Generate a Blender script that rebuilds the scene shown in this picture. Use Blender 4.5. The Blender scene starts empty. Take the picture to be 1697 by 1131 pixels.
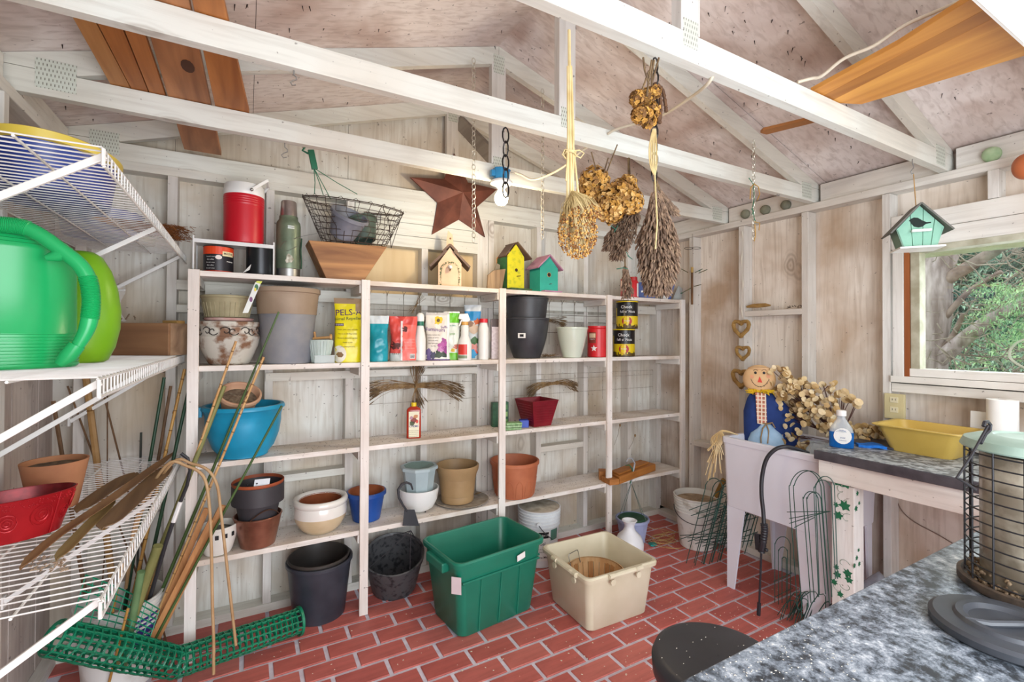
import bpy, math, random
from mathutils import Vector, Matrix, noise
R=random.Random(7)
sc=bpy.context.scene
# ---------------- camera ----------------
F=780.87; CYP=551.72; YAW,PIT,ROL=.5122,.0101,.0044; H=1.5
fw=Vector((math.sin(YAW)*math.cos(PIT),math.cos(YAW)*math.cos(PIT),math.sin(PIT)))
rt=Vector((math.cos(YAW),-math.sin(YAW),0)); up=rt.cross(fw)
rt,up=rt*math.cos(ROL)+up*math.sin(ROL),-rt*math.sin(ROL)+up*math.cos(ROL)
cam=bpy.data.cameras.new('camera'); co=bpy.data.objects.new('camera',cam); sc.collection.objects.link(co)
cam.sensor_width=36; cam.lens=36*F/1697; cam.shift_y=-(565.5-CYP)/1697; cam.clip_start=.05
m=Matrix((rt,up,-fw)).transposed().to_4x4(); m.translation=Vector((0,0,H)); co.matrix_world=m
sc.camera=co
# ---------------- light ----------------
w=bpy.data.worlds.new('world'); sc.world=w; w.use_nodes=True
nt=w.node_tree; bg=nt.nodes['Background']; bg.inputs[0].default_value=(.78,.88,1,1); bg.inputs[1].default_value=2.2
def area(name,loc,tgt,sx,sy,power,col=(1,1,1)):
    l=bpy.data.lights.new(name,'AREA'); l.shape='RECTANGLE'; l.size=sx; l.size_y=sy; l.energy=power; l.color=col
    o=bpy.data.objects.new(name,l); sc.collection.objects.link(o); o.location=loc
    o.rotation_euler=(Vector(tgt)-Vector(loc)).to_track_quat('-Z','Y').to_euler(); return o
area('door_daylight',(.75,-.72,1.15),(1.1,3,.75),2.2,2.0,62,(.955,.98,1))
area('window_daylight',(3.3,.58,1.62),(1.6,1.2,.9),.95,.55,6,(.93,.98,1))
area('glow_panel_fill',(2.5,.12,2.27),(2.2,1.2,0),1.0,.5,4,(1,1,.98))  # added fill lamp below the made-up glowing panel
vs=sc.view_settings; vs.view_transform='Standard'; vs.look='None'; vs.exposure=.42; vs.gamma=1; vs.use_curve_mapping=False

# ---------------- picture rays to real planes ----------------
C=Vector((0,0,H))
def ray(x,y): return fw+rt*((x-848.5)/F)-up*((y-CYP)/F)
def onX(x,y,X): d=ray(x,y); return C+d*(X/d.x)
def onY(x,y,Y): d=ray(x,y); return C+d*(Y/d.y)
def onZ(x,y,Z): d=ray(x,y); return C+d*((Z-H)/d.z)
def mpp(p): return (Vector(p)-C).dot(fw)/F
# ---------------- materials ----------------
def lin(c):
    if isinstance(c,str): c=[int(c[i:i+2],16)/255 for i in (0,2,4)]
    return tuple((u/12.92 if u<=.04045 else ((u+.055)/1.055)**2.4) for u in c)+(1,)
MC={}
def base(name):
    m=bpy.data.materials.new(name); m.use_nodes=True; n=m.node_tree.nodes; return m,n,m.node_tree.links,n['Principled BSDF']
def mat(c,rough=.5,metal=0,var=.12,sc_=9,c2=None,stretch=(1,1,1),bump=0,spec=None,trans=0,alpha=1,emit=0,th=(.35,.7),coat=0,sss=0):
    k=(c,rough,metal,var,sc_,c2,stretch,bump,trans,alpha,emit,th,coat)
    if k in MC: return MC[k]
    m,n,l,b=base('mat_'+c); b.inputs['Roughness'].default_value=rough; b.inputs['Metallic'].default_value=metal
    if coat: b.inputs['Coat Weight'].default_value=coat
    if trans: b.inputs['Transmission Weight'].default_value=trans
    if alpha<1: b.inputs['Alpha'].default_value=alpha
    A=lin(c); Bc=lin(c2) if c2 else tuple(x*(1-var) for x in A[:3])+(1,)
    if emit: b.inputs['Emission Color'].default_value=A; b.inputs['Emission Strength'].default_value=emit
    tc=n.new('ShaderNodeTexCoord'); mp=n.new('ShaderNodeMapping'); mp.inputs['Scale'].default_value=stretch
    nz=n.new('ShaderNodeTexNoise'); nz.inputs['Scale'].default_value=sc_; nz.inputs['Detail'].default_value=5
    cr=n.new('ShaderNodeValToRGB'); cr.color_ramp.elements[0].position=th[0]; cr.color_ramp.elements[1].position=th[1]
    cr.color_ramp.elements[0].color=Bc; cr.color_ramp.elements[1].color=A
    l.new(tc.outputs['Object'],mp.inputs[0]); l.new(mp.outputs[0],nz.inputs['Vector']); l.new(nz.outputs[0],cr.inputs[0]); l.new(cr.outputs[0],b.inputs['Base Color'])
    if bump:
        bp=n.new('ShaderNodeBump'); bp.inputs['Strength'].default_value=bump; bp.inputs['Distance'].default_value=.004
        l.new(nz.outputs[0],bp.inputs['Height']); l.new(bp.outputs[0],b.inputs['Normal'])
    MC[k]=m; return m
def paintwood(name,white,under,axis,amt=(.38,.62),patch=1.2,knots=True,spots=.62,rough=.75,speck='4a4038'):
    """whitewashed timber: fine grain along one axis, worn patches, knots, specks"""
    m,n,l,b=base(name); b.inputs['Roughness'].default_value=rough
    tc=n.new('ShaderNodeTexCoord')
    def mapn(s):
        q=n.new('ShaderNodeMapping'); q.inputs['Scale'].default_value=s; l.new(tc.outputs['Object'],q.inputs[0]); return q
    def noi(mp_,s,d=4,dist=0):
        q=n.new('ShaderNodeTexNoise'); q.inputs['Scale'].default_value=s; q.inputs['Detail'].default_value=d; q.inputs['Distortion'].default_value=dist; l.new(mp_.outputs[0],q.inputs['Vector']); return q
    def mixc(f,a,c,mode='MIX'):
        q=n.new('ShaderNodeMix'); q.data_type='RGBA'; q.blend_type=mode
        if hasattr(f,'links') or not isinstance(f,(int,float)): l.new(f,q.inputs['Factor'])
        else: q.inputs['Factor'].default_value=f
        for i,s in ((6,a),(7,c)):
            if isinstance(s,tuple): q.inputs[i].default_value=s
            else: l.new(s,q.inputs[i])
        return q.outputs[2]
    def ramp(src,p0,p1,v0=0,v1=1):
        q=n.new('ShaderNodeMapRange'); q.inputs[1].default_value=p0; q.inputs[2].default_value=p1; q.inputs[3].default_value=v0; q.inputs[4].default_value=v1; l.new(src,q.inputs[0]); return q.outputs[0]
    st=[14,14,14]; st['xyz'.index(axis)]=1.0
    g=noi(mapn(st),3.2,6,.6)
    p=noi(mapn((1,1,1)),patch,4,.4)
    W,U=lin(white),lin(under)
    f1=ramp(p.outputs[0],amt[0],amt[1]); 
    col=mixc(f1,W,U)
    f2=ramp(g.outputs[0],.46,.7,0,.42); col=mixc(f2,col,tuple(x*.72 for x in U[:3])+(1,))
    if knots:
        ks=[2.2,2.2,2.2]; ks['xyz'.index(axis)]=1.3
        dn=noi(mapn((1,1,1)),5,2)
        add=n.new('ShaderNodeVectorMath'); add.operation='MULTIPLY_ADD'; l.new(dn.outputs['Color'],add.inputs[0]); add.inputs[1].default_value=(.12,.12,.12)
        l.new(mapn(ks).outputs[0],add.inputs[2])
        vo=n.new('ShaderNodeTexVoronoi'); vo.inputs['Scale'].default_value=1.0; l.new(add.outputs[0],vo.inputs['Vector'])
        wv=n.new('ShaderNodeMath'); wv.operation='SINE'; mm=n.new('ShaderNodeMath'); mm.operation='MULTIPLY'; mm.inputs[1].default_value=160
        l.new(vo.outputs['Distance'],mm.inputs[0]); l.new(mm.outputs[0],wv.inputs[0])
        rr=ramp(wv.outputs[0],-1,1,.1,.55); near=ramp(vo.outputs['Distance'],.06,.14,1,0)
        q=n.new('ShaderNodeMath'); q.operation='MULTIPLY'; l.new(rr,q.inputs[0]); l.new(near,q.inputs[1])
        col=mixc(q.outputs[0],col,lin('7d6a58'))
    s=noi(mapn((1,1,1)),46,2)
    f3=ramp(s.outputs[0],spots+.09,spots+.13,0,.6); col=mixc(f3,col,lin(speck))
    l.new(col,b.inputs['Base Color'])
    bp=n.new('ShaderNodeBump'); bp.inputs['Strength'].default_value=.35; bp.inputs['Distance'].default_value=.003
    l.new(g.outputs[0],bp.inputs['Height']); l.new(bp.outputs[0],b.inputs['Normal'])
    return m
SX=paintwood('whitewash_x','dcdfd8','cfc9bd','x'); SY=paintwood('whitewash_y','e4e3dd','ccc4ba','y'); SZ=paintwood('whitewash_z','e2e1dd','cbc4bb','z')
PB=paintwood('ply_back','dddcd5','b8a68e','z',(.40,.68),1.9,spots=.61); PR=paintwood('ply_right','e6ddd2','b8a088','z',(.43,.68),2.2,spots=.62)
PL=paintwood('plank_left','cfc5be','ab998f','z',(.35,.6),1.8); PC=paintwood('ply_roof','e5dcd8','b0978b','x',(.43,.68),2.0,knots=False,spots=.60)
SHELF=paintwood('shelf_board','e8e2dc','cdbfb0','x',(.4,.65),3.5,knots=False,spots=.6)
POST=paintwood('shelf_post','e8e3dd','d8cbc1','z',(.4,.7),2.5,knots=False)
def wood(name,c1,c2,axis,ring=9,rough=.6,dist=2.5):
    m,n,l,b=base(name); b.inputs['Roughness'].default_value=rough
    tc=n.new('ShaderNodeTexCoord'); mp=n.new('ShaderNodeMapping'); s=[ring]*3; s['xyz'.index(axis)]=ring*.09; mp.inputs['Scale'].default_value=s
    nz=n.new('ShaderNodeTexNoise'); nz.inputs['Scale'].default_value=1.5; nz.inputs['Detail'].default_value=6; nz.inputs['Distortion'].default_value=dist*.3
    cr=n.new('ShaderNodeValToRGB'); e=cr.color_ramp.elements; e[0].position=.32;e[1].position=.66; e[0].color=lin(c2); e[1].color=lin(c1)
    l.new(tc.outputs['Object'],mp.inputs[0]); l.new(mp.outputs[0],nz.inputs['Vector']); l.new(nz.outputs[0],cr.inputs[0]); l.new(cr.outputs[0],b.inputs['Base Color'])
    return m
# ---------------- geometry ----------------
class G:
    def __init__(s): s.v=[]; s.f=[]; s.mi=[]; s.cur=0
    def add(s,v,f):
        o=len(s.v); s.v+= [Vector(p) for p in v]; s.f+=[tuple(i+o for i in q) for q in f]; s.mi+=[s.cur]*len(f); return s
    def box(s,x0,x1,y0,y1,z0,z1):
        return s.add([(x0,y0,z0),(x1,y0,z0),(x1,y1,z0),(x0,y1,z0),(x0,y0,z1),(x1,y0,z1),(x1,y1,z1),(x0,y1,z1)],
          [(0,3,2,1),(4,5,6,7),(0,1,5,4),(1,2,6,5),(2,3,7,6),(3,0,4,7)])
    def bar(s,p,q,w,h,u=(0,0,1)):
        p,q=Vector(p),Vector(q); d=(q-p).normalized(); u=Vector(u); a=d.cross(u)
        if a.length<1e-4: a=d.cross(Vector((0,1,0)))
        a.normalize(); b=a.cross(d); a*=w/2; b*=h/2
        v=[p-a-b,p+a-b,p+a+b,p-a+b,q-a-b,q+a-b,q+a+b,q-a+b]
        return s.add(v,[(0,3,2,1)[::-1],(4,5,6,7)[::-1],(0,1,5,4)[::-1],(1,2,6,5)[::-1],(2,3,7,6)[::-1],(3,0,4,7)[::-1]])
    def tube(s,pts,r,n=6,closed=False,caps=True):
        P=[Vector(p) for p in pts]; N=len(P); rr=r if isinstance(r,(list,tuple)) else [r]*N
        a=None; rings=[]
        for i in range(N):
            if closed: d=P[(i+1)%N]-P[i-1]
            else: d=P[min(i+1,N-1)]-P[max(i-1,0)]
            if d.length<1e-9: d=Vector((0,0,1))
            d.normalize()
            if a is None:
                a=d.cross(Vector((0,0,1)));
                if a.length<.05: a=d.cross(Vector((0,1,0)))
            else: a=a-d*a.dot(d)
            a.normalize(); b=d.cross(a)
            rings.append([P[i]+(a*math.cos(t)+b*math.sin(t))*rr[i] for t in [2*math.pi*k/n for k in range(n)]])
        v=[x for g in rings for x in g]; f=[]
        for i in range(N if closed else N-1):
            j=(i+1)%N
            for k in range(n): f.append((i*n+k,i*n+(k+1)%n,j*n+(k+1)%n,j*n+k))
        if caps and not closed: f+= [tuple(range(n))[::-1],tuple((N-1)*n+k for k in range(n))]
        return s.add(v,f)
    def lathe(s,prof,c=(0,0,0),n=32,sx=1,sy=1,M=None,sq=0,cap=True):
        v=[];f=[]; c=Vector(c)
        for r,z in prof:
            for k in range(n):
                t=2*math.pi*(k+.5)/n; ct,st=math.cos(t),math.sin(t)
                if sq:
                    e=2/(2+sq*6); ct=math.copysign(abs(ct)**e,ct); st=math.copysign(abs(st)**e,st)
                p=Vector((r*ct*sx,r*st*sy,z))
                if M is not None: p=M@p
                v.append(c+p)
        for i in range(len(prof)-1):
            for k in range(n): f.append((i*n+k,i*n+(k+1)%n,(i+1)*n+(k+1)%n,(i+1)*n+k))
        if cap:
            f.append(tuple(range(n))[::-1]); L=(len(prof)-1)*n; f.append(tuple(L+k for k in range(n)))
        return s.add(v,f)
    def prism(s,poly,vec):
        P=[Vector(p) for p in poly]; v=Vector(vec); n=len(P)
        return s.add(P+[p+v for p in P],[tuple(range(n)),tuple(range(2*n-1,n-1,-1))]+[(i,i+n,(i+1)%n+n,(i+1)%n) for i in range(n)])
    def ball(s,c,r,n=10,sz=1):
        pr=[(max(1e-4,r*math.sin(math.pi*i/n)),-r*sz*math.cos(math.pi*i/n)) for i in range(n+1)]
        return s.lathe(pr,c,n=max(8,n+4))
    def xf(s,M):
        s.v=[M@p for p in s.v]; return s
    def obj(s,name,mats,parent=None,smooth=False,bevel=0,world=False,ang=.6,**tags):
        me=bpy.data.meshes.new(name)
        if world and parent is not None:
            inv=parent.matrix_basis.inverted(); vv=[inv@p for p in s.v]
            pp=parent.parent
            if pp is not None:
                iv=pp.matrix_basis.inverted(); vv=[inv@(iv@p) for p in s.v]
        else: vv=s.v
        me.from_pydata([tuple(p) for p in vv],[],s.f)
        if not isinstance(mats,(list,tuple)): mats=[mats]
        for m_ in mats: me.materials.append(m_)
        if len(mats)>1: me.polygons.foreach_set('material_index',s.mi)
        if smooth:
            me.polygons.foreach_set('use_smooth',[True]*len(me.polygons)); me.set_sharp_from_angle(angle=ang)
        me.update()
        o=bpy.data.objects.new(name,me); sc.collection.objects.link(o)
        if parent is not None: o.parent=parent
        if bevel:
            b=o.modifiers.new('bevel','BEVEL'); b.width=bevel; b.segments=2; b.limit_method='ANGLE'
        for k,v in tags.items(): o[k]=v
        return o
def T(name,label,cat,loc=(0,0,0),rz=0,group=None,rot=None,**k):
    o=bpy.data.objects.new(name,None); sc.collection.objects.link(o); o.empty_display_size=.05
    o.matrix_basis=Matrix.Translation(Vector(loc))@((rot.to_4x4() if rot is not None else Matrix.Rotation(rz,4,'Z')))
    o['label']=label; o['category']=cat
    if group: o['group']=group
    for a,b in k.items(): o[a]=b
    return o
def tag(o,label,cat,group=None):
    o['label']=label; o['category']=cat
    if group: o['group']=group
    return o
def S(name):
    o=bpy.data.objects.new(name,None); sc.collection.objects.link(o); o['kind']='structure'; return o
def RX(a): return Matrix.Rotation(a,3,'X')
def RY(a): return Matrix.Rotation(a,3,'Y')
def RZ(a): return Matrix.Rotation(a,3,'Z')
def face(p): return -math.atan2(p[0],p[1])
def text(s,size,fn,name,m,parent,th=.0006,align='CENTER'):
    cu=bpy.data.curves.new('t','FONT'); cu.body=s; cu.size=size; cu.align_x=align; cu.align_y='CENTER'; cu.resolution_u=2; cu.extrude=0; cu.offset=size*.005; cu.fill_mode='FRONT'
    o=bpy.data.objects.new('t',cu); sc.collection.objects.link(o)
    dg=bpy.context.evaluated_depsgraph_get(); me=bpy.data.meshes.new_from_object(o.evaluated_get(dg))
    bpy.data.objects.remove(o); bpy.data.curves.remove(cu)
    for v in me.vertices: v.co=fn(v.co.x,v.co.y)
    me.materials.clear(); me.materials.append(m); me.name=name
    q=bpy.data.objects.new(name,me); sc.collection.objects.link(q); q.parent=parent; return q
def spot(x,Y,z):
    """point on the plane Y, at height z, seen in column x; and metres per pixel there"""
    y=CYP
    for _ in range(6):
        p=onY(x,y,Y); d=p-C; p2=Vector((p.x,Y,z)); q=p2-C; y=CYP-F*q.dot(up)/q.dot(fw)
    return Vector((onY(x,y,Y).x,Y,z)), q.dot(fw)/F
def potprof(rb,rt,h,th=.006,rimh=0,rimw=0,curve=0,inner=.8):
    """open pot: outer wall, rim, inner wall, floor"""
    P=[]; n=8
    def R0(t): return rb+(rt-rb)*t+curve*math.sin(math.pi*t)*(.25)*rt
    P.append((max(rb-.006,.004),0)); 
    for i in range(n+1):
        t=i/n; z=h*t
        if rimh and z>h-rimh: break
        P.append((R0(t),max(z,.003)))
    if rimh:
        P+=[(R0(1-rimh/h)+.0005,h-rimh-.0005),(rt+rimw,h-rimh+.001),(rt+rimw,h-.003),(rt+rimw-.003,h)]
    else: P[-1]=(rt,h)
    P.append((rt-th+.001,h)); P.append((rt-th,h-.004))
    for i in range(1,n+1):
        t=1-i/n*inner; P.append((max(R0(t)-th,.004),h*t if i<n else h*(1-inner)+.001))
    P.append((.002,h*(1-inner)+.001))
    return P
# ================= STRUCTURE =================
def roofz(x): return 3.08-.318*abs(x-1.177)
XL,XR,YB,YF=-.79,3.15,2.99,-.85
# floor slab + bricks
fl=S('floor'); G().box(XL-.1,XR+.1,YF-.3,YB+.1,-.08,-.004).obj('mortar_bed',mat('e0dbe6',.8,var=.12,sc_=30,c2='cbc4d2'),fl)
BM=[paintwood('brick_paint%d'%i,a,b_,'x',(.4,.7),6,False,.66,.55,'d8cfc4') for i,(a,b_) in enumerate((('c2685f','b05a52'),('c87167','b66259'),('bb6159','a8554e'),('c56a61','ae5c54')))]
def brickmesh(m):
    g=G(); a,b_,h,c=.1075,.0505,.006,.003
    g.add([(-a,-b_,-.004),(a,-b_,-.004),(a,b_,-.004),(-a,b_,-.004),(-a,-b_,h-c-.004),(a,-b_,h-c-.004),(a,b_,h-c-.004),(-a,b_,h-c-.004),
      (-a+c,-b_+c,h-.004),(a-c,-b_+c,h-.004),(a-c,b_-c,h-.004),(-a+c,b_-c,h-.004)],
      [(0,1,5,4),(1,2,6,5),(2,3,7,6),(3,0,4,7),(4,5,9,8),(5,6,10,9),(6,7,11,10),(7,4,8,11),(8,9,10,11)])
    o=g.obj('brick',m,fl); me=o.data; bpy.data.objects.remove(o); return me
bms=[brickmesh(m) for m in BM]
far=G(); nb=0; cand=[]
for k in range(-14,32):
    y=2.033-.1175*(14-k)+1.645-.0; y=2.033+.1175*(k-14)
    for i in range(-9,14):
        x=1.042+.2335*i+(.11675 if k%2 else 0)
        if x<XL+.0 or x>XR-.02 or y>2.95 or y<YF+.03: continue
        d=Vector((x,y,0))-C; dz=d.dot(fw)
        if dz>.2:
            px=848.5+F*d.dot(rt)/dz; py=CYP-F*d.dot(up)/dz
            vis=-90<px<1790 and py<1180 and not (x<-.25 and y<1.9) and not(y<.62) and not (x>2.75 and y<1.1)
        else: vis=False
        cand.append((not vis,dz,x,y))
cand.sort()
for nv,dz,x,y in cand:
    if not nv and nb<300:
        nb+=1; o=bpy.data.objects.new('brick',bms[R.randrange(4)]); sc.collection.objects.link(o); o.parent=fl
        o.location=(x,y,R.uniform(-.0012,.0008)); o.rotation_euler=(0,0,R.uniform(-.006,.006))
    else: far.box(x-.1085,x+.1085,y-.051,y+.051,-.004,.002)
far.obj('brick_field',BM[0],fl,kind='stuff')
# litter on the floor: seed husks and crumbs
g=G()
for i in range(900):
    x,y=R.uniform(-.1,3.0),R.uniform(1.0,2.85)
    if R.random()<.5: x,y=R.gauss(2.0,.5),R.gauss(1.5,.4)
    if not(-.2<x<3.02 and .7<y<2.59): continue
    s=R.uniform(.0012,.0045); a=R.uniform(0,3.1); u=Vector((math.cos(a),math.sin(a),0))*s; v=Vector((-math.sin(a),math.cos(a),0))*s*R.uniform(.3,.8)
    c=Vector((x,y,.0026)); g.add([c-u-v,c+u-v,c+u+v,c-u+v,c+Vector((0,0,.002))],[(0,1,4),(1,2,4),(2,3,4),(3,0,4)])
tag(g.obj('seed_litter',mat('ded3bd',.8)),'pale seed husks and crumbs scattered over the red brick floor','litter')['kind']='stuff'

# ---- back wall
wb=S('wall_back')
def pan(g,x0,x1,z0,z1): g.box(x0,x1,2.985,3.01,z0,z1)
for x0,x1 in ((XL-.04,-.335),(-.333,.527),(.529,1.42),(1.422,2.29),(2.292,XR+.03)):
    g=G()
    p=[(x0,2.985,0),(x1,2.985,0)]; tp=[(x1,2.985,roofz(x1)+.02)]+([(1.177,2.985,roofz(1.177)+.02)] if x0<1.177<x1 else [])+[(x0,2.985,roofz(x0)+.02)]
    g.prism(p+tp,(0,.025,0)); g.obj('plywood_panel',PB,wb)
studs=[(-.70,-.66),(-.354,-.312),(.085,.126),(.507,.552),(.967,1.01),(1.40,1.44),(1.444,1.484),(1.836,1.878),(2.268,2.308),(2.72,2.76),(3.05,3.09)]
for a,b_ in studs:
    top=2.306
    if a in (.967,): top=2.08
    g=G().box(a,b_,2.90,2.985,.045,top); g.obj('stud',SZ,wb,bevel=.002)
G().box(XL,XR,2.90,2.985,2.306,2.35).obj('top_plate',SX,wb,bevel=.002)
G().box(XL,XR,2.895,2.985,0,.045).obj('bottom_plate',SX,wb,bevel=.002)
for x0,x1,z0,z1,n in ((.555,1.36,2.065,2.135,'header_board'),(.555,1.36,2.137,2.215,'header_board'),(.555,1.36,2.217,2.306,'header_board'),(1.36,1.40,.045,2.306,'stud'),
      (.126,.507,.69,.73,'fire_block'),(1.878,2.268,.66,.70,'fire_block'),(1.484,1.836,1.66,1.74,'fire_block'),(1.878,2.268,1.62,1.68,'fire_block'),(2.308,2.72,1.62,1.68,'fire_block'),
      (-.354,.126,1.735,1.785,'fire_block'),(.555,1.36,1.31,1.36,'fire_block'),(-.312,.085,1.62,1.66,'fire_block')):
    G().box(x0,x1,2.902 if n!='header_board' else 2.896,2.985,z0,z1).obj(n,SX if x1-x0>.1 else SZ,wb,bevel=.002)
G().box(.554,1.358,2.974,2.984,1.72,2.064).obj('bare_plywood_panel',wood('bare_ply','dcc7a0','c9ae82','z',5),wb)
# narrow backing rail behind the top shelf
G().box(-.19,3.02,2.883,2.899,1.70,1.765).obj('shelf_rail',SX,wb)
G().box(.09,1.36,2.884,2.899,1.255,1.30).obj('shelf_rail',SX,wb)
# ---- right wall with a window opening
wr=S('wall_right'); WY0,WY1,WZ0,WZ1=.02,1.16,1.335,1.985
def rp(y0,y1,z0,z1): G().box(3.15,3.175,y0,y1,z0,z1).obj('plywood_panel',PR,wr)
rp(2.08,2.984,0,2.46);rp(WY1,2.078,0,2.46);rp(WY0,WY1,0,WZ0);rp(WY0,WY1,WZ1,2.46);rp(YF,WY0,0,2.46)
for y1,y0,z1 in ((2.572,2.53,2.3),(2.14,2.095,2.3),(1.702,1.66,2.3),(1.267,1.228,2.3),(2.985,2.945,2.3),(-.1,-.14,2.3),(-.5,-.54,2.3)):
    G().box(3.06,3.15,y0,y1,.045,z1).obj('stud',SZ,wr,bevel=.003)
G().box(3.06,3.15,YF,2.985,2.302,2.345).obj('top_plate',SY,wr,bevel=.003)
G().box(3.06,3.15,YF,2.985,0,.045).obj('bottom_plate',SY,wr,bevel=.003)
for y0,y1,z0,z1,n in ((-.1,1.226,2.075,2.165,'header_board'),(-.1,1.226,1.985,2.073,'header_board'),(1.70,2.095,1.655,1.692,'fire_block'),(2.14,2.53,.66,.70,'fire_block'),(1.267,1.66,.84,.88,'fire_block'),(.80,.84,2.167,2.302,'cripple_stud'),(.36,.40,2.167,2.302,'cripple_stud'),
     (-.1,1.226,1.215,1.262,'sill_board'),(.60,.64,.045,1.215,'cripple_stud'),(.1,.14,.045,1.215,'cripple_stud')):
    G().box(3.06,3.15,y0,y1,z0,z1).obj(n,SY if y1-y0>.1 else SZ,wr,bevel=.003)
for a,b_ in ((1.665,2.235),(1.03,1.60),(.40,.96),(2.31,2.97),(-.3,.33)):
    G().box(3.085,3.125,a,b_,2.347,2.455).obj('eave_block',SY,wr)
# round knobs of old putty / foam standing on the plate
for y,x in ((2.088,3.0),(1.941,3.0),(1.802,3.0)): pass
# ---- window
wn=S('window_1')
WH=mat('e8e8e2',.5,var=.1,sc_=6); OLD=mat('bdbba8',.6,c2='98937c',sc_=14)
G().box(3.045,3.07,1.165,1.213,1.30,1.985).obj('side_casing',SZ,wn,bevel=.002)
G().box(3.05,3.115,1.142,1.163,1.30,1.985).obj('bare_jamb',wood('redwood','b06a35','8a4a20','z'),wn)
G().box(3.06,3.13,1.10,1.14,1.335,1.985).obj('stop_strip',OLD,wn,bevel=.002)
G().box(3.045,3.125,WY0,1.225,1.268,1.302).obj('inner_sill',SY,wn,bevel=.002)
G().box(3.055,3.14,WY0,1.163,1.304,1.345).obj('lower_rail',SY,wn,bevel=.002)
G().box(3.055,3.14,WY0,1.163,1.955,1.985).obj('upper_rail',OLD,wn,bevel=.002)
gl=bpy.data.materials.new('window_glass'); gl.use_nodes=True; n_=gl.node_tree.nodes; l_=gl.node_tree.links
n_.remove(n_['Principled BSDF']); tr=n_.new('ShaderNodeBsdfTransparent'); gs=n_.new('ShaderNodeBsdfGlossy'); gs.inputs['Roughness'].default_value=.02
tr.inputs[0].default_value=(.93,.96,.94,1); mx=n_.new('ShaderNodeMixShader'); mx.inputs[0].default_value=.06
l_.new(tr.outputs[0],mx.inputs[1]); l_.new(gs.outputs[0],mx.inputs[2]); l_.new(mx.outputs[0],n_['Material Output'].inputs[0])
G().box(3.128,3.132,WY0,1.10,1.34,1.96).obj('glass_pane',gl,wn)
# eave seen through the window
ev=T('eave','cream painted eave boards outside above the window','eave',(3.2,.9,2.0))
cream=mat('d8d8b4',.6)
G().box(3.20,3.50,-.4,1.35,2.045,2.06).obj('soffit',mat('b9bda4',.7),ev,world=True)
G().box(3.50,3.53,-.4,1.35,1.985,2.09).obj('fascia',cream,ev,world=True)
for y in (.95,.45): G().box(3.2,3.5,y,y+.04,2.0,2.045).obj('lookout',cream,ev,world=True)
# ---- left wall
wl=S('wall_left')
x=YF
y=YF; i=0
while y<2.984:
    wd=[.145,.125,.16,.135][i%4]; y2=min(y+wd,2.985); G().box(-.815,-.79-(.002 if i%2 else 0),y,y2-.003,0,2.46).obj('plank',PL,wl); y=y2; i+=1
G().box(-.83,-.816,YF,3.03,0,2.46).obj('sheathing',PL,wl)
for y0 in (2.155,1.75,1.35,.95,.55): G().box(-.79,-.70,y0,y0+.04,.045,2.302).obj('stud',SZ,wl,bevel=.003)
G().box(-.79,-.70,YF,2.90,2.302,2.345).obj('top_plate',SY,wl,bevel=.003)
G().box(-.79,-.745,YF,2.90,0,.045).obj('bottom_plate',SY,wl)
for a,b_ in ((1.665,2.235),(2.30,2.90),(1.03,1.60)): G().box(-.77,-.73,a,b_,2.347,2.455).obj('eave_block',SY,wl)
# ---- front wall behind the viewer, with the open doorway
wf=S('wall_front')
for x0,x1,z0,z1 in ((XL-.03,-.45,0,2.46),(1.95,XR+.03,0,2.46),(-.45,1.95,2.2,2.46)):
    G().box(x0,x1,YF-.03,YF,z0,z1).obj('plywood_panel',PB,wf)
G().prism([(XL-.03,YF-.03,2.44),(XR+.03,YF-.03,2.44),(1.177,YF-.03,3.08)],(0,.03,0)).obj('gable_panel',PB,wf)
# ---- roof
ce=S('ceiling')
for sgn,x0,x1 in ((1,1.177,XR+.35),(-1,XL-.35,1.177)):
    for ya,yb in ((YF-.2,.36),(.362,1.58),(1.582,2.80),(2.802,3.2)):
        g=G(); xs=[x0,x1] 
        # two plywood courses up the slope
        xm=(x0+x1)/2
        for a,b_ in ((x0,xm-.001),(xm+.001,x1)):
            g=G(); g.prism([(a,ya,roofz(a)),(b_,ya,roofz(b_)),(b_,ya,roofz(b_)+.016),(a,ya,roofz(a)+.016)],(0,yb-ya-.002,0)); g.obj('plywood_panel',PC,ce)
for sg,x0,x1 in ((1,1.177,XR+.35),(-1,XL-.35,1.177)): G().prism([(x0,YF-.2,roofz(x0)+.018),(x1,YF-.2,roofz(x1)+.018),(x1,YF-.2,roofz(x1)+.03),(x0,YF-.2,roofz(x0)+.03)],(0,4.05,0)).obj('roof_covering',mat('55504c',.9),ce)
NM=mat('3b3230',.6,metal=.3)
g=G()
for i in range(250):
    x=R.uniform(-.7,3.05); y=R.choice([R.uniform(.3,2.9),round(R.uniform(.3,2.9)/.15)*.15]); z=roofz(x); s=R.uniform(.012,.022)
    a=R.uniform(0,6.28); g.tube([(x,y,z+.003),(x+.006*math.cos(a),y+.006*math.sin(a),z-s)],[.0028,.0009],4)
g.obj('roof_nails',NM,ce,kind='stuff')
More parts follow.
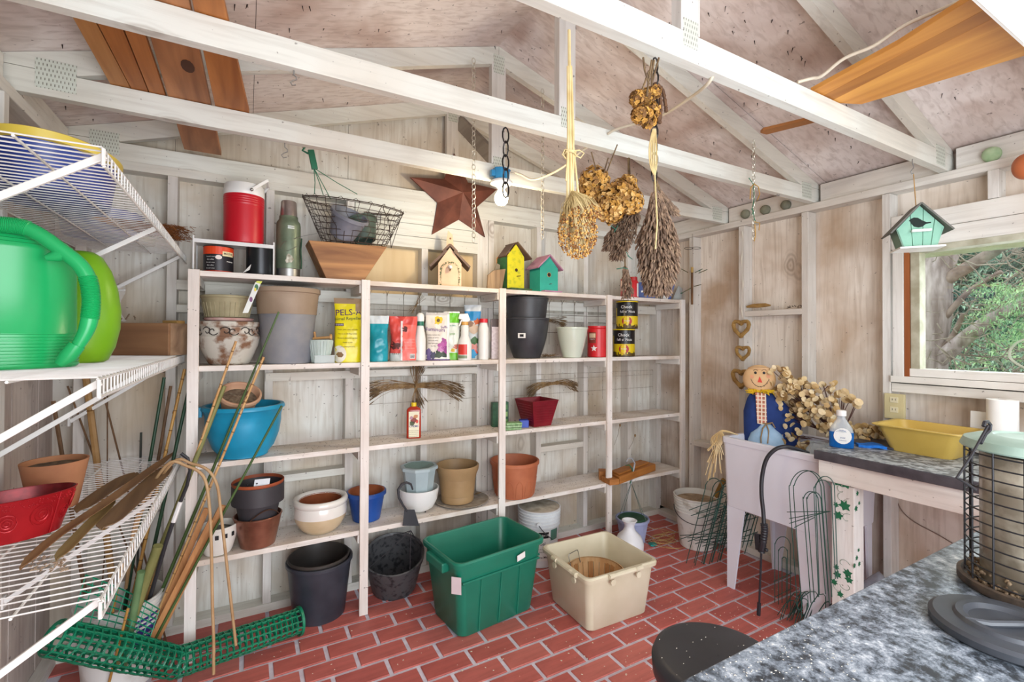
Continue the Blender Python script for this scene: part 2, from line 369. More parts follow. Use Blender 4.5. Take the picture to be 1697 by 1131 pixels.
# ---- trusses
gm,n_,l_,b_=base('gusset_plate'); b_.inputs['Metallic'].default_value=.25; b_.inputs['Roughness'].default_value=.6
tc=n_.new('ShaderNodeTexCoord'); mp=n_.new('ShaderNodeMapping'); mp.inputs['Rotation'].default_value=(math.pi/2,0,0)
br=n_.new('ShaderNodeTexBrick'); br.inputs['Scale'].default_value=1; br.inputs['Brick Width'].default_value=.0105; br.inputs['Row Height'].default_value=.017; br.inputs['Mortar Size'].default_value=.0042
br.inputs['Color1'].default_value=lin('7d7a6c'); br.inputs['Color2'].default_value=lin('6f6d62'); br.inputs['Mortar'].default_value=lin('cfd3c8'); br.offset=.5
l_.new(tc.outputs['Object'],mp.inputs[0]); l_.new(mp.outputs[0],br.inputs[0]); l_.new(br.outputs[0],b_.inputs[0])
def truss(Y,label,name='roof_truss'):
    t=T(name,label,'roof truss',(1.177,Y,2.345),0,'white painted roof trusses'); k=dict(world=True)
    y1=Y+.038; zc=2.347
    G().box(XL+.01,XR-.01,Y,y1,zc,zc+.087).obj('bottom_chord',SX,t,bevel=.0015,**k)
    s=.318
    for sg in (-1,1):
        xe=1.177+sg*1.95; e=.004
        zt=lambda x: roofz(x)-.002
        P=[(1.177+sg*.001,Y+.001,zt(1.177)),(xe,Y+.001,zt(xe)),(xe,Y+.001,2.436)]
        xi=1.177+sg*((3.08-.093-2.436)/s); P+=[(xi,Y+.001,2.436),(1.177+sg*.001,Y+.001,zt(1.177)-.093)]
        G().prism(P,(0,.036,0)).obj('top_chord',SX,t,**k)
    G().box(1.135,1.219,Y+.0005,y1-.001,2.436,2.985).obj('king_post',SZ,t,**k)
    for x,z0,z1,w_ in ((1.177,2.93,3.03,.032),(1.177,2.39,2.475,.032),(-.60,2.372,2.475,.055),(2.975,2.36,2.455,.05)):
        G().box(x-w_,x+w_,Y-.0012,Y+.001,z0,z1).obj('gusset_plate',gm,t,**k)
    return t
truss(.984,'white roof truss nearest the viewer, running to above the birdhouse by the window')
truss(1.622,'white roof truss, second from the back, holding the raffia and dried bunches')
truss(2.25,'white roof truss, third from the viewer, carrying the blue bulb holder')
truss(2.905,'gable roof truss against the back wall, hung with the rusty star')
br_=T('ridge_brace','short dark grey slanting brace board between the two rear king posts','brace',(1.22,2.9,2.95))
G().bar((1.228,2.90,2.93),(1.228,2.32,2.46),.03,.085).obj('brace_board',wood('greyboard','a39b90','8b8379','y'),br_,world=True)

# ================= SHELF UNIT =================
su=T('shelf_unit','long white wooden shelf unit of four tiers along the back wall','shelf unit',(1.42,2.75,0))
Ys=2.626; cols=[-.2165,.559,1.4015,2.2755,3.036]; zs=[1.807,1.360,.904,.455]
for i,x in enumerate(cols):
    hw=.0225
    G().box(x-hw,x+hw,Ys-.018,Ys,0.001,1.809).obj('post',POST,su,world=True,bevel=.0015)
    for z in zs:
        G().box(x-hw-.008 if i else x+.0,x+hw-.012 if i else x+hw,Ys+.001,Ys+.245,z-.070,z-.027).obj('shelf_cleat',SY,su,world=True)
for i in range(4):
    for z in zs:
        a=cols[i] if i else cols[0]+.0225-.0225; b_=cols[i+1]-.001
        G().box(a,b_,Ys,Ys+.255,z-.026,z-R.uniform(0,.0008)).obj('shelf_board',SHELF,su,world=True,bevel=.0015)
# dirt specks lying on the shelves
g=G()
for i in range(1300):
    z=R.choice(zs[1:]); k=R.choice([.3,1.0,1.2,1.9,2.1]); x=R.gauss(k,.28); y=R.uniform(2.64,2.87)
    if not -.15<x<2.98: continue
    s=R.uniform(.001,.0032); a=R.uniform(0,3.1); u=Vector((math.cos(a),math.sin(a),0))*s; v=Vector((-math.sin(a),math.cos(a),0))*s*.6; c=Vector((x,y,z+.0004))
    g.add([c-u-v,c+u-v,c+u+v,c-u+v,c+Vector((0,0,.0016))],[(0,1,4),(1,2,4),(2,3,4),(3,0,4)])
tag(g.obj('soil_crumbs',mat('5b4632',.9)),'dark soil crumbs lying on the white shelf boards','soil')['kind']='stuff'
# made-up glowing panel for an unidentified overexposed white area, upper right
cf=T('glow_panel','glowing white panel added for an unidentified bright area at the top right corner','light',(2.4,.15,2.3))
G().box(1.40,3.0,-.12,.434,2.305,2.335).obj('housing',WH,cf,world=True)
G().box(1.41,2.99,-.11,.424,2.298,2.304).obj('glow_face',mat('ffffff',.5,emit=1.25),cf,world=True)
for x in (1.6,2.8): G().tube([(x,.15,2.335),(x,.15,roofz(x)-.001)],.004).obj('hanger',WH,cf,world=True)
# ================= helpers for things =================
def item(name,label,cat,xc,Y,z,group=None,rz=None,turn=0):
    p,mp_=spot(xc,Y,z); p.z=z+.0005
    t=T(name,label,cat,p,(face(p) if rz is None else rz)+turn,group); return t,mp_
def fitem(name,label,cat,xc,yb,rb,z=0,group=None,turn=0):
    """stands with the front of its foot at picture point (xc,yb) on the level z"""
    p=onZ(xc,yb,z); d=Vector((p.x,p.y,0)).normalized(); p=p+d*rb; p.z=z+.0005
    t=T(name,label,cat,p,face(p)+turn,group); return t,mpp(p)
def pot(t,rb,rt,h,m,name='body',n=44,smooth=True,**k):
    return G().lathe(potprof(rb,rt,h,**k),n=n,cap=False).obj(name,m,t,smooth=smooth,ang=.5)
def soil(t,r,z,m=None,name='soil'):
    g=G(); n=26; v=[(0,0,z+.004)]
    for ring in (.5,1):
        for k in range(n): a=2*math.pi*k/n; v.append((r*ring*math.cos(a),r*ring*math.sin(a),z+R.uniform(-.003,.004)*(1 if ring<1 else .3)))
    f=[(0,1+k,1+(k+1)%n) for k in range(n)]+[(1+k,1+n+k,1+n+(k+1)%n,1+(k+1)%n) for k in range(n)]
    return g.add(v,f).obj(name,m or mat('8a7a66',.95,c2='5a4a3a',sc_=60),t)
TERRA=mat('c07a50',.8,c2='a9623c',sc_=7,bump=.2); TERRAI=mat('b5683c',.85,c2='8d4a28',sc_=8)
BLK=mat('2a2b30',.42,c2='3a3b40',sc_=12); WHT=mat('e9e9e6',.35,var=.06); CREAM=mat('e6dcc0',.45,var=.06)
METAL=mat('a8a8a6',.35,metal=.9,var=.2); DMET=mat('3a3634',.5,metal=.6); INK=mat('15151a',.6); GRN=mat('1c7a4c',.5)
WOODN=wood('pine_plain','c99a62','a9763f','x',14)
# bag: pillow pouch, flat seal on top; surf() gives its front face
class Bag:
    def __init__(s,w,h,d,seed=0,lean=0,crump=.006,taper=.93): s.w,s.h,s.d,s.sd,s.lean,s.cr,s.tp=w,h,d,seed,lean,crump,taper
    def dep(s,t): return s.d*(min(1,(1-t)*1.9)**.8)*(.86+.14*math.sin(math.pi*min(1,t*1.3)))
    def wid(s,t): return s.w*(s.tp+(1-s.tp)*abs(2*t-.9))*(1-.04*math.sin(9*t+s.sd))
    def P(s,u,t,side):
        wd=s.wid(t)/2; dp=s.dep(t)/2; uu=max(-1,min(1,u)); e=(1-abs(uu)**2.6)**.6
        x=wd*uu; y=-side*(dp*e+.0008)
        nz=noise.noise(Vector((x*26+s.sd*3,t*7,side*2+s.sd)))*s.cr+noise.noise(Vector((x*60,t*19,s.sd)))*s.cr*.4
        return Vector((x+s.lean*t*t,y-nz*min(1,4*t+.1)*(e**.5),s.h*t))
    def surf(s,x,z,off=.0012):
        t=max(0,min(1,z/s.h)); xx=x-0; u=xx/(s.wid(t)/2); p=s.P(u,t,1); return p+Vector((0,-off,0))
    def body(s,bands,parent,name='bag'):
        """bands: [(t_upto, material)]"""
        g=G(); nu,ntt=22,34; v=[]
        for j in range(ntt+1):
            t=j/ntt
            for i in range(nu+1): v.append(s.P(-1+2*i/nu,t,1))
            for i in range(1,nu): v.append(s.P(1-2*i/nu,t,-1))
        m_=2*nu; f=[]; mi=[]
        for j in range(ntt):
            for i in range(m_):
                f.append((j*m_+i,j*m_+(i+1)%m_,(j+1)*m_+(i+1)%m_,(j+1)*m_+i)); tt=(j+.5)/ntt
                mi.append(next(q for q,(T_,_) in enumerate(bands) if tt<=T_))
        f.append(tuple(range(m_))[::-1]); mi.append(0); f.append(tuple(ntt*m_+i for i in range(m_))); mi.append(len(bands)-1)
        g.v=v; g.f=f; g.mi=mi; o=g.obj(name,[b[1] for b in bands],parent,smooth=True,ang=1.2); return o
    def patch(s,x0,x1,z0,z1,m,parent,name='label',shape=None,off=.0012,n=12):
        g=G()
        if shape is None:
            v=[s.surf(x0+(x1-x0)*i/n,z0+(z1-z0)*j/n,off) for j in range(n+1) for i in range(n+1)]
            g.add(v,[(j*(n+1)+i,j*(n+1)+i+1,(j+1)*(n+1)+i+1,(j+1)*(n+1)+i) for j in range(n) for i in range(n)])
        else:
            cx=sum(p[0] for p in shape)/len(shape); cz=sum(p[1] for p in shape)/len(shape); k=len(shape); v=[s.surf(cx,cz,off)]
            for q in (.5,1): v+=[s.surf(cx+(p[0]-cx)*q,cz+(p[1]-cz)*q,off) for p in shape]
            g.add(v,[(0,1+i,1+(i+1)%k) for i in range(k)]+[(1+i,1+k+i,1+k+(i+1)%k,1+(i+1)%k) for i in range(k)])
        return g.obj(name,m,parent,smooth=True)
    def txt(s,st,size,x,z,m,parent,off=.002,name='lettering',ang=0,align='CENTER'):
        ca,sa=math.cos(ang),math.sin(ang)
        return text(st,size,lambda a,b_: s.surf(x+a*ca-b_*sa,z+a*sa+b_*ca,off),name,m,parent,align=align)
def blob(cx,cz,r,n=12,j=.25,sx=1): return [(cx+sx*r*(1+R.uniform(-j,j))*math.cos(2*math.pi*k/n),cz+r*(1+R.uniform(-j,j))*math.sin(2*math.pi*k/n)) for k in range(n)]
# can with wrapped print
def cyl(r,z): return lambda u,w,off=.0008: Vector(((r+off)*math.sin(u/r),-(r+off)*math.cos(u/r),z+w))
def wrap(r,u0,u1,z0,z1,m,parent,name='label',shape=None,off=.0008):
    g=G(); S_=cyl(r,0); n=14
    if shape is None:
        v=[S_(u0+(u1-u0)*i/n,z,off) for z in (z0,z1) for i in range(n+1)]; g.add(v,[(i,i+1,n+2+i,n+1+i) for i in range(n)])
    else: g.add([S_(p[0],p[1],off) for p in shape],[tuple(range(len(shape)))])
    return g.obj(name,m,parent)
def wtxt(st,size,r,u,z,m,parent,off=.0016,name='lettering'):
    S_=cyl(r,0); return text(st,size,lambda a,b_: S_(u+a,z+b_,off),name,m,parent)
def ell(cx,cz,rx,rz_,n=18): return [(cx+rx*math.cos(2*math.pi*k/n),cz+rz_*math.sin(2*math.pi*k/n)) for k in range(n)]

# ================= TOP SHELF (z 1.807) =================
Z1=1.807
# white wire riser
t,m_=item('riser_rack','small white metal riser rack on the left end of the top shelf','rack',387,2.74,Z1-.0005,rz=0)
x0=spot(323,2.74,Z1)[0].x-t.location.x; x1=spot(452,2.74,Z1)[0].x-t.location.x; hr=.152
RW=mat('dfe0df',.35)
G().box(x0,x1,-.09,.09,hr-.006,hr).obj('plate',RW,t,bevel=.002)
for x in (x0,x1):
    G().tube([(x,-.09,.002),(x,-.09,hr+.012),(x,.09,hr+.012),(x,.09,.002)],.004).obj('leg',RW,t,smooth=True)
G().box(x0,x1,-.092,-.088,hr-.018,hr).obj('front_lip',RW,t)
# red cooler
t,m_=item('drink_cooler','red drink cooler with white lid and carry handle on the riser rack','cooler',404,2.745,Z1+hr)
RED=mat('c21226',.38,var=.08); r=29.5*m_; hb=80*m_
pr=[(r*.90,0),(r*.98,.006),(r,.03)]+[(r*(1+.0*i),.03+i*.02) for i in range(1,3)]+[(r,hb*.78)]
for i in range(4): z=hb*(.80+.045*i); pr+=[(r,z),(r*1.015,z+.003),(r*1.015,z+.007),(r,z+.010)]
pr+=[(r,hb)]
G().lathe(pr,n=48).obj('body',RED,t,smooth=True)
G().lathe([(r*1.0,hb),(r*1.02,hb+.003),(r*1.02,hb+.03),(r*.99,hb+.034),(r*.99,hb+.05),(r*.93,hb+.058),(.01,hb+.060)],n=48).obj('lid',WHT,t,smooth=True)
g=G(); g.bar((r*.35,-r*1.02,hb+.02),(r*1.12,-r*.62,hb+.088),.012,.016); g.bar((r*1.12,-r*.62,hb+.088),(r*1.22,r*.4,hb+.080),.012,.016); g.bar((r*1.22,r*.4,hb+.080),(r*.7,r*.95,hb+.03),.012,.016)
g.obj('handle',WHT,t,bevel=.003); G().ball((r*.35,-r*1.04,hb+.02),.008).obj('pivot',METAL,t,smooth=True)
# coffee can orange/black
t,m_=item('coffee_can','orange and black coffee can under the riser rack','can',362,2.72,Z1,'coffee cans beneath the riser rack')
r=21.5*m_; h=43*m_
G().lathe([(r*.98,0),(r,.003),(r,h-.003),(r*1.03,h),(r*.97,h+.001),(.002,h-.002)],n=40).obj('body',mat('26242a',.4,metal=.2),t,smooth=True)
wrap(r,-r*1.4,r*1.4,h*.68,h*.97,mat('e2461c',.4),t,'orange_band'); wrap(r,r*.25,r*1.15,h*.62,h*.80,mat('e9dcae',.5),t,'badge')
wrap(r,0,0,0,0,mat('e8ded8',.5),t,'oval',shape=ell(0,h*.56,r*.22,h*.08)); wrap(r,-r*1.5,r*1.5,.002,.008,mat('b5331c',.4),t,'base_band')
wtxt('MASTER',.013,r,r*.7,h*.71,INK,t); wtxt('PREMIUM',.008,r,r*.8,h*.42,WHT,t)
for i in range(5): wtxt('Rich coffee' if i%2 else 'Smooth roast',.007,r,-r*.55,h*(.58-.11*i),WHT,t)
t,m_=item('coffee_can','plain black can with a peeling label beneath the riser rack','can',431,2.72,Z1,'coffee cans beneath the riser rack')
r=20.5*m_; h=45*m_
G().lathe([(r*.98,0),(r,.003),(r,h-.003),(r*1.03,h),(r*.97,h+.001),(.002,h-.002)],n=40).obj('body',mat('23262a',.3,metal=.3),t,smooth=True)
G().prism([(-r*1.9,-r*.9,.002),(-r*1.2,-r*1.0,.006),(-r*.72,-r*.95,.022),(-r*.62,-r*.92,.05),(-r*.75,-r*.96,.02),(-r*1.2,-r*1.06,.002)],(0,.001,0)).obj('peeling_label',mat('c9c9c6',.5),t)
# thermos
t,m_=item('thermos_flask','dented green thermos flask with steel cup on the top shelf','flask',477.5,2.72,Z1)
r=18.5*m_; h=126*m_; TG=mat('7b8872',.4,metal=.3,c2='5f6d59',sc_=14)
G().lathe([(r*.97,0),(r*.97,.004),(r*.97,h*.105),(r,h*.11)],n=40).obj('base_ring',METAL,t,smooth=True)
G().lathe([(r*.99,h*.11),(r,h*.12),(r,h*.68),(r*.96,h*.72),(r*.78,h*.755),(r*.76,h*.80)],n=40).obj('body',TG,t,smooth=True)
G().lathe([(r*.66,h*.80),(r*.70,h*.803),(r*.64,h*.985),(r*.60,h),(.003,h+.001)],n=40).obj('cup',mat('b3a9a6',.3,metal=.8,c2='8a7d7a'),t,smooth=True)
S_=cyl(r,0); wrap(r,-.004,.028,h*.62,h*.66,mat('cfd5cf',.4,metal=.5),t,'nameplate'); wtxt('STANLEY',.009,r,.012,h*.64,INK,t)
G().add([S_(p[0],p[1],.001) for p in blob(.006,h*.23,.026,16,.3,.7)],[tuple(range(16))]).obj('bare_patch',mat('c8c3b4',.4,metal=.3,c2='77725f',sc_=50),t)
G().tube([S_(r*1.15*1.0+.004*math.sin(q*.8),h*(.12+.04*q),.008) for q in range(11)],.004).obj('side_strap',mat('2c4a38',.7),t,smooth=True)
G().tube([Vector((r*1.9,-r*.2,h*.80)),Vector((r*2.4,0,h*.62)),Vector((r*1.3,-r*.8,h*.55)),S_(-.02,h*.44,.004),S_(-.045,h*.36,.003),S_(0,h*.33,.003),S_(.04,h*.40,.004)],.0012,5).obj('loose_wire',METAL,t,smooth=True)
# trapezoid wooden planter block
WD=wood('planter_wood','b58350','7d5230','x',13)
t,m_=item('wooden_planter','tapered natural wood planter box between thermos and star','planter',573,2.74,Z1,rz=0)
L=lambda px: spot(px,2.66,Z1)[0].x-t.location.x
ht=60*m_; g=G()
g.prism([(L(541),-.08,0),(L(603),-.08,0),(L(641),-.08,ht),(L(511)+.0,-.08,ht*.97)],(0,.016,0)).obj('front_board',WD,t,bevel=.002)
G().prism([(L(541),.075,0),(L(603),.075,0),(L(641),.075,ht),(L(511),.075,ht*.97)],(0,.016,0)).obj('rear_board',WD,t,bevel=.002)
G().prism([(L(541),-.064,0),(L(541)+.016,-.064,0),(L(511)+.016,-.064,ht*.97),(L(511),-.064,ht*.97)],(0,.139,0)).obj('side_board',WD,t)
G().prism([(L(603)-.016,-.064,0),(L(603),-.064,0),(L(641),-.064,ht),(L(641)-.016,-.064,ht)],(0,.139,0)).obj('side_board',WD,t)
G().box(L(541)+.016,L(603)-.016,-.064,.075,.001,.012).obj('bottom_board',WD,t)
G().box(L(515),L(638),-.064,.075,ht*.9,ht*.96).obj('top_filler',WD,t)
zpl=Z1+ht
# wire basket on it
t,m_=item('wire_basket','dark round wire hanging basket resting on the wooden planter','basket',588,2.74,zpl,turn=.15)
WM=mat('4a3d36',.6,metal=.5)
rb_,rt_=50*m_,80*m_; hb=66*m_; sy=.62
def bk(a,q,rr=None): rr_=rb_+(rt_-rb_)*q; return Vector((rr_*math.cos(a)-.0*q,rr_*sy*math.sin(a),.004+hb*q+.022*q*math.cos(a+.9)*-1))
for q,th in ((1,.003),(.97,.002),(.84,.0018),(.70,.0018),(.56,.0018),(.42,.0018),(.28,.0018),(.14,.0018),(0,.0025)):
    G().tube([bk(2*math.pi*k/36,q) for k in range(36)],th,5,closed=True).obj('hoop',WM,t)
for k in range(28):
    a=2*math.pi*k/28; G().tube([bk(a,0),bk(a+.10,.35),bk(a-.06,.7),bk(a,1)],.0016,4).obj('upright',WM,t)
g=G()
for k in range(22): a=2*math.pi*k/22; g.tube([bk(a,1),bk(a+.07,1)+Vector((0,0,.012)),bk(a+.14,.97)],.0014,4)
for q in range(5): g.tube([Vector((x,rb_*sy*math.sqrt(max(0,1-(x/rb_)**2))*sg,.004)) for sg in (-1,1) for x in (rb_*(-.8+.4*q),)],.0016,4)
g.obj('twisted_rim',WM,t,kind='stuff')
G().tube([bk(5.2,1)]+[bk(5.2,.9)+Vector((.01*i,-.02,-.02*i)) for i in range(4)]+[bk(5.9,.1)+Vector((.02,-.03,-.03)),bk(6.1,.8)],.0022,4).obj('hanging_chain',WM,t)
# pots in the basket
t,_=item('plastic_pot','grey plastic pot lying tilted inside the wire basket','pot',566,2.73,zpl+.045,'pots lying in the wire basket')
t.matrix_basis=Matrix.Translation(t.location)@(RZ(face(t.location))@RY(.38)@RX(.5)).to_4x4()
pot(t,.065,.10,.14,mat('8d8f9a',.5,c2='6b6e78'),rimh=.02,rimw=.004)
t,_=item('plastic_pot','dark green plastic pot lying on its side inside the wire basket','pot',606,2.77,zpl+.04,'pots lying in the wire basket')
t.matrix_basis=Matrix.Translation(t.location)@(RZ(face(t.location))@RY(-.25)@RX(-.2)).to_4x4()
pot(t,.06,.09,.13,mat('3e4f47',.5,c2='56665c'),rimh=.015,rimw=.004)
# green pot hanger
GH=mat('1f6b4e',.45)
t=T('plant_hanger','dark green plastic plant hanger hooked on the beam above the wire basket','hanger',onY(517,262,2.60))
B=[Vector(t.location)]
p0=Vector((0,0,0)); g=G(); g.tube([(-.03,0,.055),(-.045,0,.03),(-.02,0,.02),(0,0,.03)],.006); g.bar((-.006,0,.04),(.014,0,-.055),.016,.03); g.obj('hook',GH,t,bevel=.002)
for (px,py) in ((521,322),(536,324),(548,330),(592,322)):
    q=onY(px,py,2.70 if px<592 else 2.72)-t.location
    G().tube([(.010,0,-.05),tuple((Vector((.010,0,-.05))*.5+q*.5)+Vector((.004,0,-.006))),tuple(q)],.0022,5).obj('strand',GH,t)
# pink birdhouse
t,m_=item('birdhouse','pale pink birdhouse with painted vine wreath, hung below the star','birdhouse',745,2.76,Z1,'birdhouses on the top shelf',turn=.02)
PK=mat('e3c3a4',.7,c2='d8b394'); BR=wood('birdroof','6f584a','54423a','y')
hw=18.5*m_; hw2=hw; he=38*m_; ha=64*m_; dp=.075
G().prism([(-hw,-dp,0),(hw,-dp,0),(hw,-dp,he),(0,-dp,ha),(-hw,-dp,he)],(0,.01,0)).obj('front',PK,t)
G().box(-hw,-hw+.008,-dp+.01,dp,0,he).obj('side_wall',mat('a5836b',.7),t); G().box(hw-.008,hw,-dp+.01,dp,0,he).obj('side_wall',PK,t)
G().box(-hw*1.0,hw*1.0,-dp+.012,dp,.001,.01).obj('floor_board',PK,t)
def slope(a,b_,th,name):
    G().bar((a[0],0,a[1]),(b_[0],0,b_[1]),dp*2+.03,th,(0,0,1)).obj(name,BR,t)
slope((-.0,ha+.016),(-.62*hw,ha-.028),.013,'upper_roof'); slope((0,ha+.016),(.62*hw,ha-.028),.013,'upper_roof')
slope((-.30*hw,ha-.020),(-1.72*hw,he-.022),.013,'lower_roof'); slope((.35*hw,ha-.022),(1.72*hw,he-.022),.013,'lower_roof')
G().prism([(-.022,-.02,ha+.0),(.026,-.02,ha),(.016,-.02,ha+.09),(-.012,-.02,ha+.115),(-.02,-.02,ha+.06)],(0,.01,0)).obj('hanging_tab',PK,t)
G().lathe([(.006,0),(.006,.0015)],M=RX(math.pi/2),c=(.003,-.0205,ha+.065),n=16).obj('tab_hole',mat('8a5a3a',.8),t)
G().lathe([(.013,0),(.013,.001)],M=RX(math.pi/2),c=(0,-dp-.0003,he*.86),n=20).obj('entrance_hole',mat('6a3a28',.8),t)
G().ball((0,-dp-.016,he*.84),.014,10,.8).ball((.004,-dp-.034,he*.80),.010,8).obj('white_bird',WHT,t,smooth=True)
G().tube([(.004,-dp-.02,he*.76),(.0,-dp-.012,he*.66)],.0035).obj('perch',mat('6e4a36',.6),t)
g=G()
for k in range(170):
    a=R.uniform(-.9,math.pi+.9); rr=hw*.80*(1+R.uniform(-.10,.10)); z0=he*.62
    if a<0 or a>math.pi: 
        x=math.copysign(hw*.8,math.cos(a))*(1+R.uniform(-.08,.08)); z=R.uniform(.01,z0)
    else: x,z=rr*math.cos(a),z0+rr*1.02*math.sin(a)*1.05
    s=.0046; b2=R.uniform(0,3); u=Vector((math.cos(b2)*s,0,math.sin(b2)*s)); v=Vector((-math.sin(b2)*s*.4,0,math.cos(b2)*s*.4)); c=Vector((x,-dp-.0012,z))
    g.add([c-u,c-v,c+u,c+v],[(0,1,2,3)])
g.obj('painted_vine',mat('71805a',.7,c2='4f6240',sc_=60),t,kind='stuff')
# bark piece
t,m_=item('bark_slab','rough brown wood slab leaning by the yellow birdhouse','wood',824,2.70,Z1,turn=.25)
G().prism([(-17*m_,0,0),(8*m_,0,0),(15*m_,.01,36*m_),(-6*m_,.01,32*m_),(-15*m_,.01,24*m_)],(0,.02,.003)).obj('slab',wood('bark','a08463','6b5138','z',16),t)
# yellow birdhouse
t,m_=item('birdhouse','yellow and green wooden birdhouse with a sagging brown roof','birdhouse',846,2.74,Z1,'birdhouses on the top shelf',turn=.62)
YL=mat('cfc71e',.6,c2='a9ae22',sc_=40,th=(.3,.5)); GS=mat('2f6b3e',.7,c2='224b2c',sc_=20); OR=mat('cf8440',.7)
hw=16.5*m_; he=56*m_; ha=74*m_; dp=.062; zb=.014
G().prism([(-hw,-dp,zb),(hw,-dp,zb),(hw,-dp,he),(0,-dp,ha+.006),(-hw,-dp,he)],(0,.008,0)).obj('front',YL,t)
G().box(-hw,-hw+.008,-dp+.008,dp,zb,he-.006).obj('green_side',GS,t); G().box(hw-.008,hw,-dp+.008,dp,zb,he).obj('side_wall',GS,t)
G().prism([(-hw,dp,zb),(hw,dp,zb),(hw,dp,he),(0,dp,ha),(-hw,dp,he)],(0,.008,0)).obj('rear_wall',OR,t)
G().prism([(-hw-.002,-.03,he-.005),(-hw-.002,dp,he-.005),(-hw*.4,.015,he+.04)],(.004,0,0)).obj('orange_gable',OR,t)
G().bar((-.002,0,ha+.016),(-hw*1.1,0,he-.002),dp*2-.035,.007).obj('roof_board',BR,t)
G().bar((-.002,-.012,ha+.018),(hw*1.75,-.012,he-.010),dp*2+.02,.007).obj('roof_board',BR,t)
G().lathe([(.011,0),(.011,.0012)],M=RX(math.pi/2),c=(.002,-dp-.0003,he*.60),n=20).obj('entrance_hole',mat('3a2a14',.8),t)
G().tube([(.006,-dp,he*.42),(.016,-dp-.03,he*.42)],.0025).obj('perch',mat('5a4a30',.6),t)
G().box(-hw*1.0,hw*1.5,-dp-.045,dp,.001,.013).obj('green_platform',mat('4c6a3c',.8,c2='2e3f26',sc_=30),t)
G().bar((-hw*1.9,.05,.02),(-hw*1.1,.03,he*.78),.04,.006,(0,1,0)).obj('loose_board',wood('oldb','8f8271','6c6254','z'),t)
# teal birdhouse
t,m_=item('birdhouse','teal birdhouse with pink roof and little pink porch','birdhouse',901,2.73,Z1,'birdhouses on the top shelf',turn=.62)
TL=mat('35b39c',.6,c2='2b9f8c',sc_=8); PI=mat('c696b0',.6,c2='a9708f',sc_=9)
hw=18*m_; he=40*m_; ha=59*m_; dp=.062
G().prism([(-hw,-dp,0),(hw,-dp,0),(hw,-dp,he),(0,-dp,ha),(-hw,-dp,he)],(0,2*dp,0)).obj('body',TL,t)
G().bar((.0,0,ha+.008),(-hw*1.35,0,he-.006),dp*2+.035,.008).obj('roof_board',PI,t)
G().bar((-.003,0,ha+.008),(hw*1.45,0,he-.010),dp*2+.035,.008).obj('roof_board',PI,t)
G().lathe([(.013,0),(.013,.0012)],M=RX(math.pi/2),c=(0,-dp-.0003,he*.72),n=20).obj('entrance_hole',mat('2a2418',.8),t)
G().lathe([(.016,0),(.016,.0008)],M=RX(math.pi/2),c=(0,-dp-.0001,he*.72),n=20).obj('hole_ring',mat('c79a5e',.8),t)
G().tube([(.003,-dp,he*.34),(.003,-dp-.028,he*.34)],.0025).obj('perch',METAL,t)
G().box(-hw*.85,hw*1.1,-dp-.04,-dp,.001,.009).obj('porch',PI,t)
# boxes at the right end
def boxitem(name,label,cat,xc,Y,z,w_,d_,h_,m,turn=0,group=None,part='carton'):
    t,k=item(name,label,cat,xc,Y,z,group,turn=turn); G().box(-w_*k/2,w_*k/2,-d_/2,d_/2,0,h_*k).obj(part,m,t,bevel=.0015); return t,k
t,k=boxitem('carton','dark red narrow carton near the right end of the top shelf','carton',1033,2.74,Z1,9,.05,31,mat('8c2a22',.5),group='cartons at the right end of the top shelf')
G().box(-4*k,4*k,-.027,-.0255,12*k,28*k).obj('label',mat('c9a58a',.6),t)
t,k=item('red_canister','red canister with red screw lid on the top shelf right','canister',1050,2.71,Z1); r=8*k
G().lathe([(r,0),(r,26*k),(r*.8,29*k)],n=24).obj('body',mat('c8202a',.4),t,smooth=True); G().lathe([(r*.75,29*k),(r*.75,35*k),(.002,35*k)],n=24).obj('lid',mat('b51a22',.4),t,smooth=True)
wrap(r,r*.7,r*1.3,.01,24*k,WHT,t,'label')
t,k=boxitem('carton','dark blue carton behind the brown dried bouquet','carton',1071,2.70,Z1,26,.07,27,mat('1f3f86',.45),group='cartons at the right end of the top shelf',turn=.1)
G().box(-9*k,9*k,-.0365,-.035,10*k,13*k).obj('label',WHT,t)
t,k=item('carton','blue and white carton tipping over at the shelf end','carton',1108,2.72,Z1,'cartons at the right end of the top shelf')
G().prism([(-8*k,0,0),(3*k,0,0),(10*k,0,28*k),(0,0,26*k)],(0,.06,0)).obj('carton',mat('274a96',.4),t); G().box(-9*k,-1*k,-.012,-.002,0,16*k).obj('label',WHT,t)
t,k=item('grey_card','grey card leaning at the right end of the top shelf','card',1121,2.70,Z1)
G().prism([(-7*k,0,0),(7*k,.02,0),(9*k,.02,20*k),(3*k,0,25*k)],(.002,.003,0)).obj('sheet',mat('a7aaa8',.5),t)
# rusty star
t=T('barn_star','large rusty brown metal star hanging from the rear gable truss','star',onY(757,322,2.89))
RU=mat('7d4a3a',.6,metal=.2,c2='5e3529',sc_=10,bump=.2)
tips=[onY(*p,2.885)-t.location for p in ((753,254),(824,314),(804,393),(716,389),(680,294))]
cen=Vector((.012,-.075,-.005)); inn=[]; cen2=sum(tips,Vector())/5
for i in range(5):
    a=tips[i]; b_=tips[(i+1)%5]; c=tips[(i+2)%5]; d=tips[i-1]
    # crossing of lines a-c and d-b
    r1=c-a; r2=b_-d; den=r1.x*r2.z-r1.z*r2.x; tt=((d.x-a.x)*r2.z-(d.z-a.z)*r2.x)/den; q_=a+r1*tt; inn.append(cen2+(q_-cen2)*1.20)
g=G()
for i in range(5):
    g.add([tips[i],inn[i],cen],[(0,1,2)]); g.add([tips[i],inn[i-1],cen],[(0,2,1)])
    for q in (inn[i],inn[i-1]):
        g.add([tips[i],q,q+Vector((0,.012,0)),tips[i]+Vector((0,.012,0))],[(0,1,2,3)])
g.obj('star_body',RU,t)
